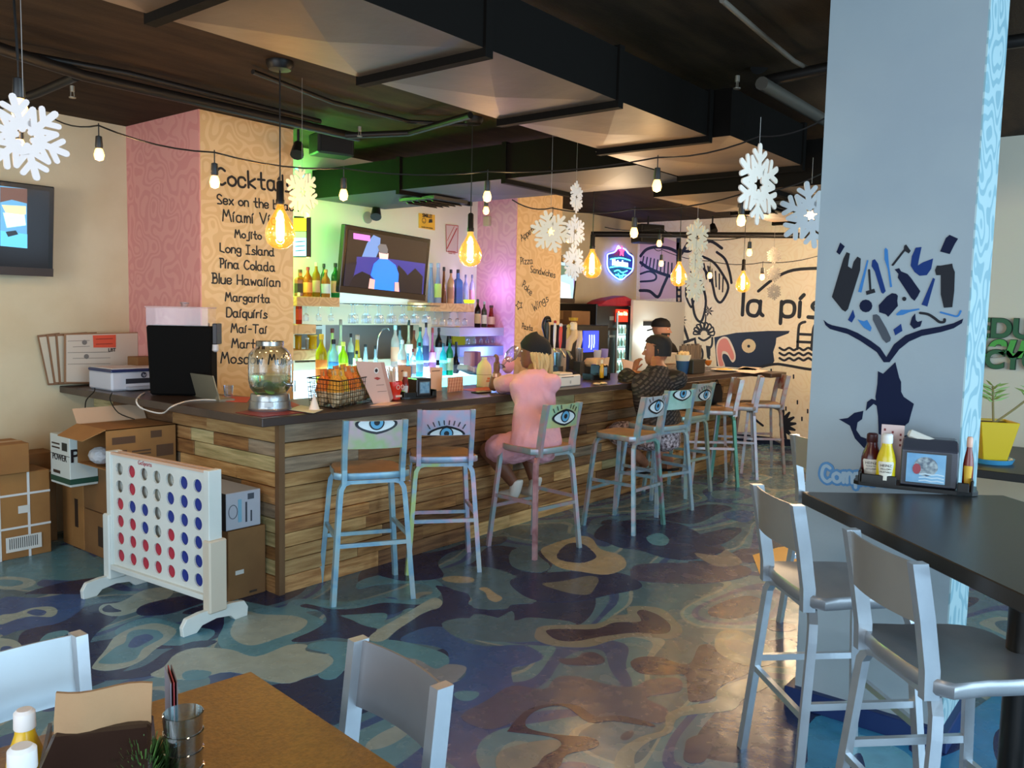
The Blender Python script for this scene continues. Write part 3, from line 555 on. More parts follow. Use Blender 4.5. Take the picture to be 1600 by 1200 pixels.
# ================================================================== STOOLS
def mat_spray(c1,c2,c3,m=.4,r=.40,sc=5):
    def gz(h,k=.30):
        a=[int(h[i:i+2],16) for i in (1,3,5)]; g_=sum(a)/3*1.08+6; return '#%02x%02x%02x'%tuple(min(255,int(v*(1-k)+g_*k)) for v in a)
    c1,c2,c3=gz(c1,.45),gz(c2,.25),gz(c3,.25)
    """scuffed aluminium with sprayed patches of two colours"""
    k=('sp',c1,c2,c3,m)
    if k in MC: return MC[k]
    M=bpy.data.materials.new('m_spray'); M.use_nodes=True; nt=M.node_tree; P=nt.nodes['Principled BSDF']; L=nt.links
    P.inputs['Metallic'].default_value=m; P.inputs['Roughness'].default_value=r
    tc=nt.nodes.new('ShaderNodeTexCoord'); nz=nt.nodes.new('ShaderNodeTexNoise'); nz.inputs['Scale'].default_value=sc; nz.inputs['Detail'].default_value=3; L.new(tc.outputs['Object'],nz.inputs[0])
    cr_=nt.nodes.new('ShaderNodeValToRGB'); e=cr_.color_ramp.elements; e.new(.5); e.new(.6)
    for i,(p,h) in enumerate(((.38,c1),(.46,c2),(.56,c3),(.66,c1))): e[i].position=p; e[i].color=lin(h)
    L.new(nz.outputs[0],cr_.inputs[0]); L.new(cr_.outputs[0],P.inputs['Base Color']); MC[k]=M; return M
ALU=mat('#c3c8cc',.32,.7,(12,'#b9bfc4'),(90,.02)); ALD=mat('#a3a4a6',.36,.6,(6,'#96989b'),(90,.02))
m_seat_sheen=mat('#b8926c',.40,.25,(5,'#8f7a66'),(30,.05))  # orange lamp reflection put into the tan seat colour
def arch(sy,z):   # inverted-U leg frame end, returns points of one leg from the seat underside to the floor
    return None
def stool(label,cat,loc,rz,mf,ms,mb,legs=(None,)*4,seat_h=.76,back_top=1.07,eye=None,group=None,ring=True,taper=1.0,name='bar_stool'):
    o=th(name,label,cat,loc,rz,group); k=0; sh=seat_h
    # seat: rounded pan with a rolled rim (rear edge straight, front round)
    def outline(s,z): 
        P=[(-.185,-.19),(.185,-.19),(.205,-.05),(.20,.10),(.165,.175),(.09,.20),(-.09,.20),(-.165,.175),(-.20,.10),(-.205,-.05)]
        return [V((p.x*s,p.y*s,z)) for p in cr([(x,y,0) for x,y in P],True,3)]
    ob('seat',G().loft([outline(.97,sh-.045),outline(1,sh-.035),outline(1,sh-.008),outline(.97,sh),outline(.80,sh-.006),outline(.4,sh-.014)]),ms,o,True)
    if ms is m_seat_sheen: ob('seat_rim',G().loft([outline(1.002,sh-.040),outline(1.012,sh-.036),outline(1.012,sh-.006),outline(1.0,sh-.001)],cap=False),mf,o,True)
    # legs bend out from under the seat, like two upside-down U frames
    i=0
    for sy in (-1,1):
        for sx in (-1,1):
            pts=[(sx*.0,sy*.165,sh-.055),(sx*.13,sy*.168,sh-.055),(sx*.165,sy*.172,sh-.066),(sx*.185,sy*.178,sh-.10),(sx*.192,sy*.182,sh-.16),(sx*.235*taper,sy*.232*taper,0)]
            ob('leg',G().tube(pts,.0145,4,True,(0,1,0)),legs[i] or mf,o,False); i+=1
    def lg(sx,sy,z):
        t=(sh-.16-z)/(sh-.16); return V((sx*(.192+(.235*taper-.192)*t),sy*(.182+(.232*taper-.182)*t),z))
    zr=(.30,.38,.38,.34) if sh>.6 else ()
    if zr:
        for (a,b),z in zip((((-1,1),(1,1)),((-1,-1),(-1,1)),((1,-1),(1,1)),((-1,-1),(1,-1))),zr):
            ob('footrest',G().seg(lg(*a,z),lg(*b,z),.019,.024),mf,o)
    else:
        for sx in (-1,1): ob('side_rail',G().seg(lg(sx,-1,.2),lg(sx,1,.2),.019,.022),mf,o)
    # back posts and curved backrest
    bt=back_top-.0
    for sx in (-1,1):
        ob('back_post',G().loft([[V((sx*a,b,z)) for a,b in ((x0,y0),(x0+.029,y0),(x0+.029,y0+.044),(x0,y0+.044))] for x0,y0,z in ((.154,-.213,sh-.06),(.154,-.216,sh+.02),(.156,-.240,sh+.16),(.156,-.270,bt))]),mf,o)
    def arcy(x): return -.02*(1-(x/.16)**2)
    def back(z,yo,th_): return [V((x,-.262+.032*(bt-z)/.14*.5+arcy(x)+yo,z)) for x in [(-.16+.32*j/10) for j in range(11)]]
    zb=bt-.165
    r0=[back(zb,.006,0)+back(zb,.012,0)[::-1],back(bt-.002,.006,0)+back(bt-.002,.012,0)[::-1]]
    ob('backrest',G().loft(r0),mb,o,True)
    if eye:
        yo=.003; cz_=bt-.085+eye.get('dz',0)
        def S2(x,z): return V((x,-.262+.032*(bt-z)/.14*.5+arcy(x)+yo,z))
        def clipz(z): return min(max(z,zb+.003),bt-.004)
        def shape(nm,pts,h,l):
            P=[(x,clipz(z)) for x,z in pts]
            P=[S2(x,z)-V((0,l,0)) for x,z in P]; g=G(); ok=[P[0]]
            for p in P[1:]:
                if (p-ok[-1]).length>1e-4: ok.append(p)
            if len(ok)>2:
                cx=sum((p for p in ok),V())/len(ok); a=[g.b.verts.new(p) for p in ok]; c=g.b.verts.new(cx)
                for j in range(len(a)): g.b.faces.new((a[j],a[(j+1)%len(a)],c))
                ob(nm,g,mat(h,.5),o)
        W_,Hh=.122,.060
        almond=lambda w,h:[(w*math.cos(t),h*math.sin(t)*(1-.25*abs(math.cos(t)))) for t in [2*math.pi*j/24 for j in range(24)]]
        shape('eye_outline',[(x,cz_+z) for x,z in almond(W_,Hh)],'#14161c',.0018)
        shape('eye_white',[(x,cz_+z) for x,z in almond(W_*.86,Hh*.76)],'#d9e4e6',.0026)
        ex=eye.get('x',0)
        for r_,h_,l in ((.044,'#14161c',.0034),(.036,'#5fa6cc',.0042),(.017,'#14161c',.005)):
            shape('iris',[(ex+r_*math.cos(t),cz_+.008+min(r_*math.sin(t),Hh*.62)) for t in [2*math.pi*j/20 for j in range(20)]],h_,l)
        if eye.get('lash',1):
            for j in range(8):
                x=-.105+j*.03; z0_=cz_+Hh*math.sqrt(max(0,1-(x/.125)**2))+.006; z1_=z0_+.026; x2=x*1.15
                if z1_<bt-.004 and z0_>zb+.004: ob('lash',G().ribbon([S2(x,z0_)-V((0,.002,0)),S2(x2,z1_)-V((0,.002,0))],(0,-1,0),.006,.001),mat('#14161c',.5),o)
    return o
def place(top_mid,fwd):   # seat centre from the middle of the back's top edge and the facing direction
    f=V((fwd[0],fwd[1],0)).normalized(); return (top_mid[0]+f.x*.25,top_mid[1]+f.y*.25,0),math.atan2(-f.x,f.y)
BLUEL=mat_spray('#8fb0ba','#7fa6bd','#5f95bb'); 
eyes=[
 ('bar stool nearest the bar corner, blue-green frame, eye cut off at the top edge',(3.225,3.56),(.50,.86),mat_spray('#8fadb0','#86b3bf','#6a9fbe'),mat_spray('#b8b6b2','#c9a4b4','#9fc27a',.3,.5,4),dict(dz=.065,lash=0),None),
 ('second bar stool from the corner, pink and lime sprayed with long painted lashes',(3.89,3.635),(.63,.77),mat_spray('#9fb3b6','#cf9fb4','#7fa3c4'),mat_spray('#c3bfc0','#d39ab0','#8faed0',.3,.5,4),dict(dz=-.075),(mat_spray('#9db860','#a7bd5e','#7f9fb0'),None,None,None)),
 ('green-backed bar stool with a painted eye that the woman in pink sits on',(4.77,3.35),(.11,.99),mat_spray('#a9aeb0','#c99aa8','#8fb0b4'),mat_spray('#7fc08f','#8fc9a0','#c9c46a',.3,.5,4),dict(dz=-.01),(mat_spray('#c98a94','#d79aa0','#b06a70'),None,None,None)),
 ('empty bar stool in front of the man, white back with a painted eye',(5.80,3.20),(.0,1),mat_spray('#9fb6bd','#6fa9b9','#b9a0a6'),mat_spray('#c6ccd0','#b9b3bc','#a9c4c9',.3,.5,4),dict(dz=0),(None,mat_spray('#4fa58f','#b06a80','#6fb5b0'),None,None)),
 ('mint-backed bar stool with a painted eye that the man in black sits on',(6.43,3.31),(.2,.98),mat_spray('#8fb4c4','#7fa9cc','#9fb9b6'),mat_spray('#9fd6c4','#8fcdb8','#a9dccb',.2,.5,4),dict(dz=.05,lash=0),None),
 ('sixth bar stool from the bar corner, grey-green with a half-closed painted eye',(7.27,3.50),(.05,1),mat_spray('#8fb0b0','#84b0b8','#9fb89f'),mat_spray('#a9bfb4','#b3a9ad','#9fc0a9',.3,.5,4),dict(dz=-.03),None),
 ('bar stool turned sideways with a rusty pink back post, seventh from the corner',(8.09,3.53),(-.62,.79),mat_spray('#b3aaa6','#c08f86','#a9b0b0'),mat_spray('#b5a79a','#b98a70','#a99f94',.3,.5,4),None,(mat_spray('#4fae8f','#5fb89a','#4fae8f'),None,None,None)),
 ('silver bar stool with an orange and red painted back near the bar end',(8.62,3.50),(-.45,.89),mat_spray('#b9bcbf','#c3aeb8','#a9b3ba'),mat_spray('#c98a3a','#c2502a','#b8925a',.1,.5,9),None,(None,None,mat_spray('#4fae9a','#5fb8a4','#4fae9a'),None)),
 ('farthest bar stool, pale with a red patch on its back, against the mural wall',(9.1,3.44),(-.62,.80),mat_spray('#b9b0ae','#c08f8a','#a9b3ba'),mat_spray('#b9aca6','#b0483a','#c5bcb4',.3,.5,6),None,None)]
for lab,tm,fw,mf,mb,ey,lg_ in eyes:
    loc,rz=place(tm,fw); stool(lab,'bar stool',loc,rz,mf,m_seat_sheen,mb,lg_ or (None,)*4,eye=ey,group='hand-painted stools along the bar')
for lab,tm,fw in (('bare aluminium bar stool at the high black table, left one','L','') ,):
    pass
loc,rz=place((2.91,1.11),(.7,-.7)); stool('bare aluminium bar stool at the high black table, farther from the camera','bar stool',loc,rz,ALU,ALD,mat('#b0aaa0',.34,.6,(3,'#a39d93'),None),group='aluminium stools at the high table')
loc,rz=place((2.465,.63),(.7,-.7)); stool('bare aluminium bar stool at the high black table, nearest the camera at right','bar stool',loc,rz,ALU,ALD,mat('#b0aaa0',.34,.6,(3,'#a39d93'),None),group='aluminium stools at the high table')
stool('aluminium bar stool beyond the high table, only rails and a leg seen','bar stool',(3.42,-.28,0),math.radians(45),ALU,ALD,ALU,group='aluminium stools at the high table')
p_=at(1275,686,2,1.07); loc,rz=place((p_.x,p_.y),(.85,-.5)); stool('pale bar stool behind the blue column, only its back edge showing','bar stool',loc,rz,ALU,ALD,mat('#b9b3a4',.4,.5),group='aluminium stools at the high table')
st_=stool('bar stool with a yellow-orange painted seat behind the foremost aluminium stools','bar stool',(3.95,1.62,0),math.radians(-60),ALU,mat('#e0a21e',.4,.1),ALU,group='aluminium stools at the high table') if False else None
loc,rz=place((1.335,1.39),(-.99,.16)); stool('aluminium chair with a dark curved back at the right end of the brown table','chair',loc,rz,ALU,ALD,mat('#9c9b9c',.34,.65,(3,'#8f8f92'),None),seat_h=.45,back_top=.88,name='dining_chair',group='aluminium chairs at the brown table')
loc,rz=place((.75,2.10),(.0,-1)); stool('aluminium chair with a pale back at the far left of the brown table','chair',loc,rz,ALU,ALD,mat('#c9d2d6',.28,.6),seat_h=.45,back_top=.88,name='dining_chair',group='aluminium chairs at the brown table')
# ================================================================== TABLES
def table(name,label,corner,u,v,lu,lv,z,t,mt,ml,posts):
    u=V((u[0],u[1],0)).normalized(); v=V((v[0],v[1],0)).normalized(); c=V((corner[0],corner[1],0))
    o=th(name,label,'table',c+u*lu/2+v*lv/2)
    q=[c,c+u*lu,c+u*lu+v*lv,c+v*lv]; ob('table_top',G().prism([p+V((0,0,z-t)) for p in q],(0,0,1),t).bev(.003),mt,o,w=True)
    for a,b in posts:
        p=c+u*a+v*b; ob('post',G().cyl(p+V((0,0,.03)),p+V((0,0,z-t)),.048,n=20),ml,o,True,w=True)
        ob('base',G().lathe([(.01,0),(.25,0),(.25,.012),(.20,.028),(.06,.04),(.05,.05)],p,28),ml,o,True,w=True)
    return o
BLK=mat('#161412',.30,.2)
table('high_table','high black table with a round post at the lower right',(3.02,1.054),(-.70,-.714),(.64,-.77),1.55,.74,1.07,.045,mat('#2a2622',.30,0,(1.2,'#221f1c',.5,6,1),(60,.03)),BLK,((.66,.36),(1.35,.36)))
GOLD=mat('#7a5220',.36,0,(90,'#946528'),(120,.10))
table('dining_table','low brown-gold table at the bottom left',(1.245,1.845),(-.985,.12),(-.115,-.985),1.25,.80,.75,.035,GOLD,BLK,((.6,.4),))
table('ledge_table','dark table against the cream wall behind the blue column, with a yellow plant pot',(5.75,1.02),(0,-1),(1,0),1.9,1.28,.80,.05,mat('#25221f',.4),BLK,((.5,.6),(1.4,.6)))
# floor grille mat
fm=th('floor_mat','brown ribbed floor mat beyond the high table','mat',(5.6,.0,0))
ob('backing',G().box(5.25,-.45,.001,5.95,.52,.008),mat('#2b241f',.8),fm,w=True)
for i in range(24): ob('rib',G().box(5.26,-.44+i*.04,.008,5.94,-.42+i*.04,.018),mat('#5d4a3e',.8),fm,w=True)
# ================================================================== LIGHT BULBS
m_sock=mat('#14100d',.45); m_fil=mat('#ffd9a0',.5,em=('#ffcf7a',9)); m_core=mat('#ffe6bd',.5,em=('#ffb850',4.5))
def pendant(i,x,label):
    z=2.155-i*.012; zc=ZC if i<1 else ZC
    o=th('pendant_lamp',label,'lamp',(x,4.0,z),0,'teardrop filament pendants over the bar')
    top=(2.595-z if 4.6<x<5.4 else ZC-z)
    ob('cord',G().cyl((0,0,.20),(0,0,top-.02),.004,n=6),m_sock,o); ob('canopy',G().lathe([(.005,top-.05),(.06,top-.045),(.075,top-.02),(.075,top)],n=20),mat('#1d1916',.4,.4),o,True)
    ob('socket',G().lathe([(.012,.24),(.02,.23),(.021,.14),(.024,.135),(.024,.11),(.01,.108)],n=14),m_sock,o,True)
    ob('bulb',G().lathe([(.018,.115),(.022,.09),(.036,.06),(.060,.02),(.080,-.025),(.083,-.065),(.070,-.105),(.040,-.13),(.002,-.137)],n=24),mat_bulb(),o,True)
    ob('filament',G().lathe([(.004,.08),(.018,.06),(.024,0),(.025,-.05),(.020,-.085),(.003,-.095)],n=12),m_fil,o,True)
    lamp('POINT','pendant_light',(x,4.0,z-.01),30,(1,.62,.26),.035)
for i,(x,l) in enumerate(((2.90,'nearest teardrop filament pendant, in front of the cocktail menu'),(4.50,'second teardrop pendant, before the pink column right of the television'),(6.06,'third teardrop pendant, left of the blue neon beer sign'),(7.63,'fourth teardrop pendant, in front of the painted palm trunk'),(9.18,'farthest teardrop pendant, above the letters la'))): pendant(i,x,l)
def string_bulb(p,label,group,drop=.045,sc=1.,lit=True,pw=2.6):
    o=th('string_bulb',label,'light bulb',p,0,group); d=-drop*sc
    ob('lead',G().cyl((0,0,.012),(0,0,d),.003,n=6),m_sock,o); ob('socket',G().lathe([(.006,d+.004),(.014*sc,d),(.017*sc,d-.045*sc),(.014*sc,d-.055*sc)],n=12),m_sock,o,True)
    ob('bulb',G().lathe([(.012*sc,d-.052*sc),(.018*sc,d-.065*sc),(.023*sc,d-.085*sc),(.018*sc,d-.105*sc),(.002,d-.112*sc)],n=14),m_core,o,True)
    if pw: lamp('POINT','bulb_light',(p[0],p[1],p[2]+d-.15*sc),pw,(1,.64,.30),.03)
def cable(label,pts,sag=.03,r=.0045):
    P=[]
    for a,b in zip(pts,pts[1:]):
        for j in range(6): t=j/6; P.append(a.lerp(b,t)-V((0,0,sag*4*t*(1-t))))
    P.append(pts[-1]); ob('light_cable',G().tube(P,r,6),m_sock,None,True,label,'cable','string light cables')
A=[(78,182,5.4),(154,196,4.5),(335,238,4.4),(537,263,4.9),(762,268,5.2),(1028,246,4.6),(1160,262,4.6),(1187,213,4.4),(1292,183,4.5)]
A=[dp(*a) for a in A]; 
cable('black string light cable from the left wall across the menu to the upper right',[A[0],A[1],A[2],A[3],A[4],A[5],dp(1187,213,4.3),dp(1292,183,4.2),dp(1420,120,4.2)])
ga='string bulbs on the front cable'
for k,l in ((1,'string bulb at the left before the cream wall'),(2,'string bulb beside the capital C of the menu'),(3,'string bulb against the green-lit duct'),(4,'string bulb above the pendant by the pink column'),(5,'string bulb under the main duct, right of centre')): string_bulb(A[k],l,ga,.05,1.15)
string_bulb(dp(28,95,2.75),'bare bulb hanging on a cord at the top left corner',ga,.05,1.15); string_bulb(dp(30,190,2.9),'bulb glowing behind the big snowflake at the left edge',ga,.02,.8)
cable('cord holding the bulb at the top left corner',[dp(20,-30,2.75),dp(28,95,2.75)],0); cable('cord dropping to the bulb behind the left snowflake',[dp(31,130,2.9) ,dp(30,190,2.9)],0) if False else None
B=[dp(*a) for a in ((800,312,5.6),(862,325,5.6),(992,326,5.4),(1160,303,4.9),(1290,268,4.7))]
cable('second string light cable, sagging in front of the second menu column to the right',B)
gb='string bulbs on the middle cable'
for p,l in ((dp(864,326,5.6),'string bulb glowing through the snowflake by the second column'),(B[2],'string bulb above the hanging black speaker'),(B[3],'string bulb just under the starburst snowflake')): string_bulb(p,l,gb,.05,1.15)
Cc=[dp(*a) for a in ((945,355,8.5),(1031,356,8.3),(1085,372,8),(1172,368,7.6),(1285,364,7.2))]
cable('third string light cable beneath the mural top edge',Cc)
Dd=[dp(*a) for a in ((1020,385,9.3),(1034,390,9.3),(1110,408,9),(1192,410,8.8),(1285,398,8.6))]
cable('farthest string light cable crossing the painted palm',Dd)
gc='string bulbs on the far cables'
for p,l in ((Cc[1],'upper of two tiny string bulbs left of the palm'),(Dd[1],'lower of two tiny string bulbs left of the palm'),(Cc[3],'string bulb right of the palm on the third cable'),(Dd[3],'string bulb above the painted letter a'),(Dd[2],'faint string bulb among the palm fronds')): string_bulb(p,l,gc,.05,1.15,pw=.8)
string_bulb(dp(890,348,6.3),'small bulb right of the second menu column','string bulbs on the middle cable',.04,1.0,pw=.5); string_bulb(dp(760,305,6.2),'lower small bulb above the little wall speaker by the pink column','string bulbs on the middle cable',.03,1.0,pw=.5)
# ================================================================== SNOWFLAKES
def snow(label,px,py,d,R,squash,rot=0,h='#e9e6e2',star=False,group=None):
    p=dp(px,py,d); o=th('snowflake',label,'snowflake',p,0,group)
    v=(p-C0); yaw=math.atan2(-v.x,v.y)+math.acos(min(1,squash)); M=Matrix.Rotation(yaw,3,'Z')
    def q(x,z): return M@V((x,0,z))
    n=M@V((0,-1,0)); g=G(); w=R*.165
    for k in range(6):
        a=rot+k*math.pi/3+math.pi/2; ca,sa=math.cos(a),math.sin(a)
        def T(x,y): return q(x*ca-y*sa,x*sa+y*ca)
        g.ribbon([T(.20*R,0),T(.95*R,0)],n,w,.006)
        for s in (-1,1):
            g.ribbon([T(.58*R,0),T(.80*R,s*.26*R)],n,w*.85,.006); g.ribbon([T(.30*R,0),T(.62*R,s*.36*R)],n,w*.85,.006); g.ribbon([T(.30*R,s*.05*R),T(.30*R,s*.22*R)],n,w,.006)
    def ring(r): return [q(r*math.cos(rot+k*math.pi/3),r*math.sin(rot+k*math.pi/3)) for k in range(7)]
    g.ribbon(ring(.34*R),n,w*1.3,.006)
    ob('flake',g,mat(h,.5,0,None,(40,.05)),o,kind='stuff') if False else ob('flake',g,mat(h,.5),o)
    top=(2.60 if (1.9<p.y<2.75 and p.x<5.15) else ZC)-p.z-.003; top=.95*R+.12 if any(k_ in label for k_ in ('middle','bottom','starburst','blue-white')) else top
    ob('thread',G().cyl(q(0,.95*R),q(0,max(top,.95*R+.02)),.0012,n=4),mat('#8f8a85',.5),o)
    return o
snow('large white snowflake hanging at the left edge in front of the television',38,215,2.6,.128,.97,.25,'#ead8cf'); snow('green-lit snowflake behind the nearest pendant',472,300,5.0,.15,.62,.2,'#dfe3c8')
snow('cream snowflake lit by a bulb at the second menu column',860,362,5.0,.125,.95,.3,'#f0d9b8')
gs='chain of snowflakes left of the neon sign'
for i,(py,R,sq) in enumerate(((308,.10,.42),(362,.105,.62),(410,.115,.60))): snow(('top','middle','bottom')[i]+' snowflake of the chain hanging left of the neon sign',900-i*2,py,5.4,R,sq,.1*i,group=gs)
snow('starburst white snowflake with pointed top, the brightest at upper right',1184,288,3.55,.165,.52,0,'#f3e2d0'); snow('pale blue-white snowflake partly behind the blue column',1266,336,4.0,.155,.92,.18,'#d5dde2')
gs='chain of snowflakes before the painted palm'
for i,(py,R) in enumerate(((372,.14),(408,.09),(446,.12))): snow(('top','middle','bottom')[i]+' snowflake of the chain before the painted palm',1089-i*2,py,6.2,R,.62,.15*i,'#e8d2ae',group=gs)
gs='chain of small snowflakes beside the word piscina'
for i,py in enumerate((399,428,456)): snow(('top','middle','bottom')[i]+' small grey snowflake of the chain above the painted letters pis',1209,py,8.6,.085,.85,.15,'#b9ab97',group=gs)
# ================================================================== TELEVISIONS
def tvset(label,c,w,h,yaw,tilt,roll,paint,h_='#0d0c0d',bez=.035):
    o=th('television',label,'television',c)
    u=V((math.cos(yaw),math.sin(yaw),0)); n0=V((math.sin(yaw),-math.cos(yaw),0)); v=V((0,0,1))*math.cos(tilt)+n0*math.sin(tilt)
    U_=u*math.cos(roll)+v*math.sin(roll); V_=v*math.cos(roll)-u*math.sin(roll); n=U_.cross(V_).normalized()
    if n.dot(n0)<0: n=-n
    c=V(c)
    def Q(a,b,k=0): return c+U_*a+V_*b+n*k
    g=G(); a,b=w/2,h/2; g.prism([Q(-a,-b,-.06),Q(a,-b,-.06),Q(a,b,-.06),Q(-a,b,-.06)],n,.06)
    ob('housing',g.bev(.006),mat('#0e0c0d',.25),o,w=True)
    ob('bezel',G().prism([Q(-a,-b,0),Q(a,-b,0),Q(a,-b+bez*1.6,0),Q(-a,-b+bez*1.6,0)],n,.004),mat('#3a2b22',.3),o,w=True)
    sx0,sx1,sz0,sz1=-a+bez,a-bez,-b+bez*1.7,b-bez
    ob('screen',G().prism([Q(sx0,sz0,.001),Q(sx1,sz0,.001),Q(sx1,sz1,.001),Q(sx0,sz1,.001)],n,.002),mat('#08080a',.12,em=('#1c1714',1)),o,w=True)
    ob('wall_mount',G().seg(Q(0,0,-.06),V((c.x,c.y,c.z))+V((0,.3,0)),.08,.08),m_pipe,o,w=True)
    def onp(px,py,k=.004):
        d=ray(px,py); t=(c-C0).dot(n)/d.dot(n); p=C0+d*t; x=(p-c).dot(U_); y=(p-c).dot(V_); return Q(min(max(x,sx0),sx1),min(max(y,sz0),sz1),k)
    for i,(hh,e,P) in enumerate(paint): ob('screen_picture',G().prism([onp(*p,k=.0035+i*.0006) for p in P],n,.0004),mat(hh,.4,em=(hh,e)),o,w=True)
    return o
tvset('large flat television showing a player in a blue shirt, tilted over the bar shelves',(5.195,5.6,2.09),1.0,.575,-.032,.073,-.049,[
 ('#1b1412',1,[(541,358),(668,378),(662,464),(535,450)]),('#2a2a78',1,[(538,412),(556,414),(557,401),(590,402),(664,412),(660,464),(535,452)]),('#5e7cb0',1,[(565,401),(573,380),(583,367),(594,372),(593,388),(587,402)]),('#161420',1,[(538,412),(556,414),(557,409),(548,448),(536,447)]),
 ('#0d0b14',1,[(544,448),(553,430),(565,424),(578,430),(582,454)]),('#0d0b14',1,[(618,425),(622,414),(632,424),(636,430),(648,419),(660,432),(658,464),(624,460)]),('#8fa3e0',1,[(536,447),(578,454),(578,458),(536,451)]),
 ('#d39a93',1,[(577,435),(585,437),(583,458),(574,457)]),('#d39a93',1,[(616,440),(622,441),(622,462),(615,461)]),('#1f6fe0',1,[(592,404),(605,405),(617,414),(622,428),(621,441),(615,441),(614,461),(583,458),(585,437),(578,430),(583,412)]),('#e2b3ac',1,[(591,394),(606,396),(605,405),(592,404)]),('#5d5a5c',1,[(589,385),(593,381),(602,382),(605,390),(604,397),(592,395)]),('#d070c8',1,[(551,364),(577,368),(577,377),(551,373)])])
tvset('television at the left edge, high on the cream wall, showing a beach',(2.13,6.22,2.18),1.0,.62,.0,.10,0,[
 ('#4f86a8',1.2,[(0,262),(42,264),(42,388),(0,384)]),('#8fb6cf',1.3,[(0,262),(42,264),(42,292),(0,290)]),('#5a4038',1,[(0,292),(42,292),(42,318),(18,312),(0,316)]),('#c9b890',1,[(2,320),(40,322),(40,335),(12,340)]),('#a9d3ea',1.2,[(4,332),(38,336),(40,352),(10,356)]),('#4f9fc4',1.3,[(0,360),(42,366),(42,388),(0,384)]),('#1d2a33',1,[(8,362),(24,360),(28,366),(12,370)])])
tvset('television beside the second menu column, partly hidden, with a bluish picture',(7.98,5.9,2.09),.95,.56,-.25,.12,0,[
 ('#8fb0c4',1.1,[(874,409),(910,414),(906,468),(874,470)]),('#3d5f52',1,[(876,414),(887,416),(886,428),(876,430)]),('#6a4f8f',1,[(896,436),(905,432),(908,445),(898,450)]),('#c9d3d8',1.1,[(876,440),(890,445),(892,466),(876,468)])])
# ================================================================== SIGNS ON THE WALLS
def txt(name,s,loc,size,m,parent,n,ext=.002,up=(0,0,1),bold=0,align='CENTER',shear=0,sx=1):
    cu=bpy.data.curves.new(name,'FONT'); cu.body=s; cu.size=size; cu.extrude=ext; cu.align_x=align; cu.align_y='CENTER'; cu.offset=bold; cu.shear=shear
    o=bpy.data.objects.new(name,cu); dg=bpy.context.evaluated_depsgraph_get(); COL.objects.link(o)
    me=bpy.data.meshes.new_from_object(o.evaluated_get(bpy.context.evaluated_depsgraph_get())); bpy.data.objects.remove(o)
    n=V(n).normalized(); v=(V(up)-n*V(up).dot(n)).normalized(); u=v.cross(n)
    M=Matrix(((u.x,v.x,n.x,0),(u.y,v.y,n.y,0),(u.z,v.z,n.z,0),(0,0,0,1)))
    me.transform(Matrix.Translation(V(loc))@M@Matrix.Diagonal((sx,1,1,1)))
    if parent is not None: me.transform(parent.matrix_basis.inverted())
    me.materials.clear(); me.materials.append(m); q=bpy.data.objects.new(name,me); COL.objects.link(q); q.parent=parent; return q
def board(name,label,cat,P,n,t,h,m=None,back=.0):
    c=sum(P,V())/len(P); o=th(name,label,cat,c); ob('board',G().prism(P,n,t),m or mat(h,.5),o,w=True); return o,c
N1=(0,-1,0); N2=(-1,0,0)
yw=YR-.001
P=[at(x,y,1,yw) for x,y in ((654,333),(679,336),(679,360),(654,356))]; o,c=board('smile_sign','small yellow smile you are on camera sign above the television','sign',P,N1,.006,'#e0a822')
txt('lettering','SMILE!',c+V((0,-.008,.055)),.050,INK,o,N1,.001,bold=.001); txt('lettering','YOU\'RE ON CAMERA',c+V((0,-.008,-.06)),.017,INK,o,N1,.001)
ob('smiley',G().ribbon([c+V((-.045+.025*math.cos(a*.5236),-.007,.005+.025*math.sin(a*.5236))) for a in range(13)],N1,.005,.001).ribbon([c+V((-.058+.013*k,-.007,-.004-.006*(1-abs(k-1)))) for k in range(3)],N1,.004,.001),INK,o,w=True)
ob('camera_picture',G().prism([c+V((.02,-.007,-.01)),c+V((.075,-.007,-.002)),c+V((.07,-.007,.03)),c+V((.028,-.007,.026))],N1,.001),INK,o,w=True)
P=[at(x,y,1,yw) for x,y in ((696,351),(715,353),(714,395),(697,393))]; o,c=board('notice_sign','white and red notice plate with diagonal lettering beside the pendant','sign',P,N1,.006,'#c9b4a8')
RD=mat('#b0352c',.5); ob('border',G().ribbon([p+V((0,-.0065,0)) for p in P+[P[0]]],N1,.007,.001),RD,o,w=True); ob('stripe',G().ribbon([at(698,388,1,yw)+V((0,-.0065,0)),at(713,357,1,yw)+V((0,-.0065,0))],N1,.012,.001).ribbon([at(698,376,1,yw)+V((0,-.0065,0)),at(709,354,1,yw)+V((0,-.0065,0))],N1,.006,.001),RD,o,w=True)
for z in (-.13,-.15): txt('lettering','NO REFUNDS' if z>-.14 else 'THANK YOU',c+V((0,-.0075,z)),.018,RD,o,N1,.0008)
# lit beer sign in the recess, partly behind the first column
bs=th('beer_sign','lit yellow and cyan beer sign glowing beside the first menu column','sign',(4.3,5.72,2.1))
ob('case',G().prism([at(x,y,1,5.74) for x,y in ((452,338),(479,340),(479,402),(452,402))],N1,.06),mat('#1b1d1c',.4),bs,w=True)
for a,b,h,e in ((341,361,'#e6e21e',2.2),(362,372,'#7fd06a',1.8),(372,400,'#8feaf0',2.2)): ob('lit_panel',G().prism([at(x,y,1,5.68) for x,y in ((454,a),(478,a),(478,b),(454,b))],N1,.003),mat(h,.4,em=(h,e)),bs,w=True)
for y_ in (378,385,392): ob('lettering',G().ribbon([at(462,y_,1,5.676),at(476,y_-1,1,5.676)],N1,.007,.001),mat('#2a6a8a',.5),bs,w=True)
ob('neon_edge',G().tube([at(481,330,1,5.72),at(481,403,1,5.72)],.012,8),mat('#e8ff8a',.4,em=('#c6ff4a',9)),bs,w=True)
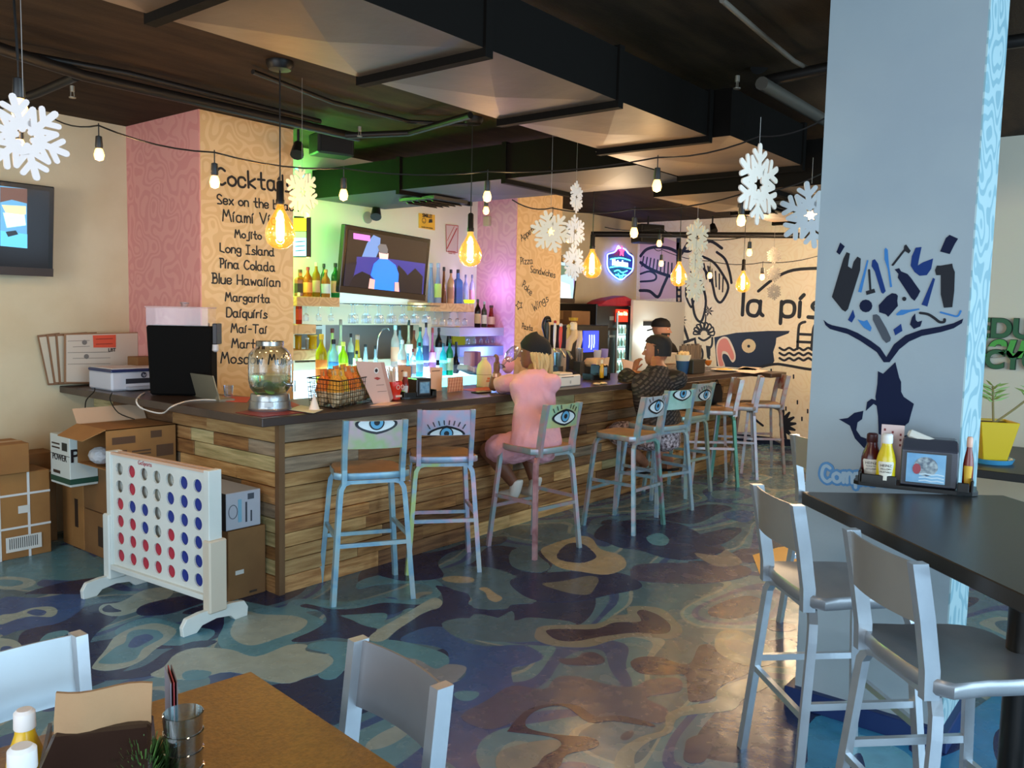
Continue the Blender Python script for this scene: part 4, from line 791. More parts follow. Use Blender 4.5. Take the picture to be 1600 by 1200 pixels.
gn=th('bar_neon','yellow-green neon scroll above the beer sign','sign',(4.3,5.85,2.45)); NG=mat('#d8ff5a',.4,em=('#aaff3a',7)); NB=mat('#7fffe0',.4,em=('#4affd8',6))
ob('green_tube',G().tube(cr([at(x,y,1,5.85) for x,y in ((462,300),(470,294),(474,302),(468,310),(462,318),(470,322),(476,312))]),.008,8),NG,gn,True,w=True)
ob('cyan_tube',G().tube(cr([at(x,y,1,5.85) for x,y in ((462,262),(468,266),(474,275),(478,286),(474,294))]),.008,8),NB,gn,True,w=True)
# neon beer sign on the back wall
YN=YW-.04
nb=th('neon_sign','blue neon beer sign with a red star on the cream back wall','neon sign',at(967,415,1,YN))
NBL=mat('#6f86ff',.4,em=('#5a6bff',7)); NCY=mat('#7fe8ff',.4,em=('#35c8e8',5)); NRD=mat('#ff4a6a',.4,em=('#ff2a4a',6)); NWH=mat('#c9d8ff',.4,em=('#9fb8ff',6))
def nt_(pts,m,nm='neon_tube',r=.010,cl=False): 
    q=cr([at(x,y,1,YN) for x,y in pts],cl); q=q+[q[0]] if cl else q
    ob(nm,G().tube(q,r,8),m,nb,True,w=True)
ob('backing_plate',G().prism(cr([at(x,y,1,YN+.035) for x,y in ((950,396),(960,393),(966,388),(975,388),(980,394),(988,398),(988,423),(984,430),(972,437),(962,434),(952,424),(949,414))],True,3),N1,.006),mat('#23324f',.5),nb,w=True)
nt_([(950,397),(960,394),(966,388),(976,389),(982,396),(989,402),(989,416),(987,424),(978,432),(971,437),(963,434),(953,425),(949,415),(949,404)],NBL,cl=True)
nt_([(954,405),(970,403),(985,407)],NCY,r=.008); nt_([(953,418),(970,416),(986,420)],NCY,r=.008)
nt_([(960,424),(966,422),(972,426),(980,423)],NCY,r=.008); nt_([(962,429),(970,431),(978,429)],NCY,r=.008); nt_([(966,427),(970,436),(974,428)],NCY,r=.008)
c=at(971,393,1,YN-.01); ob('red_star',G().prism([c+V(((.075 if k%2==0 else .032)*math.sin(k*math.pi/5),0,(.075 if k%2==0 else .032)*math.cos(k*math.pi/5))) for k in range(10)],N1,.012),NRD,nb,w=True)
nt_([(963,390),(966,384),(969,388)],NBL,r=.008)
txt('neon_lettering','Heineken',at(969,411.5,1,YN-.012),.115,NWH,nb,N1,.006,bold=.003,sx=.95)
# reduce reuse recycle sign on the side wall
XR=7.1; GR1=mat('#1f5a35',.5); GR2=mat('#3f9a35',.45)
rs=th('recycle_sign','cut-out green sign with stacked words on the cream wall behind the column','sign',at(1590,542,0,XR-.02))
for s,(px,py),sz,m,bo in (('REDUCE',(1583,515),.19,GR1,.006),('Reuse',(1578,541),.25,GR2,.008),('RECYCLE',(1580,564),.18,GR1,.006)):
    p=at(px,py,0,XR-.03); txt('word_board',s,V((XR-.012,p.y,p.z)),sz*1.04,mat('#123a20',.5),rs,N2,.010,bold=bo+.003,shear=.25 if s=='Reuse' else 0); txt('word',s,V((XR-.03,p.y,p.z)),sz,m,rs,N2,.006,bold=bo,shear=.25 if s=='Reuse' else 0)
# small wall fittings over the recess
o=th('round_wall_vent','small round grey wall grille above the television','vent',at(574,340,1,yw)); ob('ring',G().lathe([(.03,0),(.055,0),(.055,.008),(.03,.008)],n=20,M=Matrix.Rotation(math.pi/2,3,'X')),mat('#8d8d85',.5),o); ob('hub',G().lathe([(.001,0),(.028,0),(.02,.006)],n=16,M=Matrix.Rotation(math.pi/2,3,'X')),mat('#55564f',.5),o)
o=th('wall_speaker','small tan box with wires on the pink column face above the second pendant','box',at(764,346,1,5.8)); ob('box',G().bx((0,0,0),(.11,.08,.10)).bev(.008),mat('#b9a184',.5),o); ob('conduit',G().cyl((.04,.02,.04),(.04,.02,.4),.012),mat('#c9937a',.5),o)

# ================================================================== SHELVES, GLASSES AND BOTTLES
m_shelf=mat_worm('#c99a6c','#d6aa7c',9,.6,.4); m_shb=mat('#a9a4c4',.5)
def shelf(name,label,px0,px1,py0,py1,y0=5.64,m=m_shelf):
    a=at(px0,(py0+py1)/2,1,y0); b=at(px1,(py0+py1)/2,1,y0); zt=at((px0+px1)/2,py0,1,y0).z; zb=at((px0+px1)/2,py1,1,y0).z
    o=ob(name,G().box(a.x,y0,zb,b.x,YR,zt).bev(.003),m,None,False,label,'shelf'); return zt
ZL=shelf('wall_shelf','patterned tan shelf left of the television holding whiskey bottles',464,531,464,479)
ZR=shelf('wall_shelf','patterned tan shelf right of the television holding clear bottles',672,741,474,487)
Z1=shelf('wall_shelf','small tan shelf against the first column, upper',455,494,507,522)
Z2=shelf('wall_shelf','small tan shelf against the first column, lower',455,494,547,563)
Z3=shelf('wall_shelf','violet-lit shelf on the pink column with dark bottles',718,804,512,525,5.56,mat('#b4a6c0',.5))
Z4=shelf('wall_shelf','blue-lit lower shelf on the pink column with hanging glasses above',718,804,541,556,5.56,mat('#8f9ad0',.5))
# frosted lit step under the back-bar bottles
ds=th('lit_bottle_step','frosted white stepped bottle display glowing cyan behind the bar','shelf',(5.3,5.5,.94))
m_lit=mat('#dff6ff',.4,em=('#bfeaff',1.5)); m_lit2=mat('#a8f4ff',.4,em=('#6fe8f4',2.2))
ob('step',G().box(4.15,5.42,.94,6.3,5.62,1.08).bev(.004),m_lit,ds,w=True); ob('step',G().box(4.15,5.62,.94,6.3,5.86,1.16).bev(.004),m_lit,ds,w=True)
ob('glowing_edge',G().box(5.55,5.405,.96,6.3,5.419,1.07),m_lit2,ds,w=True)
KIND={'std':[(0,0),(.92,.0),(1,.03),(1,.58),(.9,.66),(.45,.76),(.34,.82),(.32,.92)],'sq':[(0,0),(.96,0),(1,.03),(1,.62),(.85,.68),(.38,.74),(.34,.90)],'tall':[(0,0),(.95,0),(1,.02),(1,.5),(.8,.7),(.42,.85),(.36,.93)],
 'round':[(0,0),(.6,0),(.95,.08),(1,.25),(.85,.42),(.4,.55),(.28,.65),(.26,.92)],'cone':[(0,0),(1,0),(.92,.2),(.7,.5),(.45,.8),(.42,.92)],'jar':[(0,0),(1,0),(1,.85),(.9,.9),(.9,.95)]}
def bottle(label,px,pyt,pyb,w,y,z,glass,cap,lab=None,kind='std',group=None,tr=.55,em=None):
    d=(at(px,pyb,1,y)-C0).dot(FW); r=w*d/FPX/2; x=at(px,pyb,1,y).x; h=at(px,pyt,1,y).z-z
    o=th('bottle',label,'bottle',(x,y,z),0,group); pr=[(a*r,b*h) for a,b in KIND[kind]]
    n=4 if kind=='sq' else 14
    M=Matrix.Rotation(math.pi/4-.3,3,'Z')@Matrix.Diagonal((1.3,1.3,1)) if n==4 else None
    ob('glass_body',G().lathe(pr,n=n,M=M),mat(glass,.12,tr=tr),o,n>4)
    rn=pr[-1][0]*1.25; ob('cap',G().lathe([(rn,h*.89),(rn*1.05,h*.90),(rn*1.05,h*.99),(rn*.8,h)],n=12),mat(cap,.4),o,True)
    if lab:
        if n==4: ob('label',G().lathe([(r*1.015,h*.14),(r*1.015,h*.48)],n=4,M=M),mat(lab,.6),o)
        else: ob('label',G().lathe([(r*1.01,h*.14),(r*1.025,h*.15),(r*1.025,h*.47),(r*1.01,h*.48)],n=n),mat(lab,.6),o,True)
    return o
g1='bottles on the shelf left of the television'; g2='bottles on the shelf right of the television'; g3='bottles on the violet-lit shelf'; g4='bottles on the lit back bar'
yl=5.78
BT=[('square amber whiskey bottle, leftmost on the shelf left of the television',469,421,463,15,yl,ZL,'#a4571a','#3a1d10','#2a1a14','sq',g1),
('squat amber bottle with a red cap and orange label left of the television',481,417,463,14,5.72,ZL,'#b8621e','#8f2338','#d98a4a','std',g1),
('honey-coloured bottle with a pale neck and cream label left of the television',494,410,462,13,yl,ZL,'#b07a22','#d8cfae','#d3a184','std',g1),
('dark green bottle standing behind the white-labelled one left of the television',506,412,460,11,5.88,ZL,'#274a2e','#2a2024',None,'std',g1),
('bottle with a blue-white label and tan cap left of the television',509,421,463,14,5.72,ZL,'#cf8a3a','#c9964a','#d5e2e8','std',g1),
('green whiskey bottle with a cream label beside the television edge',524,411,463,14,5.72,ZL,'#1f7a34','#1d2420','#e0b878','std',g1),
('tall clear bottle with a blue glow touching the right edge of the television',673,411,471,11,yl,ZR,'#a9bff0','#aab4d8',None,'cone',g2),('tall clear bottle second from the television\'s right edge',684,411,471,11,5.73,ZR,'#b3c3e8','#aab4d8','#c9e27a','cone',g2),
('slim amber bottle with a black cap right of the television',693,417,473,8,yl,ZR,'#8a4f14','#1c1413',None,'cone',g2),('tan painted bottle with a round black stopper right of the television',704,421,474,11,yl,ZR,'#d3a07c','#241c20','#b8846a','std',g2,0),
('square pale blue bottle with a dark stopper right of the television',715,421,474,12,yl,ZR,'#6f9ae6','#241c2c','#3a5aa8','sq',g2),('clear bottle with a grey top, left of two under the second pendant',727,429,473,8,yl,ZR,'#b9bfe8','#6f6f88',None,'std',g2),('clear bottle with a red dot, right of two under the second pendant',737,429,473,8,yl,ZR,'#c3b9e0','#6f6f88','#d88aa0','std',g2),
('dark wine bottle with a tan label on the violet-lit shelf',746,467,511,10,5.66,Z3,'#241512','#141014','#c9a67e','std',g3),('small dark green bottle with a white label on the violet-lit shelf',756,471,511,9,5.66,Z3,'#4a4a34','#8f9a80','#cfc9b4','std',g3),
('red syrup bottle with a pale label on the violet-lit shelf',767,477,511,12,5.66,Z3,'#8a1f1c','#3a1614','#d3a58c','cone',g3),('clear round bottle with a gold label on the violet-lit shelf',782,472,509,10,5.66,Z3,'#c9b9e0','#cfd0e8','#d8c060','round',g3),('clear skull-shaped bottle with dark marks at the shelf end by the second column',795,472,509,9,5.66,Z3,'#d8c9dc','#e0d8e8','#8a7f8f','std',g3),
('orange-red aperitif bottle on the small upper shelf at the first column',467,457,506,10,5.75,Z1,'#c4321c','#e8d9c0','#c9401c','std','bottles on the small column shelves'),
('yellow jar left of two on the small lower shelf at the first column',466,523,546,10,5.75,Z2,'#d8a818','#8f6a1a',None,'jar','bottles on the small column shelves'),('yellow jar right of two on the small lower shelf at the first column',488,523,546,14,5.75,Z2,'#d8a818','#b8901a',None,'jar','bottles on the small column shelves'),('little steel shaker between the yellow jars',480,528,547,5,5.70,Z2,'#a9acb0','#c9ccd0',None,'jar','bottles on the small column shelves')]
s1,s2=1.08,1.16
BB=[('yellow liqueur bottle with an orange label, left on the lit back bar',502,522,18,5.52,s1,'#d8c818','#e8c23a','#e07a2a','std'),('pale green bottle with a red-brown cap behind the yellow liqueur',519,513,17,5.74,s2,'#c9e08a','#5a2018',None,'round'),('big clear bottle with a black neck band, tallest on the lit back bar',532,499,15,5.74,s2,'#d3e8c9','#8f8a80','#e4eed8','round'),
('frosty blue vodka bottle with a blue label in front on the lit back bar',521,530,16,5.50,s1,'#a8dcf0','#10141c','#3f86c9','std'),('yellow-green bottle with a gold label on the lit back bar',536,534,16,5.52,s1,'#b8e02a','#e0e86a','#d8c23a','std'),('clear slim bottle with a dark base label on the lit back bar',548,521,10,5.74,s2,'#c9d8d0','#10141c','#2f3a40','std'),
('golden bottle with a grey cap on the lit back bar',558,523,13,5.62,s1,'#e0b82a','#a08a80','#d8cf9a','cone'),('small clear bottle with a pourer and black label beside the golden one',557,548,14,5.46,s1,'#c9e0b0','#14161c','#14161c','round'),('thin clear bottle with a black pourer spout',571,538,9,5.66,s2,'#c3d3e0','#14161c',None,'cone'),('clear bottle with a stout black cap near the faucet',586,540,12,5.60,s1,'#a9b8c9','#14161c',None,'round'),
('blush bottle with a brown label, left of the right-hand bottle group',617,508,13,5.74,s2,'#d8c9c4','#a8ccd8','#c98a70','std'),('clear bottle with a black cap in the right-hand group',624,509,11,5.82,s2,'#a8c9d8','#14161c',None,'std'),('frosted bottle with a salmon label, front of the right-hand group',628,531,14,5.50,s1,'#d0d8dc','#c9d0dc','#c4877a','std'),('cream bottle with a dark green cap in the right-hand group',638,500,13,5.74,s2,'#d8dcc0','#1a3a3c','#e4dcc8','round'),
('small brown-topped bottle behind the frosted one',646,516,11,5.82,s2,'#b87a5c','#6a3a2a','#c99a8a','std'),('teal glass bottle with a dark green neck in the right-hand group',656,511,11,5.70,s2,'#6fd0c4','#123830','#c9e8dc','std'),('tall lilac bottle with a black cap and navy label in the right-hand group',665,504,10,5.62,s2,'#b8b0e8','#14141e','#1f2456','std'),('magenta gin bottle with a red cap in the right-hand group',675,512,12,5.62,s1,'#d86aa8','#a03a3c','#e08ac0','round'),
('black bottle with a white collar right of the magenta gin',685,512,11,5.70,s2,'#18141a','#14141a','#e8e4ec','std'),('bright cyan bottle lit from below at the right of the back bar',692,536,11,5.50,s1,'#2fc4d8','#2a4a58','#7fe8ee','std'),('green glass bottle with a white label at the right of the back bar',702,530,12,5.48,s1,'#1fa070','#1a3a2a','#c9e8c9','std'),('black and white bottle with gold trim at the right of the back bar',701,512,14,5.76,s2,'#1c1518','#cfc9b8','#c9a890','cone'),
('round blue bottle in front of the right-hand group',637,552,13,5.46,s1,'#5ab0e0','#8fb8d8','#4f9fd8','round'),('small clear bottle with a rope-marked label among the right-hand group',645,545,10,5.47,s1,'#c9d0d8','#8a2a3a','#e4e4ee','std'),('sky-blue short bottle beside the tall lilac one',655,535,12,5.52,s1,'#4fb8e8','#14202c','#8fd0ee','std'),('squat black bottle at the end of the lit step',712,534,13,5.60,s1,'#141014','#141014',None,'round')]
for b in BT: bottle(*b)
for l,px,pt,w,y,z,gl,cp,lb,kd in BB:
    zt=at(px,pt,1,y).z; pb=pt+ (zt-z)*FPX/((V((at(px,pt,1,y).x,y,z))-C0).dot(FW)); bottle(l,px,pt,pb,w,y,z,gl,cp,lb,kd,g4)
o=ob('yellow_cloth',G().prism(cr([at(x,y,1,5.9) for x,y in ((708,513),(716,510),(722,520),(723,540),(712,545),(704,530))],True,3),N1,.03),mat('#e0cf1a',.8),None,True,'bright yellow cloth hanging between the bottles and the violet shelf','cloth')
o=th('citrus_dish','small glowing yellow-green dish under the second pendant','dish',at(733,474,1,5.70)); ob('dish',G().lathe([(.01,0),(.05,0),(.06,.035),(.055,.036),(.045,.006)],n=18),mat('#d8f02a',.3,em=('#c8f02a',.8)),o,True)  # dish is no lamp; a little emission brightens its colour
# stemware hanging from racks and inverted glasses
m_gl=mat_glow_glass('#f0f6ff',.45)
def wine(label,p,group,sc=1,up=False,name='wine_glass'):
    o=th(name,label,'glass',p,0,group); s=1 if up else -1
    ob('bowl',G().lathe([(.006*sc,s*.075*sc),(.03*sc,s*.09*sc),(.037*sc,s*.12*sc),(.032*sc,s*.165*sc)][::1],n=14),m_gl,o,True); ob('stem',G().lathe([(.032*sc,0),(.03*sc,s*.003*sc),(.004*sc,s*.01*sc),(.004*sc,s*.075*sc)],n=12),m_gl,o,True); return o
rk=th('glass_rack','black wire stemware rack under the television','rack',at(600,478,1,5.72)); 
for yy in (5.60,5.70,5.80): ob('wire',G().tube([V((4.78,yy,1.735)),V((5.85,yy,1.735))],.004,6),m_sock,rk,w=True)
for k in range(9): ob('crossbar',G().tube([V((4.80+k*.13,5.56,1.735)),V((4.80+k*.13,5.9,1.735))],.003,6),m_sock,rk,w=True)
ORD=['first', 'second', 'third', 'fourth', 'fifth', 'sixth', 'seventh', 'eighth', 'ninth', 'tenth', 'eleventh', 'twelfth', 'thirteenth', 'fourteenth', 'fifteenth', 'sixteenth', 'seventeenth', 'eighteenth']
for k in range(14): wine(ORD[k]+' hanging wine glass from the left under the television',V((4.84+k*.075,5.66+.05*(k%2),1.73)),'stemware under the television')
for k in range(3): wine(ORD[k]+' hanging wine glass from the left under the shelf left of the television',V((4.40+k*.13,5.72,ZL-.085)),'stemware under the left shelf',.7)
for k in range(5): wine(ORD[k]+' hanging wine glass from the left under the shelf right of the television',V((5.93+k*.11,5.72,ZR-.085)),'stemware under the right shelf',.8)
for k in range(7): wine(ORD[k]+' small glass from the left hanging between the violet and blue shelves',V((6.38+k*.10,5.68,Z3-.075)),'stemware between the lower shelves',.55)
# faucet in the pass-through and white shelving beyond
fc=th('faucet','curved steel faucet seen through the pass-through','faucet',(5.35,5.86,1.0)); ob('spout',G().tube(cr([at(x,y,1,5.88) for x,y in ((588,560),(589,545),(591,528),(597,516),(605,513),(608,516))]),.007,8),mat('#b9bdc0',.2,.9),fc,True,w=True); ob('foot',G().cyl(at(588,567,1,5.88),at(588,559,1,5.88),.014),mat('#b9bdc0',.2,.9),fc,w=True)
ks=th('kitchen_shelf','white kitchen shelf unit seen through the left of the pass-through','shelf',(4.62,6.3,1.2)); ob('upright',G().box(4.95,6.2,1.0,4.99,6.38,1.85),mat('#e4e6e4',.4),ks,w=True); ob('board',G().box(4.35,6.2,1.50,4.95,6.38,1.53),mat('#e4e6e4',.4),ks,w=True); ob('board',G().box(4.35,6.2,1.30,4.95,6.38,1.33),mat('#e4e6e4',.4),ks,w=True)
for k,(x,h) in enumerate(((4.55,'#2a2a2c'),(4.70,'#6a5a4a'),(4.84,'#2c3034'))): ob('kitchen_pot',G().lathe([(.01,0),(.05,0),(.055,.05),(.02,.06)],(x,6.26,1.53),14).box(x-.008,6.252,1.588,x+.008,6.268,1.60),mat(h,.4),None,True,('dark','brown','slate')[k]+' pot on the white shelf beyond the pass-through','pot','pots beyond the pass-through')
# ================================================================== PEOPLE
def skin(name,P,E,m,parent,sub=2,label=None,root=0):
    """P: list of ((x,y,z), radius or (rx,ry)); grows one continuous skinned surface"""
    me=bpy.data.meshes.new(name); me.from_pydata([tuple(p[0]) for p in P],E,[])
    o=bpy.data.objects.new(name,me); COL.objects.link(o)
    mo=o.modifiers.new('s','SKIN'); mo.use_smooth_shade=True; mo.branch_smoothing=.6
    for i,p in enumerate(P):
        r=p[1]; r=r if isinstance(r,(tuple,list)) else (r,r); me.skin_vertices[0].data[i].radius=r; me.skin_vertices[0].data[i].use_root=(i==root)
    s=o.modifiers.new('d','SUBSURF'); s.levels=sub; s.render_levels=sub
    dg=bpy.context.evaluated_depsgraph_get(); m2=bpy.data.meshes.new_from_object(o.evaluated_get(dg)); bpy.data.objects.remove(o)
    if parent is not None: m2.transform(parent.matrix_basis.inverted())
    m2.materials.clear(); m2.materials.append(m); m2.shade_smooth(); q=bpy.data.objects.new(name,m2); COL.objects.link(q); q.parent=parent
    return tag(q,label)
def pz(x,y,yy): return at(x,y,1,yy)
from mathutils import noise as MN
def fused(name,parts,m,parent,voxel=.013,it=5,label=None,wr=0):
    """one continuous surface: parts are ('r',[(centre,rx,ry)...],axis) elliptical trunks or ('t',[points],[radii]) tapering limbs"""
    g=G()
    for p in parts:
        if p[0]=='r':
            ax=V(p[2]).normalized(); ay=V((-ax.y,ax.x,0)); g.loft([[V(c)+ax*(rx*math.cos(2*math.pi*j/24))+ay*(ry*math.sin(2*math.pi*j/24)) for j in range(24)] for c,rx,ry in p[1]])
        else:
            P=cr(p[1],k=4); n=len(p[2])-1; R_=[]
            for i in range(len(P)): t=i/(len(P)-1)*n; a=min(int(t),n-1); R_.append(p[2][a]+(p[2][a+1]-p[2][a])*(t-a))
            g.tube(P,R_,14); g.sph(P[0],R_[0]*.98,12); g.sph(P[-1],R_[-1]*.98,12)
    bmesh.ops.recalc_face_normals(g.b,faces=list(g.b.faces))
    o=bpy.data.objects.new(name,mesh_of(name,g,m)); COL.objects.link(o)
    rm=o.modifiers.new('r','REMESH'); rm.mode='VOXEL'; rm.voxel_size=voxel; sm=o.modifiers.new('s','SMOOTH'); sm.factor=.6; sm.iterations=it
    m2=bpy.data.meshes.new_from_object(o.evaluated_get(bpy.context.evaluated_depsgraph_get())); bpy.data.objects.remove(o)
    if wr:
        for v in m2.vertices:
            c_=v.co; k=MN.noise(V((c_.x*9+c_.z*5,c_.y*9,c_.z*4.5)))+.5*MN.noise(V((c_.x*22,c_.y*22,c_.z*12-c_.x*9))); v.co=c_+v.normal*(wr*k)
    if parent is not None: m2.transform(parent.matrix_basis.inverted())
    m2.materials.clear(); m2.materials.append(m); m2.shade_smooth(); q=bpy.data.objects.new(name,m2); COL.objects.link(q); q.parent=parent; return tag(q,label)
def head(o,c,yaw,r,m_skin,m_dark,beard=False,pitch=0):
    """shaped head; local +Y is where the face looks"""
    M=Matrix.Rotation(yaw,3,'Z')@Matrix.Rotation(pitch,3,'X'); c=V(c)
    def T(x,y,z): return c+M@V((x*r,y*r,z*r))
    rings=[]
    for z,rx,ry,oy in ((-1.18,.30,.30,.30),(-1.08,.50,.52,.30),(-.85,.64,.74,.18),(-.55,.72,.86,.08),(-.2,.78,.93,.0),(.15,.82,.98,-.03),(.5,.80,.96,-.05),(.8,.66,.80,-.06),(1.02,.42,.52,-.06),(1.12,.12,.15,-.06)):
        rings.append([T(rx*math.sin(2*math.pi*j/20),oy+ry*math.cos(2*math.pi*j/20),z) for j in range(20)])
    g=G().loft(rings)
    g.loft([[T(x,y,z) for x,y in ((-.10,.88),(.10,.88),(.06,.93+dy),(-.06,.93+dy))] for z,dy in ((-.42,.18),(-.34,.28),(-.1,.12),(.08,.0))])
    for s in (-1,1): g.loft([[T(s*(.80+dx),y,z) for y,z,dx in ((-.12,-.38,0),(.06,-.34,0),(.10,.02,.03),(-.02,.14,.08),(-.20,.08,.10),(-.20,-.2,.07))],[T(s*(.74),y,z) for y,z in ((-.08,-.34),(.06,-.30),(.08,.0),(.0,.1),(-.12,.04),(-.12,-.2))]])
    ob('head',g,m_skin,o,True,w=True)
    EW=mat('#e6dfd8',.3); EI=mat('#20140f',.3)
    for s in (-1,1):
        ob('eye',G().sph(T(s*.30,.84,.02),.10*r,10,(1.3,.8,.7)),EW,o,True,w=True); ob('pupil',G().sph(T(s*.30,.92,.02),.052*r,8),EI,o,True,w=True)
        ob('eyebrow',G().ribbon([T(s*.16,.93,.24),T(s*.30,.92,.28),T(s*.46,.84,.22)],M@V((0,1,0)),.05*r,.02*r),m_dark,o,w=True)
    ob('mouth',G().ribbon([T(-.20,.90,-.64),T(0,.96,-.67),T(.20,.90,-.64)],M@V((0,1,0)),.09*r,.012*r),mat('#8a4a42',.5),o,w=True)
    if beard: 
        rr=[]
        for z,k in ((-1.22,.52),(-1.1,.66),(-.85,.80),(-.6,.86),(-.42,.84)): rr.append([T(.93*k*math.sin(a),.12+1.02*k*math.cos(a),z) for a in [(-1.45+2.9*j/14) for j in range(15)]])
        g=G(); R=[[g.b.verts.new(p) for p in q] for q in rr]
        for a,b in zip(R,R[1:]):
            for i in range(14):
                if not (4<=i<=9 and a is R[2]): g.b.faces.new((a[i],a[i+1],b[i+1],b[i]))
        ob('beard',g,m_dark,o,True,w=True)
    return T,M
def hand(o,wrist,palm_c,dirs,m,curl,side,name='hand'):
    """palm and five fingers; dirs=(forward, across) unit vectors, curl = direction fingers bend to"""
    f,a=V(dirs[0]).normalized(),V(dirs[1]).normalized(); cu=V(curl).normalized(); w=V(wrist); c=V(palm_c)
    P=[(w,.024),(c-f*.015,(.034,.018)),(c+f*.03,(.036,.016))]; E=[(0,1),(1,2)]
    skin('palm',P,E,m,o,1)
    for k,(off,L) in enumerate(((-.027,.070),(-.009,.080),(.009,.076),(.027,.060))):
        b=c+f*.028+a*off; skin('finger',[(b-f*.02,.0095),(b+f*L*.35,.009),(b+f*L*.6+cu*L*.3,.008),(b+f*L*.55+cu*L*.62,.007)],[(0,1),(1,2),(2,3)],m,o,1)
    b=c-f*.01+a*side*.03; skin('thumb',[(b,.011),(b+a*side*.025+f*.018,.010),(b+a*side*.03+f*.04+cu*.02,.009)],[(0,1),(1,2)],m,o,1)
SK1=mat('#7f4f38',.5,0,(20,'#744731')); SK2=mat('#a86f52',.5,0,(20,'#9c654a')); HB=mat('#16110f',.75,0,None,(200,.3))
# --- woman in pink drinking at the bar
wo=th('person','seated person in a pink shirt dress and black beanie drinking at the bar','person',(4.85,3.62,0))
uv=RT.copy(); uv.z=0; uv.normalize(); AX=(V((1,0,0))+uv*.9).normalized()
def pw(x,y,yy,d): q=pz(x,y,yy); return q,d*(q-C0).dot(FW)/FPX   # point and a width in the photo turned into metres
hc=pz(835,549,3.80); PKM=mat('#e2aab4',.9,0,(3,'#d79ca8'),(30,.3))
TR=[(pz(836,702,3.60),42,30),(pz(837,690,3.60),42,31),(pz(838,668,3.62),39,27),(pz(836,645,3.65),35,23),(pz(834,618,3.69),37,22),(pz(833,598,3.72),39,20),(pz(834,586,3.74),30,17),(pz(836,577,3.76),16,14)]
kk=6.05/FPX; sl=pz(797,599,3.90); el=pz(771,622,4.10); el.z=max(el.z,CT+.045); wr=pz(776,582,4.06); sr=pz(862,599,3.60); er=V((5.12,3.98,CT+.05)); wr2=V((4.98,4.16,CT+.04))
hipL,hipR=pz(820,695,3.68),pz(846,696,3.66); kneeL=pz(762,704,3.97); ankL=pz(806,760,3.84); kneeR=pz(792,706,4.0)+V((.22,0,0)); ankR=pz(836,756,3.86)
fused('body',[('r',[(c,a_*kk*.86,b_*kk*.86) for c,a_,b_ in TR],AX),('t',[pz(836,580,3.76),hc-V((0,0,.05))],[.055,.05]),('t',[sl,sl.lerp(el,.5),el],[.05,.042,.036]),('t',[el,el.lerp(wr,.5),wr],[.043,.040,.028]),('t',[sr,sr.lerp(er,.5),er],[.05,.042,.036]),('t',[er,wr2],[.036,.024]),
 ('t',[hipL,hipL.lerp(kneeL,.5),kneeL],[.105,.09,.066]),('t',[kneeL,kneeL.lerp(ankL,.35)+V((0,-.015,0)),ankL],[.062,.062,.036]),('t',[hipR,hipR.lerp(kneeR,.5),kneeR],[.105,.09,.066]),('t',[kneeR,kneeR.lerp(ankR,.35)+V((0,-.015,0)),ankR],[.062,.062,.036])],SK1,wo,.012)
lapL=hipL.lerp(kneeL,.72)
fused('shirt_dress',[('r',[(c,a_*kk,b_*kk) for c,a_,b_ in TR],AX),('t',[sl+V((.03,-.03,0)),sl,sl.lerp(el,.35),sl.lerp(el,.52)],[.07,.072,.074,.07]),('t',[sr,sr.lerp(er,.5),sr.lerp(er,.6)],[.07,.072,.07]),('t',[hipL,hipL.lerp(kneeL,.4),lapL],[.125,.118,.105]),('t',[hipR,hipR.lerp(kneeR,.4),hipR.lerp(kneeR,.7)],[.125,.118,.105])],PKM,wo,.012,3,None,.022)
T_,M_=head(wo,hc,math.radians(38),.108,SK1,mat('#5a3f28',.7))
g=G(); rr=[]
for z,k,oy in ((-.12,1.02,-.10),(.2,1.07,-.10),(.55,1.02,-.12),(.9,.78,-.16),(1.15,.45,-.2),(1.25,.08,-.22)): rr.append([T_(.90*k*math.sin(2*math.pi*j/20),oy+1.02*k*math.cos(2*math.pi*j/20),z+.35*math.cos(2*math.pi*j/20)*(1 if z<.5 else .4)) for j in range(20)])
ob('beanie',G().loft(rr),mat('#0f0d0e',.85,0,None,(120,.2)),wo,True,w=True)
BLD=mat('#d8b77c',.55,0,(60,'#b8925a',1,1,.1),(90,.5))
random.seed(3)
for k in range(26):
    a=math.pi*(.42+1.16*k/25); b0=T_(.80*math.sin(a)*1.0,-.06+.92*math.cos(a),-.05); b1=b0+V((random.uniform(-.02,.02),random.uniform(-.03,.01),-.10)); b2=b1+V((random.uniform(-.03,.03),random.uniform(-.02,.02),-.09-random.uniform(0,.04)))
    o_=ob('hair_lock',G().tube(cr([b0,b0.lerp(b1,.5)+(b0-hc).normalized()*.008,b1,b2]),[.018,.018,.019,.019,.019,.018,.018,.017,.016,.014,.012,.008,.005][:13],6),BLD,wo,True,w=True)
hd=wr+V((0,0,.06)); hand(wo,wr+V((0,0,-.005)),hd,((0.1,0,1),(.8,.4,0)),SK1,(.3,.75,-.1),1)
ob('watch',G().lathe([(.030,-.014),(.034,-.012),(.034,.012),(.030,.014)],wr+V((0,0,-.02)),16).bx(wr+V((-.01,-.036,-.02)),(.032,.01,.034)),mat('#d8a58a',.35,.6),wo,w=True,label='pink-gold wristwatch')
WS=mat('#d9d2c6',.7)
for a,f in ((ankL,V((-.02,.10,0))),(ankR,V((.02,.11,0)))):
    skin('shoe',[(a+V((0,-.03,-.03)),(.058,.055)),(a+V((0,.0,.05)),.058),(a+V((0,.02,-.06)),(.057,.048)),(a+f*.8+V((0,.02,-.075)),(.052,.036)),(a+f*1.35+V((0,.02,-.08)),(.045,.028))],[(0,1),(0,2),(2,3),(3,4)],WS,wo,2)
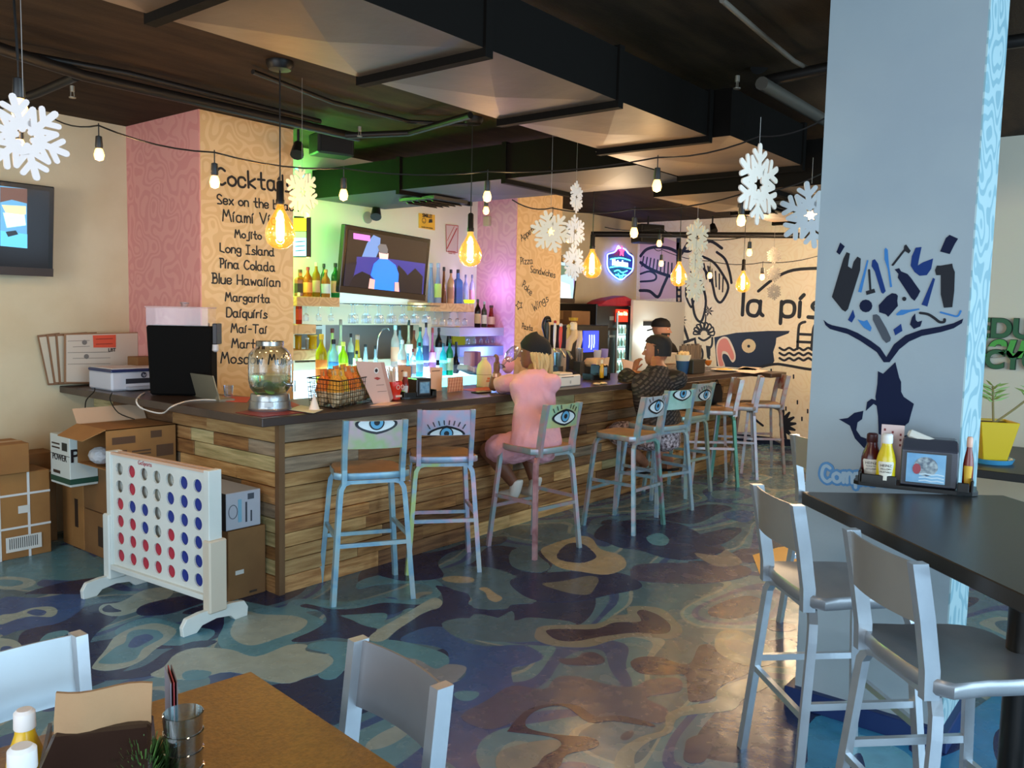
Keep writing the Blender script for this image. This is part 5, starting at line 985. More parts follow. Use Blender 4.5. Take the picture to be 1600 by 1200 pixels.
# her glass, held to the mouth
o=th('drinking_glass','clear goblet held up to the lips of the person in pink','glass',pz(798,556,3.98)); MM=Matrix.Rotation(.9,3,'Y'); ob('bowl',G().lathe([(.008,-.05),(.03,-.04),(.046,0),(.044,.05),(.036,.08)],n=18,M=MM),m_gl,o,True); ob('stem',G().lathe([(.035,-.13),(.03,-.125),(.005,-.12),(.006,-.05)],n=14,M=MM),m_gl,o,True)
# --- man in black patterned shirt, seen from behind
mn=th('person','seated person with short black hair in a dark patterned shirt, seen from behind','person',(6.52,3.6,0))
hc=pz(1027,547,3.82); kk=7.45/FPX
TR=[(pz(1031,694,3.57),38,30),(pz(1031,672,3.57),40,30),(pz(1029,648,3.60),37,27),(pz(1024,622,3.64),39,25),(pz(1022,602,3.68),43,23),(pz(1023,588,3.71),38,20),(pz(1027,578,3.73),22,17),(pz(1028,571,3.74),17,15)]
sl=pz(988,596,3.92); el=pz(974,612,4.08); el.z=CT+.05; wr=pz(991,582,4.10); sr=pz(1060,594,3.52); er=V((7.05,3.93,CT+.05)); wr2=V((6.9,4.14,CT+.04))
hipL,hipR=pz(1015,682,3.66),pz(1040,684,3.62); kL=hipL+V((-.05,.36,.0)); kR=hipR+V((.08,.34,.0)); aL=pz(1008,724,3.88); aR=pz(1047,720,3.80)
fused('body',[('r',[(c,a_*kk*.88,b_*kk*.88) for c,a_,b_ in TR],AX),('t',[pz(1028,576,3.74),hc-V((0,0,.05))],[.068,.062]),('t',[sl,sl.lerp(el,.5),el],[.06,.05,.044]),('t',[el,el.lerp(wr,.5),wr],[.045,.04,.029]),('t',[sr,sr.lerp(er,.5),er],[.06,.05,.044]),('t',[er,wr2],[.044,.03]),
 ('t',[hipL,hipL.lerp(kL,.5),kL],[.12,.10,.075]),('t',[kL,kL.lerp(aL,.35)+V((0,-.02,0)),aL],[.07,.068,.042]),('t',[hipR,hipR.lerp(kR,.5),kR],[.12,.10,.075]),('t',[kR,kR.lerp(aR,.35)+V((0,-.02,0)),aR],[.07,.068,.042])],SK2,mn,.013)
fused('patterned_shirt',[('r',[(c,a_*kk,b_*kk) for c,a_,b_ in TR[1:]],AX),('t',[sl+V((.03,-.03,0)),sl,sl.lerp(el,.6),sl.lerp(el,.8)],[.085,.088,.085,.078]),('t',[sr,sr.lerp(er,.5),sr.lerp(er,.8)],[.085,.088,.08])],PKM,mn,.013,4,None,.012)
fused('shorts',[('r',[(TR[0][0]+V((0,0,-.02)),.19,.16),(TR[1][0]+V((0,0,.02)),.20,.165)],AX),('t',[hipL,hipL.lerp(kL,.8)],[.135,.115]),('t',[hipR,hipR.lerp(kR,.8)],[.135,.115])],mat('#3a1c22',.8,0,(38,'#d8c3c4')),mn,.013)
def mat_dash():
    M=bpy.data.materials.new('m_dash'); M.use_nodes=True; nt=M.node_tree; P=nt.nodes['Principled BSDF']; L=nt.links; P.inputs['Roughness'].default_value=.8
    tc=nt.nodes.new('ShaderNodeTexCoord'); mp=nt.nodes.new('ShaderNodeMapping'); mp.inputs['Rotation'].default_value=(0,math.radians(35),0); mp.inputs['Scale'].default_value=(1,.0,1); L.new(tc.outputs['Object'],mp.inputs[0])
    b=nt.nodes.new('ShaderNodeTexBrick'); b.inputs['Scale'].default_value=24; b.inputs['Color1'].default_value=lin('#4d4642'); b.inputs['Color2'].default_value=lin('#37312f'); b.inputs['Mortar'].default_value=lin('#141011'); b.inputs['Mortar Size'].default_value=.20; b.inputs['Mortar Smooth'].default_value=.3; b.inputs['Brick Width'].default_value=1.5; b.inputs['Row Height'].default_value=.62
    cx=nt.nodes.new('ShaderNodeCombineXYZ'); th_=math.radians(32)
    for ax_,dv_ in (('X',AX*math.cos(th_)+V((0,0,math.sin(th_)))),('Y',V((0,0,math.cos(th_)))-AX*math.sin(th_))):
        vm=nt.nodes.new('ShaderNodeVectorMath'); vm.operation='DOT_PRODUCT'; vm.inputs[1].default_value=dv_; L.new(tc.outputs['Object'],vm.inputs[0]); L.new(vm.outputs['Value'],cx.inputs[ax_])
    L.new(cx.outputs[0],b.inputs['Vector'])
    L.new(b.outputs['Color'],P.inputs['Base Color']); return M
for c_ in mn.children:
    if c_.name.startswith('patterned_shirt'): c_.data.materials.clear(); c_.data.materials.append(mat_dash())
T_,M_=head(mn,hc,math.radians(22),.118,SK2,HB)
rr=[]
for z,k in ((-.35,.0),(-.1,.0),(.25,.0),(.6,.0),(.9,.0),(1.12,.0),(1.2,0)):
    pass
g=G(); rr=[]
for z,k in ((-.45,1.04),(-.1,1.07),(.3,1.10),(.65,1.10),(.95,.92),(1.15,.62),(1.24,.1)):
    rr.append([T_(.82*k*math.sin(t)*min(1,1.0),-.07+.97*k*math.cos(t)*(1 if z>.5 or abs(t-math.pi)<1.9 else 0)+(0 if z>.5 else 0),z) for t in ([math.pi-1.75+3.5*j/18 for j in range(19)] if z<.6 else [math.pi-3.14159+6.28318*j/18 for j in range(19)])])
R=[[g.b.verts.new(p) for p in q] for q in rr]
for a,b in zip(R,R[1:]):
    for i in range(18): g.b.faces.new((a[i],a[i+1],b[i+1],b[i]))
ob('hair',g,HB,mn,True,w=True)
hand(mn,wr,wr+V((.02,0,.055)),((.25,-.1,1),(.2,.9,0)),SK2,(.8,-.3,.1),-1)
for a,f in ((aL,V((-.02,.16,-.03))),(aR,V((.03,.15,-.03)))):
    skin('foot',[(a+V((0,-.03,-.05)),(.040,.036)),(a+V((0,0,.0)),.042),(a+f*.6+V((0,0,-.05)),(.042,.026)),(a+f*1.2+V((0,0,-.055)),(.042,.016))],[(0,1),(0,2),(2,3)],SK2,mn,2)
    ob('sandal_sole',G().prism(cr([a+V((x*.05,y*.9,-.095-y*.15)) for x,y in ((-1,-.07),(0,-.10),(1,-.07),(1.05,.1),(.8,.22),(0,.26),(-.9,.2),(-1.05,.06))],True,3),(0,0,1),.018),mat('#141112',.7),mn,w=True)
# --- bartender behind the bar
bt_=th('person','bartender in a black T-shirt and backward black cap behind the bar','person',(9.17,5.0,0))
hc=pz(1033,514,5.0); z0=hc.z; x0_=hc.x; B=lambda dx,dy,z: V((x0_+dx,5.0+dy,z))
AB=V((1,.15,0)); TRB=[(B(0,0,.88),.17,.12),(B(0,0,1.05),.165,.12),(B(0,0,z0-.35),.22,.13),(B(0,0,z0-.24),.245,.12),(B(0,0,z0-.18),.18,.095),(B(0,0,z0-.13),.085,.07)]
AR=[(B(-.23,0,z0-.24),B(-.29,-.1,z0-.48),B(-.2,-.34,1.14)),(B(.23,0,z0-.24),B(.31,-.1,z0-.48),B(.28,-.36,1.14))]
fused('body',[('r',[(c,a*.9,b_*.9) for c,a,b_ in TRB],AB),('t',[B(0,0,z0-.2),B(0,0,z0-.05)],[.062,.058])]+[('t',list(q),[.055,.045,.03]) for q in AR],SK2,bt_,.014)
TB=mat('#131113',.85,0,None,(14,.3)); fused('t_shirt',[('r',TRB,AB)]+[('t',[q[0],q[0].lerp(q[1],.7)],[.085,.078]) for q in AR],TB,bt_,.014)
fused('trousers',[('r',[(B(0,0,.98),.17,.125),(B(0,0,.80),.18,.13)],AB)]+[('t',[B(s_*.09,0,.84),B(s_*.1,0,.45),B(s_*.1,0,.07)],[.10,.08,.065]) for s_ in (-1,1)],mat('#1c1d22',.8),bt_,.016)
for s in (-1,1): ob('shoe',G().box(x0_+s*.1-.045,4.82,0,x0_+s*.1+.045,5.07,.07).bev(.015),mat('#111111',.6),bt_,w=True)
T_,M_=head(bt_,hc,math.radians(195),.112,mat('#b98468',.5),HB,beard=True)
rr=[]
for z,k in ((.22,1.08),(.5,1.10),(.85,.95),(1.1,.62),(1.22,.1)): rr.append([T_(.84*k*math.sin(2*math.pi*j/20),-.05+.98*k*math.cos(2*math.pi*j/20),z) for j in range(20)])
ob('cap',G().loft(rr),mat('#121012',.8),bt_,True,w=True); ob('cap_visor',G().prism([T_(-.6,-.8,-.05),T_(.6,-.8,-.05),T_(.5,-1.45,-.25),T_(0,-1.6,-.3),T_(-.5,-1.45,-.25)],(0,0,1),.012),mat('#121012',.8),bt_,w=True)

# ================================================================== GAME BOARD (four in a row)
GX=2.372; gy0,gy1=3.915,4.87
gb_=th('game_board','large white drop-disc game frame standing before the cardboard boxes','game',(GX,4.392,0))
WH=mat('#dfe3dc',.55,0,(3,'#d2d8d2'),None); WE=mat('#cfc4b0',.6)
zb0,zb1=.165,.828
cols,rws=7,6; ya=4.392+.4235; yb=4.392-.4235; pitch=.121; zp=.102
CY=lambda c:ya-pitch*(c+.5); CZ=lambda r:.745-zp*r
def holed(x0,x1):
    g=G(); R=.036
    for c in range(cols):
        for r in range(rws):
            y,z=CY(c),CZ(r); n=16
            for xx in (x0,x1):
                inner=[]; outer=[]
                for k in range(n):
                    a=2*math.pi*k/n; ca,sa=math.cos(a),math.sin(a); inner.append((xx,y+R*ca,z+R*1.0*sa))
                    m=max(abs(ca),abs(sa)); outer.append((xx,y+ca/m*pitch/2,z+sa/m*zp/2))
                I=[g.b.verts.new(p) for p in inner]; O=[g.b.verts.new(p) for p in outer]
                for k in range(n): g.b.faces.new((I[k],I[(k+1)%n],O[(k+1)%n],O[k]))
            g.loft([[(xx,y+R*math.cos(2*math.pi*k/n),z+R*math.sin(2*math.pi*k/n)) for k in range(n)] for xx in (x0,x1)],cap=False)
    yA,yB=ya,yb; zA,zB=CZ(0)+zp/2,CZ(rws-1)-zp/2
    g.box(x0,yA,zb0,x1,gy1-.04,zb1).box(x0,gy0+.04,zb0,x1,yB,zb1).box(x0,yB,zA,x1,yA,zb1).box(x0,yB,zb0,x1,yA,zB); return g
ob('front_panel',holed(GX-.026,GX-.016),WH,gb_,w=True); ob('rear_panel',holed(GX+.010,GX+.020),WH,gb_,w=True)
for a,b in ((gy1-.045,gy1),(gy0,gy0+.045)): ob('side_frame',G().box(GX-.04,a,zb0-.01,GX+.04,b,zb1+.012).bev(.003),WH,gb_,w=True)
ob('top_rim',G().box(GX-.036,gy0+.045,zb1-.004,GX-.016,gy1-.045,zb1+.010).box(GX+.010,gy0+.045,zb1-.004,GX+.03,gy1-.045,zb1+.010),mat('#d9b8a0',.5),gb_,w=True)
ob('bottom_bar',G().box(GX-.05,gy0+.045,zb0-.022,GX+.04,gy1-.045,zb0+.008).bev(.003),WH,gb_,w=True)
txt('lettering','GoSports',(GX-.0275,4.50,zb1-.022),.034,mat('#b0525c',.5),gb_,N2,.0008)
for yc in (gy0+.022,gy1-.022):
    ob('stand_post',G().box(GX-.055,yc-.045 if yc<4.3 else yc-.02,.08,GX+.055,yc+.02 if yc<4.3 else yc+.045,.47).bev(.008),WE if yc<4.3 else WH,gb_,w=True)
    P=[(GX+x,yc+(-.025 if yc<4.3 else .0),z) for x,z in ((-.20,0),(-.205,.05),(-.18,.09),(-.10,.10),(.10,.10),(.18,.09),(.205,.05),(.20,0),(.12,0),(.09,.035),(0,.048),(-.09,.035),(-.12,0))]
    ob('foot',G().prism(P,(0,1,0),.03).bev(.003),WH,gb_,w=True)
GRID=["eReeeBB","eReeBBB","RBBeBBB","RRBeRBB","RRRRRBB","RRRRRBB"]
RDm,BLm=mat('#b5283e',.4),mat('#1c2f86',.4)
for r,row in enumerate(GRID):
    for c,chh in enumerate(row):
        if chh!='e': ob('disc',G().lathe([(.001,-.008),(.046,-.008),(.047,0),(.046,.008),(.001,.008)],(GX-.006,CY(c),CZ(r)),20,Matrix.Rotation(math.pi/2,3,'Y')),RDm if chh=='R' else BLm,gb_,True,w=True,label='red game disc' if chh=='R' else 'blue game disc')
gb_.rotation_euler=(0,0,math.radians(4.73)); gb_.location.x+=.02
# ================================================================== CARDBOARD BOXES
KB=mat('#a5753f',.8,0,(3,'#946636'),(40,.08)); KD=mat('#8a6238',.8,0,(3,'#7b5530'),(40,.08)); TP=mat('#b98a52',.35)
def carton(label,x0,y0,z0,x1,y1,z1,m=KB,tape=True,prints=(),parts=()):
    o=th('cardboard_box' if m in (KB,KD) else 'carton',label,'box',((x0+x1)/2,(y0+y1)/2,z0)); ob('body',G().box(x0,y0,z0,x1,y1,z1).bev(.004),m,o,w=True)
    if tape: ob('tape',G().box(x0-.0015,(y0+y1)/2-.03,z1-.10,x1+.0015,(y0+y1)/2+.03,z1+.0015),TP,o,w=True)
    for nm,f,a,b,c,d,h in prints:   # face, u0,u1,v0,v1 fractions
        if f=='x': g=G().box(x0-.002,y1-(y1-y0)*b,z0+(z1-z0)*c,x0-.0003,y1-(y1-y0)*a,z0+(z1-z0)*d)
        elif f=='y': g=G().box(x0+(x1-x0)*a,y0-.002,z0+(z1-z0)*c,x0+(x1-x0)*b,y0-.0003,z0+(z1-z0)*d)
        else: g=G().box(x0+(x1-x0)*a,y0+(y1-y0)*c,z1+.0003,x0+(x1-x0)*b,y0+(y1-y0)*d,z1+.002)
        ob(nm,g,mat(h,.6),o,w=True)
    return o
W_='#dcd8cf'; K_='#3a2a1e'
# right of the game board
carton('brown cardboard box on the floor between the game board and the bar corner',2.68,4.19,0,2.93,4.62,.41,KD,True,(('shipping_label','y',.18,.40,.36,.42,W_),('printed_mark','y',.55,.75,.05,.08,K_)))
wc=carton('white appliance carton on top of the box by the bar corner',2.67,4.195,.415,2.90,4.70,.63,mat('#b9bac2',.6),False,(('printed_panel','y',.34,.44,.18,.80,'#7fb3c9'),('printed_text','y',.55,.60,.15,.70,'#3a3f4a'),('printed_text','y',.70,.74,.15,.45,'#3a3f4a'),('barcode','y',.62,.80,.76,.92,'#4a4f58'),('black_side','x',0,1,0,1,'#1d1f2a')))
ob('printed_dial',G().ribbon([V((2.715+.028*math.cos(a*.39),4.1935,.52+.04*math.sin(a*.39))) for a in range(17)],N1,.004,.0008),mat('#5a5d66',.5),wc,w=True)
# the stack left of the bar
b1=carton('lower brown carton with printed diamond logo in the stack by the wall',2.60,5.43,0,2.93,5.79,.30,KD,False,(('printed_mark','x',.55,.8,.25,.7,K_),))
b1=carton('brown carton with green band under the open box',2.60,5.43,.305,2.93,5.79,.655,KD,False,(('green_band','y',0,1,.25,.42,'#24402e'),('printed_text','y',.1,.5,.55,.62,K_)))
carton('bottom cardboard box beside the game board stand, dark printed label',2.60,4.64,0,2.93,5.00,.34,KB,False,(('printed_panel','x',.2,.9,.5,.75,'#3a2c20'),('printed_text','x',.2,.6,.25,.3,K_)))
carton('middle cardboard box behind the game board, beige with printed lines',2.60,4.74,.345,2.93,5.10,.655,KB,False,(('printed_panel','x',.2,.8,.3,.5,K_),))
# open box with flaps
ox=th('open_box','open brown cardboard box with raised flaps on top of the stack under the counter','box',(2.68,5.35,.66))
g=G(); x0,y0,z0,x1,y1,z1=2.465,5.175,.66,2.93,5.565,.912; t=.005
g.box(x0,y0,z0,x1,y1,z0+t).box(x1-t,y0,z0,x1,y1,z1).box(x0,y0,z0,x1,y0+t,z1).box(x0,y1-t,z0,x1,y1,z1).box(x0,y0,z1-t,x1,y1-.02,z1)
ob('body',g,KB,ox,w=True)
ob('flap',G().prism([(x0,y0,z1),(x0,y1,z1),(x0-.13,y1-.02,z1-.06),(x0-.13,y0+.03,z1-.06)],(0,0,1),.005),KB,ox,w=True); ob('flap',G().prism([(x0,y1,z1),(x1,y1,z1),(x1,y1+.06,z1+.09),(x0,y1+.06,z1+.09)],(0,0,1),.005),mat('#c9a98a',.8),ox,w=True)
for a,b,c,d in ((.08,.40,.62,.80),(.08,.28,.30,.46),(.70,.95,.2,.5),(.62,.78,.70,.88),(.35,.62,.30,.34),(.35,.62,.38,.42)): ob('printed_text',G().box(x0+(x1-x0)*a,y0-.002,z0+(z1-z0)*c,x0+(x1-x0)*b,y0-.0003,z0+(z1-z0)*d),mat('#5a3c24',.6),ox,w=True)
ob('plastic_bag',G().sph((2.50,5.32,.735),.07,12,(1,1.3,.8)),mat('#c9ccd0',.25,0,None,(25,.9)),ox,True,w=True)
pw_=carton('white carton with black POWER lettering and green base stripe',2.42,5.575,.50,2.60,5.86,.83,mat('#cfd6cf',.6),False,(('green_stripe','x',0,1,.05,.16,'#1f4a38'),('green_stripe','y',0,1,.05,.16,'#1f4a38'),('printed_text','x',.1,.5,.80,.83,K_),('printed_text','x',.1,.5,.72,.75,K_),('barcode','x',.62,.88,.70,.86,'#2a2f2a'),('printed_text','x',.15,.5,.22,.28,K_),('seam','x',0,1,.60,.61,'#4a4f4a')))
txt('lettering','POWER',(2.417,5.72,.68),.06,INK,pw_,N2,.0008); txt('lettering','PO',(2.50,5.5715,.70),.12,INK,pw_,N1,.0008,bold=.002)
carton('cardboard box supporting the white lettered carton',2.60,5.80,0,2.93,6.12,.495,KB,False,(('printed_mark','x',.6,.75,.3,.7,K_),))
# left group with white straps
sb=carton('large cardboard box bound with white straps at the left edge',1.90,5.94,0,2.445,6.20,.57,KB,False,())
ST=mat('#e2e0dc',.4)
for yy in (5.72,5.95): pass
g=G(); 
for xx in (2.12,2.30): ob('strap',G().box(xx,5.936,0,xx+.015,5.9395,.57).box(xx,5.936,.57,xx+.015,6.20,.5735),ST,sb,w=True)
for zz in (.20,.42): ob('strap',G().box(1.90,5.935,zz,2.443,5.9385,zz+.014),ST,sb,w=True)
ob('shipping_label',G().box(2.16,5.931,.05,2.38,5.934,.15),mat(W_,.6),sb,w=True)
for k in range(14): ob('barcode_line',G().box(2.18+k*.013,5.9295,.07,2.185+k*.013,5.9308,.14),mat('#4a4744',.6),sb,w=True)
ob('sticker',G().box(2.24,5.931,.30,2.31,5.934,.35),mat(W_,.6),sb,w=True)
carton('small cardboard box sitting on the strapped box at the left edge',1.86,5.90,.575,2.305,6.18,.77,KB,True,(('printed_mark','y',.3,.45,.3,.5,'#8a5c3a'),))
s2_=carton('second strapped cardboard box behind, between the left box and the white carton',2.24,6.21,0,2.60,6.41,.64,KD,False,()); ob('strap',G().box(2.40,6.206,0,2.415,6.2095,.64).box(2.40,6.206,.64,2.415,6.41,.6435),ST,s2_,w=True); ob('strap',G().box(2.24,6.205,.5,2.60,6.2085,.514),ST,s2_,w=True)

# ================================================================== THINGS ON THE BAR
zt=CT
def on(x,y,z=CT): return at(x,y,2,z)
def card(name,label,cat,pts,n,t,h,m=None,rest=None): return board(name,label,cat,[V(p) for p in pts],n,t,h,m)[0]
# framed licences leaning on the wall
yw_=YW-.02
for i,(q,l) in enumerate(((((58,524),(92,520),(110,600),(75,602)),'framed paper licence at the far left of the leaning stack, seen with its brown edge'),(((72,523),(135,519),(140,600),(84,600)),'framed licence second from left, marked with a small x'),(((86,522),(150,519),(155,600),(92,600)),'framed licence third from left behind the big certificate'))):
    yy=yw_-.02*i-.01; fr=th('framed_paper',l,'frame',at(q[2][0],q[2][1],1,yy)); P=[at(*p,1,yy) for p in q]; c=sum(P,V())/4
    ob('frame',G().prism(P,N1,.012),mat('#8a6242',.5),fr,w=True); ob('paper',G().prism([c+(p-c)*.92+V((0,-.0125,0)) for p in P],N1,.001),mat('#cfc3ab',.7),fr,w=True)
    if i<2: X=at(79+i*13,532,1,yy-.016); ob('printed_mark',G().ribbon([X+V((-.02,0,-.02)),X+V((.02,0,.02))],N1,.006,.001).ribbon([X+V((-.02,0,.02)),X+V((.02,0,-.02))],N1,.006,.001),mat('#4a2420',.6),fr,w=True)
yy=yw_-.10; q=((100,522),(216,519),(217,598),(100,598)); P=[at(*p,1,yy) for p in q]; c=sum(P,V())/4
fr=th('certificate_sheet','large certificate sheet in a clear sleeve behind the printer, with an orange notice','frame',c); ob('frame',G().prism(P,N1,.010),mat('#9a7250',.5),fr,w=True); ob('paper',G().prism([c+(p-c)*.96+V((0,-.0105,0)) for p in P],N1,.001),mat('#d0c4b2',.5),fr,w=True)
ob('orange_notice',G().prism([at(x,y,1,yy-.013) for x,y in ((145,524),(181,523),(181,543),(146,543))],N1,.001),mat('#e2583a',.6),fr,w=True)
for k in range(5): ob('printed_line',G().ribbon([at(106+8*(k%2),533+k*9,1,yy-.0125),at((140 if k<2 else 172),532+k*9,1,yy-.0125)],N1,.004,.0008),mat('#8a8072',.6),fr,w=True)
for a,b in ((530,534),(538,538)): ob('printed_line',G().ribbon([at(150,a,1,yy-.015),at(176,a-1,1,yy-.015)],N1,.004,.0008),mat('#7a2a1e',.6),fr,w=True)
txt('lettering','LBT',at(175,547,1,yy-.014),.035,INK,fr,N1,.0008,bold=.001)
for cx,cy in ((132,535),(135,557)): ob('printed_seal',G().lathe([(.001,0),(.018,0),(.018,.002)],at(cx,cy,1,yy-.012),14,Matrix.Rotation(math.pi/2,3,'X')),mat('#7a746c',.6),fr,w=True)
cb=carton('small folded cardboard piece standing between the certificate and the drink machine',3.10,6.0,CT,3.24,6.15,CT+.22,KD,False)
# printer
a=on(123,606); pr=th('printer','white inkjet printer with a dark blue lid on the left end of the bar','printer',(2.98,5.93,CT))
px0,px1,py0_,py1_=2.80,3.22,5.78,6.12
ob('body',G().box(px0,py0_,CT+.002,px1,py1_,CT+.135).bev(.012),mat('#c9ccd6',.4),pr,w=True); ob('lid',G().box(px0-.005,py0_-.005,CT+.132,px1+.005,py1_,CT+.152).bev(.006),mat('#232f5e',.35),pr,w=True); ob('lid_top',G().box(px0+.01,py0_+.01,CT+.1525,px1-.01,py1_-.01,CT+.158).bev(.004),mat('#e0dcd8',.4),pr,w=True)
ob('paper_tray',G().box(px0+.10,py0_-.05,CT+.01,px1-.08,py0_,CT+.03),mat('#a9adb8',.4),pr,w=True); ob('output_slot',G().box(px0+.10,py0_-.002,CT+.05,px1-.08,py0_+.001,CT+.085),mat('#2a2d38',.4),pr,w=True)
ob('logo_badge',G().lathe([(.001,0),(.020,0),(.020,.003)],(3.03,py0_-.001,CT+.108),20,Matrix.Rotation(math.pi/2,3,'X')),mat('#2a2f45',.4),pr,w=True); txt('lettering','hp',(3.03,py0_-.0055,CT+.108),.026,mat('#d8dce8',.4),pr,N1,.0005,shear=.3); ob('sticker',G().box(px1-.09,py0_-.002,CT+.105,px1-.04,py0_-.0005,CT+.118),mat('#8a3a5a',.5),pr,w=True)
# drink machine: dark body, clear hopper
dm=th('drink_machine','black drink machine with a clear plastic hopper on the bar by the pink column','machine',(3.05,5.25,CT))
q0=on(281,619); uu=RT.copy(); uu.z=0; uu.normalize(); vv=V((-uu.y,uu.x,0)); k_=(q0-C0).dot(FW)/FPX
MBK=mat('#0c0c0c',.8); MBK.node_tree.nodes['Principled BSDF'].inputs['Specular IOR Level'].default_value=.1
dm.matrix_basis=Matrix.Translation(V((q0.x,q0.y,CT)))@Matrix.Rotation(math.atan2(uu.y,uu.x),4,'Z')
hb=112*k_; hh=137*k_; wl_,wr_=-47*k_,50*k_
ob('body',G().loft([[(wl_-t*5*k_,0,z),(wr_,0,z),(wr_-.02,.17,z),(wl_-t*5*k_,.17,z)] for t,z in ((0,.004),(.5,hb*.5),(1,hb-.01))]).bev(.012),MBK,dm)
ob('hopper',G().loft([[(wl_-5*k_,.01,z),(wr_-6*k_,.01,z),(wr_-6*k_,.16,z),(wl_-5*k_,.16,z)] for z in (hb-.01,hh)],cap=False),mat_glow_glass('#efe6e4',.35),dm)
ob('hopper_lid',G().box(wl_-6*k_,0,hh,wr_-5*k_,.165,hh+.01),mat('#c9a9a4',.2,alpha=.55),dm); ob('lid_knob',G().lathe([(.022,0),(.024,.02),(.030,.024),(.03,.030),(.002,.033)],(0,.10,hh+.01),16),mat('#a98a86',.3),dm,True)
ob('side_handle',G().box(wr_-.002,.02,hb-.13,wr_+.03,.12,hb+.01).bev(.005),mat('#241c1e',.4),dm); ob('spout',G().lathe([(.01,0),(.022,.01),(.02,.05)],(wr_+.02,.02,hb-.18),12),mat('#c9c4c4',.3),dm,True)
# laptop
lp=on(343,628); ll=on(300,618)
lt=th('laptop','silver laptop seen from behind its open lid, on the bar corner','laptop',(lp+ll)/2)
h_=at(285,580,2,CT); d_=(lp-ll); d_.z=0; dn=d_.normalized(); nn=V((0,0,1)).cross(dn); bk_=nn if nn.dot(FW)>0 else -nn
ob('lid',G().prism([lp+V((0,0,.005)),ll+V((0,0,.005)),ll-dn*.035+V((0,0,.155))-bk_*.03,lp-dn*.035+V((0,0,.165))-bk_*.03],bk_,.007),mat('#a3a08c',.35,.6),lt,w=True)
ob('keyboard_base',G().prism([lp,ll,ll+bk_*.10,lp+bk_*.10],(0,0,1),.014),mat('#a3a08c',.35,.6),lt,w=True)
ob('logo_emblem',G().sph((lp+ll)/2-dn*.01+V((0,0,.105))-bk_*.029,.016,10,(1,1,1)).bx((0,0,-50),(.001,.001,.001)),mat('#dcdcd4',.3),lt,w=True) if False else None
# white cable from laptop and dark cables hanging off the counter
pth=[on(345,627),on(300,627),on(272,634),on(255,644)+V((0,-.0,.0))]; 
wcab=[on(345,627)+V((0,0,.006)),on(318,626)+V((0,0,.006)),on(290,629)+V((0,0,.006)),on(268,637)+V((0,0,.006)),at(256,645,0,2.715),at(240,644,0,2.71),at(220,637,0,2.71),at(213,627,0,2.70),on(218,620)+V((0,0,.006)),on(226,615)+V((0,0,.006))]
ob('charger_cable',G().tube(cr(wcab),.005,6),mat('#e2dfd8',.5),None,True,'white charger cable looping over the front edge of the counter','cable')
for l,P in (('thin black cable hanging from the printer down to the boxes',((148,606),(147,612),(135,625),(133,640))),('black cable curving down to the open cardboard box',((175,614),(172,625),(185,645),(210,655)))): ob('power_cable',G().tube(cr([at(x,y,0,2.70) for x,y in P]),.004,6),m_sock,None,True,l,'cable')
ob('white_remote',G().bx(on(262,616)+V((0,0,.012)),(.10,.05,.022)).bev(.006),mat('#e2d8cc',.5),None,False,'flat white handset lying in front of the drink machine','device')
def tumbler(label,p,r,h,m=None,group=None,name='drinking_glass'):
    o=th(name,label,'glass',p,0,group); ob('cup',G().lathe([(r*.8,0),(r*.85,.004),(r,h),(r*.96,h),(r*.78,.008)],n=18),m or m_gl,o,True); return o
tumbler('small empty tumbler left of the big glass jar',on(357,622),.032,.085)
# red placemats and menus
def flat(name,label,pts,h,cat,t=.002,z=CT): return ob(name,G().prism([at(x,y,2,z+.0004) for x,y in pts],(0,0,1),t),mat(h,.5),None,False,label,cat)
flat('menu_sheet','dark red menu lying under the glass jar at the counter corner',((368,645),(410,652),(486,644),(440,632)),'#6e1c22','menu',.003); flat('menu_sheet','red menu lying behind the jar toward the drink machine',((340,619),(392,621),(386,629),(345,627)),'#c4422e','menu',.003)
flat('menu_sheet','red and white menu beside the wire basket',((418,627),(455,628),(478,637),(440,640)),'#a83030','menu',.002,CT+.0045); flat('paper_plate_sheet','pale paper under the white cone',((450,640),(470,633),(505,640),(490,646)),'#c9d0c0','paper',.001,CT+.008)
# glass jar dispenser
jp=on(422,641); jr=.118
jd=th('drink_dispenser','large glass jar dispenser with citrus water on a galvanised base','dispenser',jp)
ob('galvanised_base',G().lathe([(.02,.004),(.122,.004),(.125,.015),(.120,.02),(.118,.06),(.113,.062),(.112,.09),(.108,.10),(.09,.102)],n=32),mat('#a9aaa8',.3,.8,(6,'#8a8c8c'),(20,.2)),jd,True)
ob('jar',G().lathe([(.07,.104),(.095,.108),(.115,.135),(.124,.18),(.125,.30),(.120,.335),(.095,.365),(.078,.375),(.074,.385)],n=32),mat_glow_glass('#eef2ee',.42),jd,True)
ob('lid',G().lathe([(.076,.383),(.080,.384),(.080,.408),(.076,.412),(.002,.412)],n=32),mat('#9a958c',.25,.9),jd,True)
ob('citrus_water',G().lathe([(.001,.11),(.09,.11),(.110,.138),(.118,.18),(.119,.215),(.001,.216)],n=28),mat('#d3d6b8',.1,tr=.9),jd,True)
random.seed(5)
for k in range(14): a=random.uniform(0,6.28); r=random.uniform(.02,.095); ob('lime_slice',G().lathe([(.001,0),(.03,0),(.03,.007),(.001,.007)],(r*math.cos(a),r*math.sin(a),.118+random.uniform(0,.035)),12,Matrix.Rotation(random.uniform(0,1.4),3,'X')@Matrix.Rotation(a,3,'Z')),mat(random.choice(('#5f7a2a','#8a9a3a','#4a6320')),.5),jd)
ob('tap',G().cyl((.04,-.11,.16),(.055,-.155,.16),.012).cyl((.055,-.155,.185),(.055,-.155,.12),.010),mat('#c3c6c8',.15,.95),jd,True); ob('embossed_lettering',letter(G(),'Yorkshire',V((-.02,-.129,.255)),V((.085,-.105,.285)),V((.25,-1,0)),.004,1.4,.002),mat('#d8dedd',.15,alpha=.75),jd)
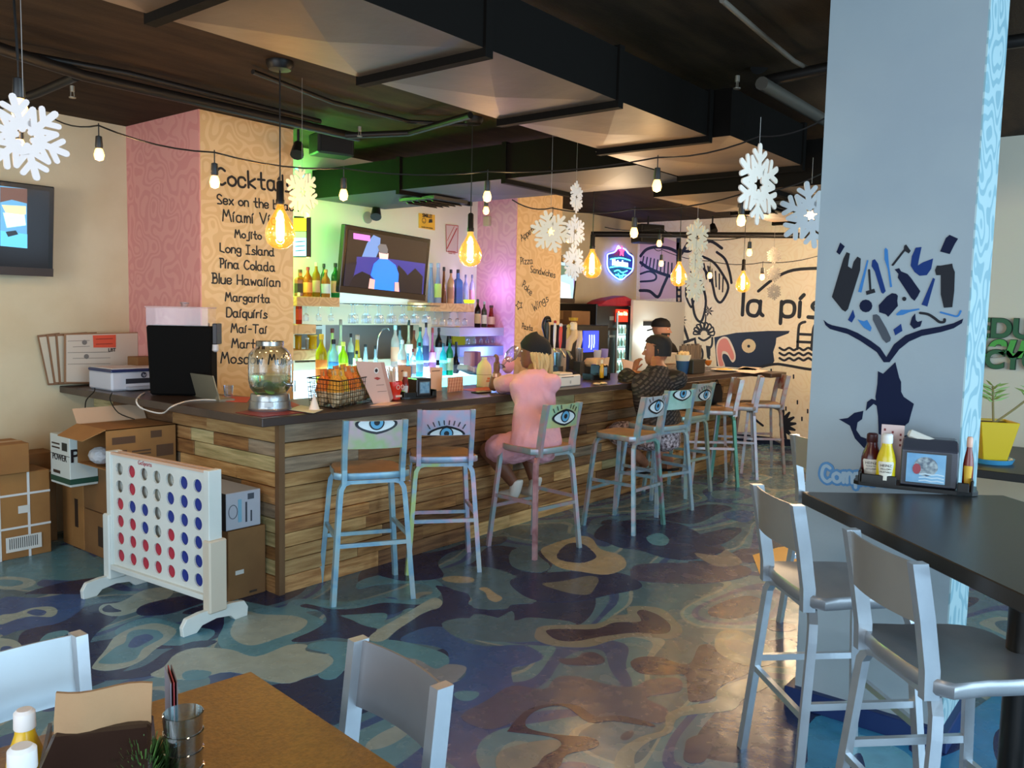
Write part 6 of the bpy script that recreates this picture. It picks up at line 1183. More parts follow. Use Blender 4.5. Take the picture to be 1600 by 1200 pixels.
ob('base_badge',G().bx((-.075,-.095,.045),(.05,.006,.025),Matrix.Rotation(-.65,3,'Z')),mat('#c9c9c4',.3,.8),jd)
# paper cone
o=th('paper_cone','small white paper cone standing in front of the wire basket','cone',on(491,642)); ob('cone',G().lathe([(.035,0),(.001,.105)],n=4 if False else 20),mat('#e8d8c9',.7),o,True); ob('rim_disc',G().lathe([(.001,0),(.036,0),(.036,.002)],n=20),mat('#e8d8c9',.7),o)
# wire basket with chip bags
c0,c1_,c2_=on(484,634),on(531,641),on(585,628); c3_=c0+(c2_-c1_)
bsk=th('wire_basket','black wire basket full of snack bags on the bar','basket',(c0+c2_)/2)
WR=mat('#1a1412',.4,.5); hz=.17; cor=[c0,c1_,c2_,c3_]
for k in range(7): 
    z=V((0,0,.006+hz*k/6)); e=1+.08*k/6; ctr=(c0+c2_)/2; q=[ctr+(p-ctr)*e+z for p in cor]; ob('wire',G().tube(q+[q[0]],.0038 if k in (0,6) else .0018,5),WR,bsk,w=True)
for a,b in zip(cor,cor[1:]+cor[:1]):
    n=max(3,int((b-a).length/.028)); ctr=(c0+c2_)/2
    for k in range(n): p=a.lerp(b,k/n); ob('wire',G().cyl(p+V((0,0,.006)),ctr+(p-ctr)*1.08+V((0,0,.006+hz)),.0016,n=4),WR,bsk,w=True)
random.seed(11)
nb_=0
for i in range(6):
    for j in range(2):
        u=(i+.5)/6; v=.28+.42*j; p=c1_.lerp(c2_,u)+(c0-c1_)*v*.9
        hh=.225+random.uniform(-.01,.015); col=random.choice(('#f08a2a','#e87a28','#e0b02e','#e89a2a')) if u<.6 else random.choice(('#d8b83a','#a8a03a','#c9a63a'))
        d=(c2_-c1_).normalized(); w=.062; th2=V((0,0,1)).cross(d)
        o=th('snack_bag',('orange' if col in('#f08a2a','#e87a28','#e89a2a') else 'olive gold')+' snack bag, '+ORD[i]+' from the left in the '+('front' if j==0 else 'back')+' row of the wire basket','snack bag',p+V((0,0,.008)),0,'snack bags in the wire basket')
        rr=[]
        for z,k1,k2 in ((0,1.0,.08),(.02,1,.6),(.09,1,1),(.16,1,.7),(hh-.03,1.05,.25),(hh,1.12,.05)):
            rr.append([p+V((0,0,.008+z))+d*(math.cos(t)*w*k1*.55)+th2*(math.sin(t)*w*k2*.9)*1.0 for t in [2*math.pi*m/10 for m in range(10)]])
        ob('bag',G().loft(rr),mat('#c9b08a',.4,.1,(40,'#a8885a'),(50,.5)),o,True,w=True); ob('crimped_top',G().loft([[q+d*.0+(q-p).normalized()*.001 for q in rr[2]],[q+(q-p).normalized()*.001 for q in rr[3]],rr[4],[q+V((random.uniform(-.006,.006),random.uniform(-.006,.006),.004)) for q in rr[5]]]),mat(col,.5,.1,None,(80,.8)),o,w=True)
# tent menu sign
P=[on(602,628),on(577,634) if False else on(575,632),at(556,564,1,on(575,632).y+.02),at(590,563,1,on(602,628).y+.02)]
tm=th('tent_card','large pink-white folded cocktail card with an eye and lips behind the basket','menu',on(590,630)); yq=on(590,630).y+.0
Pq=[at(x,y,1,yq) for x,y in ((583,631),(609,628),(594,566),(555,564),(559,580))]; ob('card',G().prism(Pq,N1,.004),mat('#d9b0a0',.6),tm,w=True)
ob('printed_eye',G().lathe([(.001,0),(.020,0),(.020,.0012)],at(588,579,1,yq-.005),16,Matrix.Rotation(math.pi/2,3,'X')),mat('#e8e0da',.5),tm,w=True); ob('printed_pupil',G().lathe([(.001,0),(.012,0),(.012,.0012)],at(588,579,1,yq-.0065),14,Matrix.Rotation(math.pi/2,3,'X')),mat('#1a1216',.5),tm,w=True)
ob('printed_lips',G().prism([at(x,y,1,yq-.0045) for x,y in ((584,591),(589,589),(595,591),(590,594))],N1,.001),mat('#a8352e',.5),tm,w=True); ob('printed_text',G().ribbon([at(588,602,1,yq-.0045),at(600,601,1,yq-.0045)],N1,.003,.001).ribbon([at(590,612,1,yq-.0045),at(604,611,1,yq-.0045)],N1,.003,.001),mat('#7a5a54',.5),tm,w=True)
ob('side_leaf',G().prism([at(x,y,1,yq+.05) for x,y in ((594,566),(600,566),(614,622),(609,628))],N1,.003),mat('#c99a8c',.6),tm,w=True)
flat('paper_sheet','white paper lying in front of the red skull cup',((578,634),(600,628),(628,629),(606,634)),'#e0c3b4','paper',.001)
# red skull cup with straws
sp=on(616,625); sk=th('skull_cup','red skull-shaped cup holding paper straws on the bar','cup',sp); RM=mat('#d8301c',.3)
ob('cup',G().lathe([(.03,0),(.040,.006),(.042,.03),(.040,.045),(.052,.075),(.056,.10),(.054,.125),(.050,.126),(.05,.11)],n=22),RM,sk,True)
for s in (-1,1): ob('eye_socket',G().ribbon([V((s*.020+.014*math.cos(a*.5236),-.056,.092+.014*math.sin(a*.5236))) for a in range(13)],N1,.004,.003),mat('#e8b8a8',.5),sk)
for k in range(7): ob('tooth',G().bx((-.024+k*.008,-.043,.030),(.006,.004,.014)),mat('#e8c8b8',.5),sk)
for k in range(14): a=k*1.3; r=.03*((k%4)/3); ob('paper_straw',G().cyl((r*math.cos(a)*.5,r*math.sin(a)*.5,.02),(r*math.cos(a)*1.5-.01,r*math.sin(a)*1.2,.20+.012*(k%3)),.0045,n=6),mat('#e0c8b4',.6),sk)
# condiment caddies
def sauce(label,p,h,r,body,cap,lab,group='sauce bottles',lettering=None,name='sauce_bottle'):
    o=th(name,label,'bottle',p,0,group); ob('body',G().lathe([(r*.7,0),(r,.01),(r,h*.45),(r*.85,h*.58),(r*.55,h*.74),(r*.5,h*.80)],n=20),mat(body,.25),o,True)
    ob('cap',G().lathe([(r*.55,h*.80),(r*.58,h*.81),(r*.56,h*.97),(r*.4,h),(.002,h)],n=20),mat(cap,.4),o,True)
    if lab:
        yaw=math.atan2((p-C0).y,(p-C0).x)+math.pi; pts=[]
        rr=[[V((r*1.02*math.cos(yaw+a),r*1.02*math.sin(yaw+a),z)) for a in [(-.9*w+1.8*w*j/8) for j in range(9)]] for z,w in ((h*.06,.55),(h*.12,.7),(h*.40,1.0),(h*.44,.9))]
        g=G(); R=[[g.b.verts.new(q) for q in a] for a in rr]
        for a,b in zip(R,R[1:]):
            for i in range(8): g.b.faces.new((a[i],a[i+1],b[i+1],b[i]))
        ob('label',g,mat(lab,.5),o)
        if lettering:
            n=V((math.cos(yaw),math.sin(yaw),0))
            for k,(s,zz,sz) in enumerate(lettering): txt('lettering',s,V(p)+n*(r*1.03)+V((0,0,h*zz)),sz,INK,o,n,.0004)
    return o
zT2=1.07
def caddy(label,c,yaw,z,w=.26,d=.12,holder=True):
    o=th('condiment_caddy',label,'caddy',V((c.x,c.y,z)),yaw,'condiment caddies'); M=BLK
    ob('tray',G().prism(cr([(-w/2,-d/2,.002),(0,-d/2-.01,.002),(w/2,-d/2,.002),(w/2+.015,0,.002),(w/2,d/2,.002),(0,d/2+.01,.002),(-w/2,d/2,.002),(-w/2-.015,0,.002)],True,3),(0,0,1),.014),M,o)
    for s in (-1,1): ob('side_wall',G().bx((s*(w/2-.002),0,.035),(.010,d,.045)).bev(.003),M,o)
    ob('front_lip',G().bx((-w*.32,-d/2,.03),(w*.32,.008,.035)).bev(.002),M,o); ob('front_lip',G().bx((w*.42,-d/2,.03),(w*.1,.008,.035)).bev(.002),M,o)
    if holder:
        ob('napkin_holder',G().bx((.035,0,.075),(.125,d*.85,.125)).bev(.006),mat('#1d1a1c',.25),o); ob('picture_frame_front',G().bx((.035,-d*.43-.004,.075),(.09,.003,.085)),mat('#5a5f66',.3),o); ob('inset_picture',G().bx((.035,-d*.43-.0062,.075),(.078,.002,.074)),mat('#4a7a9a',.4,0,(40,'#7fa3b8')),o)
    return o
q=on(652,622); caddy('black condiment caddy with a framed picture on the bar, right of the red skull cup',V((q.x,q.y+.02,0)),-.15,CT,.27,.13)
sauce('ketchup bottle in the first bar caddy',V((q.x-.10,q.y+.02,CT+.017)),.17,.028,'#7a1c14','#e0d8cc','#cfc8bc'); sauce('small pepper-dark bottle in the first bar caddy',V((q.x+.115,q.y+.02,CT+.017)),.11,.018,'#2a1d18','#141010',None)
q=on(936,593); caddy('dark condiment caddy with brown napkins farther along the bar',V((q.x,q.y+.03,0)),-.15,CT,.24,.13)
sauce('mustard bottle standing in the farther bar caddy',V((q.x-.02,q.y-.04,CT+.017)),.17,.02,'#c9951c','#e0d0b0',None)
for k,l in enumerate(('left','right')): ob('paper_napkin',G().prism([V((q.x-.02+k*.10,q.y+.03,CT+.12)),V((q.x+.07+k*.10,q.y+.03,CT+.12)),V((q.x+.09+k*.10,q.y+.03,CT+.20)),V((q.x-.0+k*.10,q.y+.03,CT+.19))],N1,.02),mat('#d3ad84',.8),None,False,l+' kraft napkin sticking up from the farther bar caddy','napkin')
# cards on the bar
def upcard(label,pts,h,extra=(),yofs=0,name='menu_card'):
    yq=on(*pts[0]).y+yofs; o=th(name,label,'menu',on(*pts[0])); ob('card',G().prism([at(*p,1,yq) for p in pts],N1,.003),mat(h,.6),o,w=True)
    for hh,w,P in extra: ob('print',G().ribbon([at(*p,1,yq-.0035) for p in P],N1,w,.0008),mat(hh,.6),o,w=True)
    return o
upcard('orange patterned card holder standing right of the caddy on the bar',((699,613),(723,610),(723,588),(699,590)),'#c98a6a',tuple(('#9a4a34',.004,((700+4*k,612),(703+4*k,590))) for k in range(6))+tuple(('#e0a884',.003,((700,593+5*k),(722,591+5*k))) for k in range(4)))
upcard('tan menu holder with small dots left of the beige jug',((672,612),(690,610),(691,574),(672,574)),'#d3a88a',(('#5a3a2c',.006,((675,580),(687,579))),))
upcard('tan menu holder behind the first caddy',((622,600),(642,598),(642,572),(622,572)),'#cf9f82',(('#5a2a24',.008,((627,580),(630,579))),),.05)
# beige popcorn jug
jp=on(756,604); jg=th('plastic_jug','cream plastic jug with an orange fruit print on the bar, left of the drinker','jug',jp); ob('jug_body',G().lathe([(.058,0),(.062,.01),(.062,.14),(.052,.18),(.022,.215),(.02,.225)],n=20),mat('#dcc99a',.45),jg,True); ob('cap',G().lathe([(.02,.224),(.021,.24),(.001,.242)],n=14),mat('#e8dcc0',.5),jg,True)
for k in range(5): a=-2.0+.12*k; ob('fruit_print',G().sph((.062*math.cos(a)*.99,.062*math.sin(a)*.99,.05+.02*(k%2)),.010,8,(1,.3,1)),mat('#d8703a',.6),jg)
ob('fill_line',G().lathe([(.0622,.098),(.0628,.10),(.0622,.102)],n=20),mat('#a88a5a',.6),jg)
o=th('phone','dark smartphone lying on the bar beside the drinker\'s arm','phone',on(752,614)); ob('body',G().bx((0,0,.006),(.15,.075,.008)).bev(.002),mat('#17161a',.3),o); ob('screen_glass',G().bx((0,0,.0105),(.14,.068,.001)),mat('#3a3a42',.1),o)
flat('red_menu','open red menu lying behind the phone',((720,609),(760,605),(780,608),(745,612)),'#b0402c','menu',.003)
o=th('balloon','pink round balloon-like sign behind the drinker\'s arm','balloon',pz(794,570,4.5)); ob('ball',G().sph((0,0,0),.075,16,(1,.5,1)),mat('#d88a9a',.5),o,True)
# striped cloths, printer box on back counter
o=ob('striped_bag',G().bx(at(738,561,1,5.42),(.16,.10,.15)).bev(.01),mat('#e0a8b0',.6,0,(9,'#6a3a7a',1,0,0)),None,False,'pink and violet striped bag on the back counter','bag')
o=ob('folded_napkins',G().bx(at(733,578,1,5.1),(.20,.14,.05),Matrix.Rotation(.3,3,'Y')).bev(.01),mat('#e8e8f0',.6,0,(12,'#3a4a9a',1,0,0)),None,False,'blue and white folded bag beside the striped one','bag')
# receipt printer / pos
pp=on(893,604); ps=th('receipt_printer','white receipt printer box with a small screen on the bar','printer',V((pp.x,pp.y+.08,CT)))
ob('body',G().box(-.15,-.07,.002,.15,.10,.095).bev(.008),mat('#e0d8cc',.4),ps); ob('top_cover',G().box(-.14,-.06,.095,.05,.09,.115).bev(.008),mat('#d3c3b0',.4),ps); ob('screen',G().bx((.10,-.01,.112),(.075,.09,.008),Matrix.Rotation(.35,3,'X')),mat('#1b1b20',.2),ps); ob('slot',G().box(-.13,-.072,.078,.04,-.070,.084),mat('#5a4a40',.5),ps); ob('printed_mark',G().box(-.01,-.0725,.025,.005,-.070,.05),mat('#a9a49c',.5),ps)
# beer tap tower and handles
tt=th('beer_tap_tower','pale stone-clad beer tap tower with many handles behind the bar','beer tap',pz(868,560,4.95)); tx0=at(848,560,1,4.9).x; tx1=at(885,560,1,4.9).x; tz=at(868,545,1,4.9).z
ob('column',G().box(tx0,4.9,.9,tx1,5.1,tz).bev(.004),mat('#cfc2b0',.35,0,(4,'#a99a8a')),tt,w=True); ob('drip_tray',G().box(tx0,4.72,.9,tx1+.4,4.9,.93),mat('#9a9c9e',.25,.9),tt,w=True)
for l,xp,y0,y1,w,hh,top in (('black curved swan-neck',853,500,545,9,'#1a1a1c','#1a1a1c'),('white and red',866,503,545,5,'#e8dccc','#b0261e'),('red and white',875,508,545,6,'#d8402a','#e8dccc'),('gold',887,510,548,7,'#c9a24a','#d8b85a')):
    a=at(xp,y1,1,4.88); b=at(xp+1.5,y0,1,4.88); r=w*7.2/FPX/2; ob('tap_handle',G().tube([a,a.lerp(b,.3),a.lerp(b,.8),b],[r*.5,r,r*1.1,r*.6],10),mat(hh,.4),tt,True,'%s beer tap handle'%l,w=True); ob('handle_top',G().sph(b,r*1.2,10),mat(top,.4),tt,True,w=True); ob('faucet_nozzle',G().cyl(a,a+V((0,-.06,-.08)),.012),mat('#c9c9c4',.2,.9),tt,w=True)
sw=[at(x,y,1,4.86) for x,y in ((853,528),(850,518),(848,508),(852,497),(858,496),(860,503))]; ob('swan_neck',G().tube(cr(sw),.012,8),mat('#17171a',.4),tt,True,w=True)
# cartoon-free carved bust tap handle
o=th('tap_figurine','cream figure-shaped tap handle wearing a gold crown','tap handle',at(896,548,1,4.85)); a=at(898,522,1,4.85); ob('torso',G().tube([at(888,548,1,4.85),at(890,535,1,4.85),at(896,526,1,4.85),at(897,515,1,4.85)],[.03,.035,.05,.035],10),mat('#d3b88a',.5),o,True,w=True); ob('arm',G().tube([at(903,545,1,4.85),at(906,530,1,4.85),at(905,517,1,4.85)],[.025,.03,.03],8),mat('#e0c9a0',.5),o,True,w=True); ob('face',G().bx(at(896,510,1,4.85),(.075,.06,.09)).bev(.015),mat('#e8d3a8',.5),o,w=True); ob('crown',G().lathe([(.045,0),(.05,.03),(.035,.02),(.03,0)],at(896,501,1,4.85),10),mat('#c99a2a',.3,.6),o,w=True)
for k,(xp,yp,l) in enumerate(((905,565,'tall steel shaker left of the soda cooler'),(933,568,'clear plastic cup stack in front of the soda cooler'),(944,566,'violet-tinted cup beside the cup stack'),(871,572,'short steel cup by the tap tower'))):
    c=at(xp,yp,1,4.75); h=at(xp,yp-21,1,4.75).z-c.z; c.z=.93 if False else c.z; o=th('cup',l,'cup',c); ob('cup_body',G().lathe([(.03,0),(.032,.004),(.042,h),(.038,h),(.03,.01)],n=16),mat(('#c9c9cc','#cfd6e0','#a9a0e0','#8aa3ac')[k],.2,(.9,0,0,.8)[k],alpha=(1,.7,.75,1)[k]),o,True); ob('riser',G().box(-.04,-.04,.9-c.z,.04,.04,0),mat('#26262a',.5),o)
# bun bags
ob('bread_bag',G().bx(at(927,566,1,4.72),(.22,.12,.09)).bev(.03),mat('#d8b888',.5,0,None,(30,.6)),None,True,'clear bag of bread buns behind the farther bar caddy','bread') 
# ================================================================== COOLERS
fr=th('drinks_cooler','tall black drinks cooler with a red lit header and a glowing glass door','fridge',(9.75,6.05,0))
fx0,fx1=at(936,500,1,5.72).x,at(986,500,1,5.72).x; fz=at(965,476,1,5.72).z; xm=at(963,520,1,5.72).x
ob('cabinet',G().box(fx0,5.76,.0,fx1,YW-.06,fz).bev(.006),mat('#141214',.4),fr,w=True)
ob('header_light',G().box(xm+.03,5.735,fz-.22,fx1-.06,5.76,fz-.06),mat('#c0301c',.4,em=('#d8301c',1.6)),fr,w=True); ob('header_lettering',letter(G(),'Coca Cola',V((xm+.05,5.733,fz-.13)),V((fx1-.08,5.733,fz-.13)),N1,.012,1.2,.002),mat('#ffd9a0',.4,em=('#ffcc8a',3)),fr,w=True)
ob('lit_interior',G().box(xm+.05,5.745,.55,fx1-.08,5.76,fz-.26),mat('#c9f4f0',.4,em=('#bdf2ee',1.3)),fr,w=True)
for k in range(6): ob('shelf_wire',G().box(xm+.05,5.742,.62+k*.16,fx1-.08,5.746,.63+k*.16),mat('#5f7f80',.5),fr,w=True)
for k in range(18): ob('stocked_bottle',G().lathe([(.02,0),(.022,.06),(.008,.09),(.008,.11)],(xm+.08+(k%3)*.075,5.735,.64+(k//3)*.16),8),mat(('#a9d0d0','#7fb0a8','#d0e8e4')[k%3],.3),fr,True,w=True)
ob('door_handle',G().box(xm+.005,5.71,.7,xm+.03,5.74,fz-.1).bev(.004),mat('#c9c4bc',.3,.8),fr,w=True); ob('door_frame',G().box(fx1-.05,5.73,.4,fx1-.01,5.76,fz-.02),mat('#1b1a1c',.3),fr,w=True)
for z,w,h in ((fz-.20,.10,.05),(fz-.42,.16,.03)): ob('sticker',G().box(fx0+.30,5.754,z,fx0+.30+w,5.7595,z+h),mat('#8f9a98',.5),fr,w=True)
f2=th('energy_drink_cooler','small black countertop cooler with a blue lit panel and claw mark','fridge',pz(920,560,5.1))
ea,eb=at(911,560,1,5.15).x,at(934,560,1,5.15).x; ez1=at(920,517,1,5.15).z; ez0=at(920,550,1,5.15).z
ob('cabinet',G().box(ea-.25,5.16,.9,eb+.22,5.5,ez1+.06).bev(.006),mat('#101013',.35),f2,w=True); ob('lit_panel',G().box(ea,5.145,ez0,eb,5.16,ez1),mat('#2f3fd0',.3,em=('#2a3cf0',1.6)),f2,w=True)
for k in range(3): x=ea+(eb-ea)*(.35+.16*k); ob('claw_mark',G().ribbon([V((x,5.144,ez1-.05)),V((x+.006,5.144,ez1-.14)),V((x-.004,5.144,ez1-.20+.02*abs(k-1)))],N1,.016,.002),mat('#bcd0ff',.4,em=('#a8c4ff',2.5)),f2,w=True)
cb=carton('cardboard box on the shelf above the small black cooler',at(893,500,1,5.6).x,5.6,at(905,512,1,5.6).z,at(922,500,1,5.6).x,5.9,at(905,486,1,5.6).z,KD,True)
ob('storage_shelf',G().box(7.62,5.45,at(905,512,1,5.6).z-.03,fx0-.01,YW-.01,at(905,512,1,5.6).z-.001),mat('#1a1716',.6),None,False,'black shelf between the second menu column and the tall cooler','shelf')
g=G(); q=[at(x,y,1,5.95) for x,y in ((914,474),(925,469),(940,465),(955,462),(966,467),(972,474),(972,478),(914,478))]; ob('red_cloth_bag',G().prism(q,N1,.22).bev(.02),mat('#b3283c',.7,0,None,(9,.6)),None,True,'crumpled crimson bag lying on top of the tall cooler','bag')
# ---- far end of the bar top
p=on(1066,584); bkt=th('straw_bucket','blue bucket heaped with pale cut fries-like straws on the bar','bucket',p); ob('bucket',G().lathe([(.052,0),(.054,.006),(.072,.14),(.068,.14),(.05,.01)],n=22),mat('#28527a',.5),bkt,True); ob('paper_liner',G().lathe([(.068,.12),(.085,.20),(.082,.20),(.066,.13)],n=22),mat('#e8dcc0',.6),bkt,True)
random.seed(2)
for k in range(40): a=random.uniform(0,6.28); r=random.uniform(0,.06); ob('fry',G().bx((r*math.cos(a),r*math.sin(a),.185+random.uniform(0,.03)),(.012,.012,.06),Matrix.Rotation(random.uniform(-.6,.6),3,'X')@Matrix.Rotation(random.uniform(-.6,.6),3,'Y')),mat('#e8d09a',.6),bkt)
cr_b=th('black_tray','black box tray at the far end of the bar','tray',on(1088,584)); ob('tray_box',G().box(-.12,-.02,.002,.16,.16,.14).bev(.006),mat('#1b1917',.5),cr_b); ob('rim',G().box(-.125,-.025,.135,.165,.165,.15),mat('#26221f',.5),cr_b)
o=th('wooden_crate','weathered grey crate of upright slats behind the black tray','crate',V((10.0,4.75,0)))
ca,cb_=at(1064,560,1,4.75).x,at(1096,560,1,4.75).x; zz=at(1080,540,1,4.75).z
for k in range(9): ob('slat',G().box(ca+(cb_-ca)*k/9,4.75,.0,ca+(cb_-ca)*(k+.85)/9,4.78,zz+.02*(k%2)),mat('#7a6d60',.8,0,(10,'#5a5048',3,3,.3)),o,w=True)
o=th('glass_display_case','clear acrylic box behind the person in the patterned shirt','box',on(1052,578)); ob('panel',G().box(-.14,.05,.0,.16,.2,.18),mat_glow_glass('#d8d0c8',.5),o); ob('top_edge',G().box(-.145,.045,.18,.165,.205,.188),mat('#c9b8b0',.3),o)
o=th('plate','plate of food near the far bar end','plate',on(1132,580)); ob('dish',G().lathe([(.001,.002),(.10,.002),(.15,.018),(.15,.022),(.09,.010),(.001,.010)],n=28),mat('#e8e0d0',.4),o,True); ob('food',G().sph((0,0,.012),.10,14,(1,1,.22)),mat('#dcbc6a',.6,0,None,(40,.8)),o,True)
o=th('cocktail_glass','small orange drink glass beside the black tray','glass',on(1106,580)); ob('bowl',G().lathe([(.005,.06),(.03,.075),(.04,.12),(.037,.12),(.005,.066)],n=16),mat('#d88a3a',.2,tr=.4),o,True); ob('stem',G().lathe([(.03,0),(.028,.004),(.005,.01),(.005,.06)],n=14),m_gl,o,True)
for l,P in (('crumpled white napkin sheet at the far end of the bar',((1140,580),(1165,574),(1200,580),(1178,584))),('pale paper by the plate at the far end of the bar',((1150,578),(1160,573),(1190,575),(1180,579)))): flat('paper_sheet',l,P,'#e0d0c0','paper',.004)
o=th('paper_napkin','folded napkin wedge on the bar left of the person in patterned shirt','napkin',on(975,592)); ob('fold',G().prism([at(x,y,1,4.35) for x,y in ((970,560),(990,566),(982,588),(976,588))],N1,.01),mat('#e0c0a8',.7),o,w=True)
for l,xy in (('crumpled tan napkin in front of the farther bar caddy, left',(932,602)),('crumpled tan napkin in front of the farther bar caddy, right',(943,601))): ob('crumpled_napkin',G().sph(on(*xy)+V((0,0,.012)),.03,8,(1.3,1,.4)),mat('#e0c8a0',.8,0,None,(40,1)),None,True,l,'napkin')
# bag hanging from the far counter end
o=th('hanging_bag','black bag hanging below the far end of the counter','bag',V((8.7,3.75,.75))); ob('bag_body',G().loft([[V((8.66+.12*s*k,4.0,z)) + V((0,.0 if t else .05,0)) for s,t in ((-1,0),(1,0),(1,1),(-1,1))] for z,k in ((.72,.9),(.85,1.0),(.95,.5))]).bev(.01),mat('#141216',.7),o,w=True); ob('strap',G().tube([V((8.62,4.02,.94)),V((8.66,4.03,1.02)),V((8.70,4.02,.94))],.006,6),mat('#141216',.7),o,w=True)

# ================================================================== HIGH TABLE THINGS
q=at(1428,763,2,zT2); yaw=math.atan2((q-C0).y,(q-C0).x)-math.pi/2
uq=V((math.cos(yaw),math.sin(yaw),0)); vq=V((-math.sin(yaw),math.cos(yaw),0))
cd=V((q.x,q.y,0))+vq*.02
caddy('black condiment caddy with a framed blue picture on the high black table',cd,yaw,zT2,.38,.15,False)
o=th('napkin_dispenser','grey plastic napkin dispenser with a blue picture window, on the high black table','napkin dispenser',V((cd.x,cd.y,zT2+.018))+uq*.045,yaw)
ob('case',G().loft([[V((x,y,z)) for x,y in ((-.095*k,-.06*k2),(.095*k,-.06*k2),(.095*k,.06),(-.095*k,.06))] for z,k,k2 in ((0,1,1),(.135,1,1),(.165,.97,.35),(.172,.9,.2))]).bev(.004),mat('#3a3b44',.22),o); ob('window_frame',G().bx((-.005,-.0625,.068),(.155,.004,.118)),mat('#1a1b20',.3),o); ob('picture',G().bx((-.01,-.0650,.068),(.13,.003,.108)),mat('#5f96bc',.35,0,(9,'#86b4cf')),o)
ob('picture_shell',G().prism([V((-.01+.040*math.cos(a*.4),-.0668,.075+.036*math.sin(a*.4))) for a in range(16)],N1,.001),mat('#54606e',.5,0,(70,'#a9b4b4')),o); ob('picture_accent',G().prism([V((-.04+.014*math.cos(a*.6),-.068,.065+.02*math.sin(a*.6))) for a in range(11)],N1,.001),mat('#9a3a44',.5),o); 
for k in range(3): ob('picture_wave',G().ribbon([V((-.03+.02*i,-.0685,.022+.012*k+.003*(i%2))) for i in range(5)],N1,.004,.001),mat('#c9dce4',.5),o)
ob('napkins',G().bx((-.03,.0,.172),(.10,.03,.03),Matrix.Rotation(.35,3,'Y')).bev(.008),mat('#cfc9bc',.8),o)
def rel(a,b,z): return V((cd.x,cd.y,zT2+.018+z))+uq*a+vq*b
HZ=(('HEINZ',.36,.014),('TOMATO',.29,.008),('KETCHUP',.23,.008)); HM=(('HEINZ',.36,.014),('YELLOW',.29,.010),('MUSTARD',.23,.009))
sauce('dark red ketchup bottle at the left of the high table caddy',rel(-.155,.015,0),.175,.036,'#4a0f10','#3a0d0d','#d8d2c6',lettering=HZ); sauce('yellow mustard bottle with white cap on the high table',rel(-.10,-.045,0),.185,.034,'#d8bc1a','#e8e4dc','#dcd6c4',lettering=HM)
sauce('hot sauce bottle with a wooden ball cap at the right of the high table caddy',rel(.175,0,0),.19,.018,'#7a2410','#d8a890','#d8a82a')
o=th('menu_card','pink dotted menu card standing behind the mustard on the high table','menu',rel(-.085,.03,0),yaw); ob('card',G().bx((0,0,.105),(.08,.003,.21)),mat('#d0b4ac',.6),o)
for k in range(9): ob('printed_dot',G().bx((-.028+.028*(k%3),-.0025,.19-.02*(k//3)-.008*(k%3)),(.007,.001,.009)),mat('#7a2a2a',.6),o)
# yellow pot with plant on ledge table
p=at(1548,722,2,.80); pt=th('potted_plant','spindly succulent in a square yellow pot on a blue saucer','plant',V((p.x,p.y,.80)),.5)
r1,r2=.085,.135; s1_=.27
ob('pot',G().loft([[V((a*r,b*r,z)) for a,b in ((-1,-1),(1,-1),(1,1),(-1,1))] for r,z in ((.07,.02),(.115,s1_),(.105,s1_),(.10,s1_-.03))]).bev(.004),mat('#e0b81a',.45),pt); ob('saucer',G().lathe([(.001,0),(.12,0),(.135,.03),(.125,.03),(.11,.012),(.001,.012)],n=26),mat('#4a9ac4',.4),pt,True); ob('soil',G().box(-.10,-.10,s1_-.03,.10,.10,s1_-.015),mat('#5a3a24',.9,0,None,(60,.8)),pt)
GRN=mat('#8aa85a',.55)
uu=RT.copy(); uu.z=0; uu.normalize(); Ri=Matrix.Rotation(-.5,3,'Z')
for (dx,hz_,nm) in ((.36,.30,1),(-.02,.22,0)):
    tip=Ri@(uu*dx)+V((0,0,s1_+hz_)); st0=V((0,0,s1_-.02)); ob('stem',G().tube(cr([st0,st0.lerp(tip,.5)+V((0,0,-.02)),tip]),.007,6),mat('#8a7a4a',.6),pt,True)
    for k in range(22):
        t=.55+.45*k/21; b=st0.lerp(tip,t); a=k*2.4; d=V((math.cos(a),math.sin(a),.35)).normalized(); ob('leaf',G().prism([b,b+d*.05+V((0,0,.008)),b+d*.10,b+d*.05-V((0,0,.008))],d.cross(V((0,0,1))) ,.004),GRN,pt)
# ================================================================== LOW TABLE THINGS
zl=.75
def lo(x,y,z=zl): return at(x,y,2,z)
nh=at(165,1130,2,zl+.16); dsp=th('napkin_dispenser','dark brown plastic napkin dispenser on the low table','napkin dispenser',V((nh.x,nh.y,zl)),0)
A1,A2=at(92,1128,2,zl+.155),at(240,1105,2,zl+.165); B1,B2=at(70,1190,2,zl+.10),at(252,1185,2,zl+.10)
dvec=(A2-A1); dvec.z=0; dv=dvec.normalized(); nv=V((0,0,1)).cross(dv); nv=-nv if nv.dot(FW)>0 else nv  # towards camera
pA=[A1+V((0,0,0)),V((A2.x,A2.y,A1.z))]
base=[pA[0],pA[1],pA[1]+nv*.16+dv*.02,pA[0]+nv*.16-dv*.02]
ob('case',G().loft([[V((p.x,p.y,zl+.002)) for p in (pA[0]-nv*.02,pA[1]-nv*.02,base[2]+nv*.03,base[3]+nv*.03)],[V((p.x,p.y,zl+.10)) for p in (pA[0]-nv*.02,pA[1]-nv*.02,base[2]+nv*.03,base[3]+nv*.03)],[V((p.x,p.y,zl+.155)) for p in (pA[0],pA[1],pA[1]+nv*.05,pA[0]+nv*.05)]]).bev(.006),mat('#33241f',.22),dsp,w=True)
ob('clear_side',G().prism([pA[0]-dv*.012+nv*.0+V((0,0,0)),pA[0]-dv*.012+nv*.16-V((0,0,.1)),pA[0]-dv*.012+nv*.16-V((0,0,.15)),pA[0]-dv*.012-V((0,0,.15))],-dv,.006),mat('#6a6460',.15,alpha=.6),dsp,w=True)
c=(base[2]+base[3])/2*.4+(pA[0]+pA[1])/2*.6; 
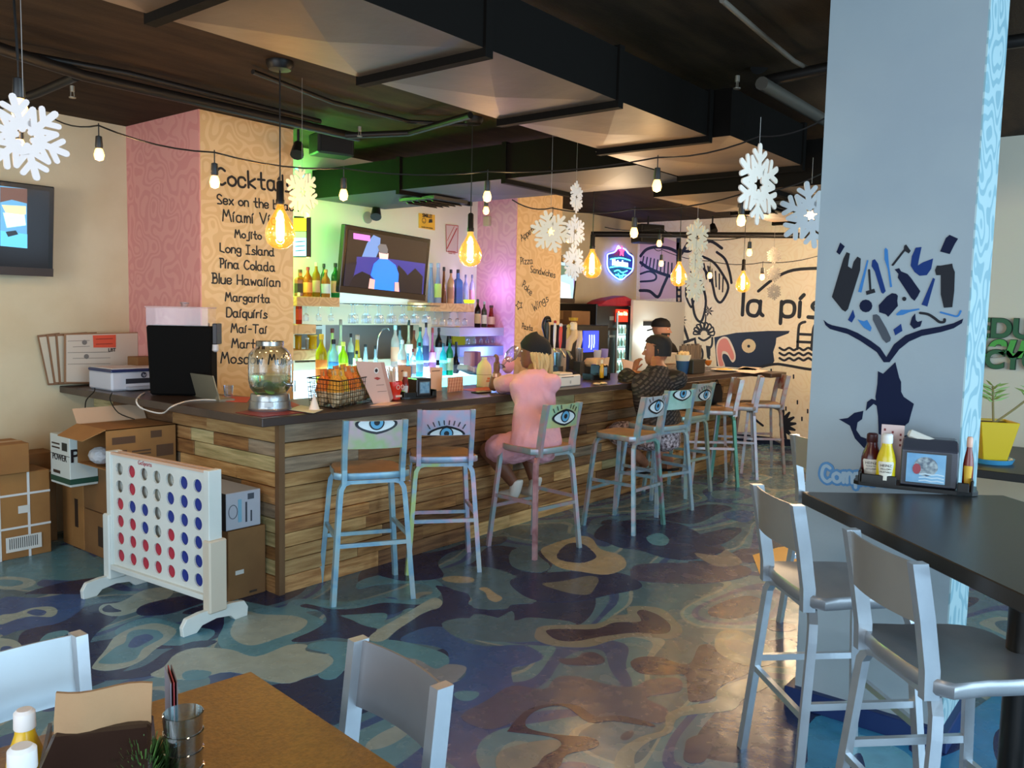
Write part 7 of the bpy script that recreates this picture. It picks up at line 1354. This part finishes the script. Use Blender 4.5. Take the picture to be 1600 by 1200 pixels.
nk_=[pA[0]+dv*.0,pA[1]-dv*.0]; 
ob('kraft_napkins',G().loft([[p+V((0,0,z))+nv*(o_+.012*math.sin(6*i/8.)) for i,p in enumerate([nk_[0].lerp(nk_[1],k/8) for k in range(9)])]+[p+V((0,0,z))+nv*(o_+.012*math.sin(6*i/8.)+.008) for i,p in list(enumerate([nk_[0].lerp(nk_[1],k/8) for k in range(9)]))[::-1]] for z,o_ in ((-.02,.035),(.02,.03),(.065,.01))]),mat('#a8845e',.8,0,(5,'#a07c58'),(25,.3)),dsp,True,w=True)
mc_=[at(x,y,2,zl+.19) for x,y in ((257,1040),(266,1068))]; d_=(mc_[1]-mc_[0]); d_.z=0
mcr=th('menu_card','thin upright menu cards seen edge-on beside the dispenser','menu',V((mc_[0].x,mc_[0].y,zl)))
for k in range(3): n_=V((0,0,1)).cross(d_.normalized()); off=n_*(.006*k); ob('card',G().prism([V((mc_[0].x,mc_[0].y,zl+.002))+off,V((mc_[1].x,mc_[1].y,zl+.002))+off,V((mc_[1].x,mc_[1].y,zl+.19))+off,V((mc_[0].x,mc_[0].y,zl+.19))+off],n_,.002),mat(('#8a8088','#a83a3a','#6a5a5c')[k],.6),mcr,w=True)
gp=at(286,1105,2,zl+.20); gj=th('glass_jar_stack','stack of clear glass tumblers beside the menu cards on the low table','glass',V((gp.x,gp.y,zl)))
for k in range(4): ob('tumbler',G().lathe([(.028,.0+.035*k),(.031,.003+.035*k),(.037,.085+.035*k),(.035,.086+.035*k),(.027,.008+.035*k)],n=24),mat_glow_glass('#e2ecec',.5),gj,True)
sauce('yellow mustard bottle with a white cap behind the ketchup at the bottom left',V((at(38,1112,2,zl+.18).x,at(38,1112,2,zl+.18).y,zl)),.185,.033,'#d8a81a','#e8dcd4',None)
kp=at(34,1165,2,zl+.205); sauce('large ketchup bottle with a wide white cap at the bottom left corner',V((kp.x,kp.y,zl)),.205,.040,'#4a1410','#e8e2de',None)
gpx=at(225,1172,2,zl+.13); pl=th('potted_greenery','small feathery artificial green plant at the bottom edge of the low table','plant',V((gpx.x,gpx.y,zl))); ob('pot',G().lathe([(.03,0),(.045,.005),(.05,.06),(.045,.06),(.04,.05),(.001,.05)],n=18),mat('#2a2a2c',.4),pl,True)
random.seed(9)
for q_ in range(3):
    g=G()
    for k in range(300):
        a=random.uniform(0,6.28); e=random.uniform(.1,1.4); d=V((math.cos(a)*math.cos(e),math.sin(a)*math.cos(e),math.sin(e))); L=random.uniform(.045,.085); b=V((0,0,.055))+d*.02; t=b+d*L+V((0,0,random.uniform(-.02,.0))); s=d.cross(V((0,0,1))).normalized()*.0022
        v=[g.b.verts.new(p) for p in (b-s,b+s,t+s*.4,t-s*.4)]; g.b.faces.new(v)
    ob('foliage',g,mat(('#3f5a24','#587a34','#2f4a20')[q_],.6),pl,kind='stuff')
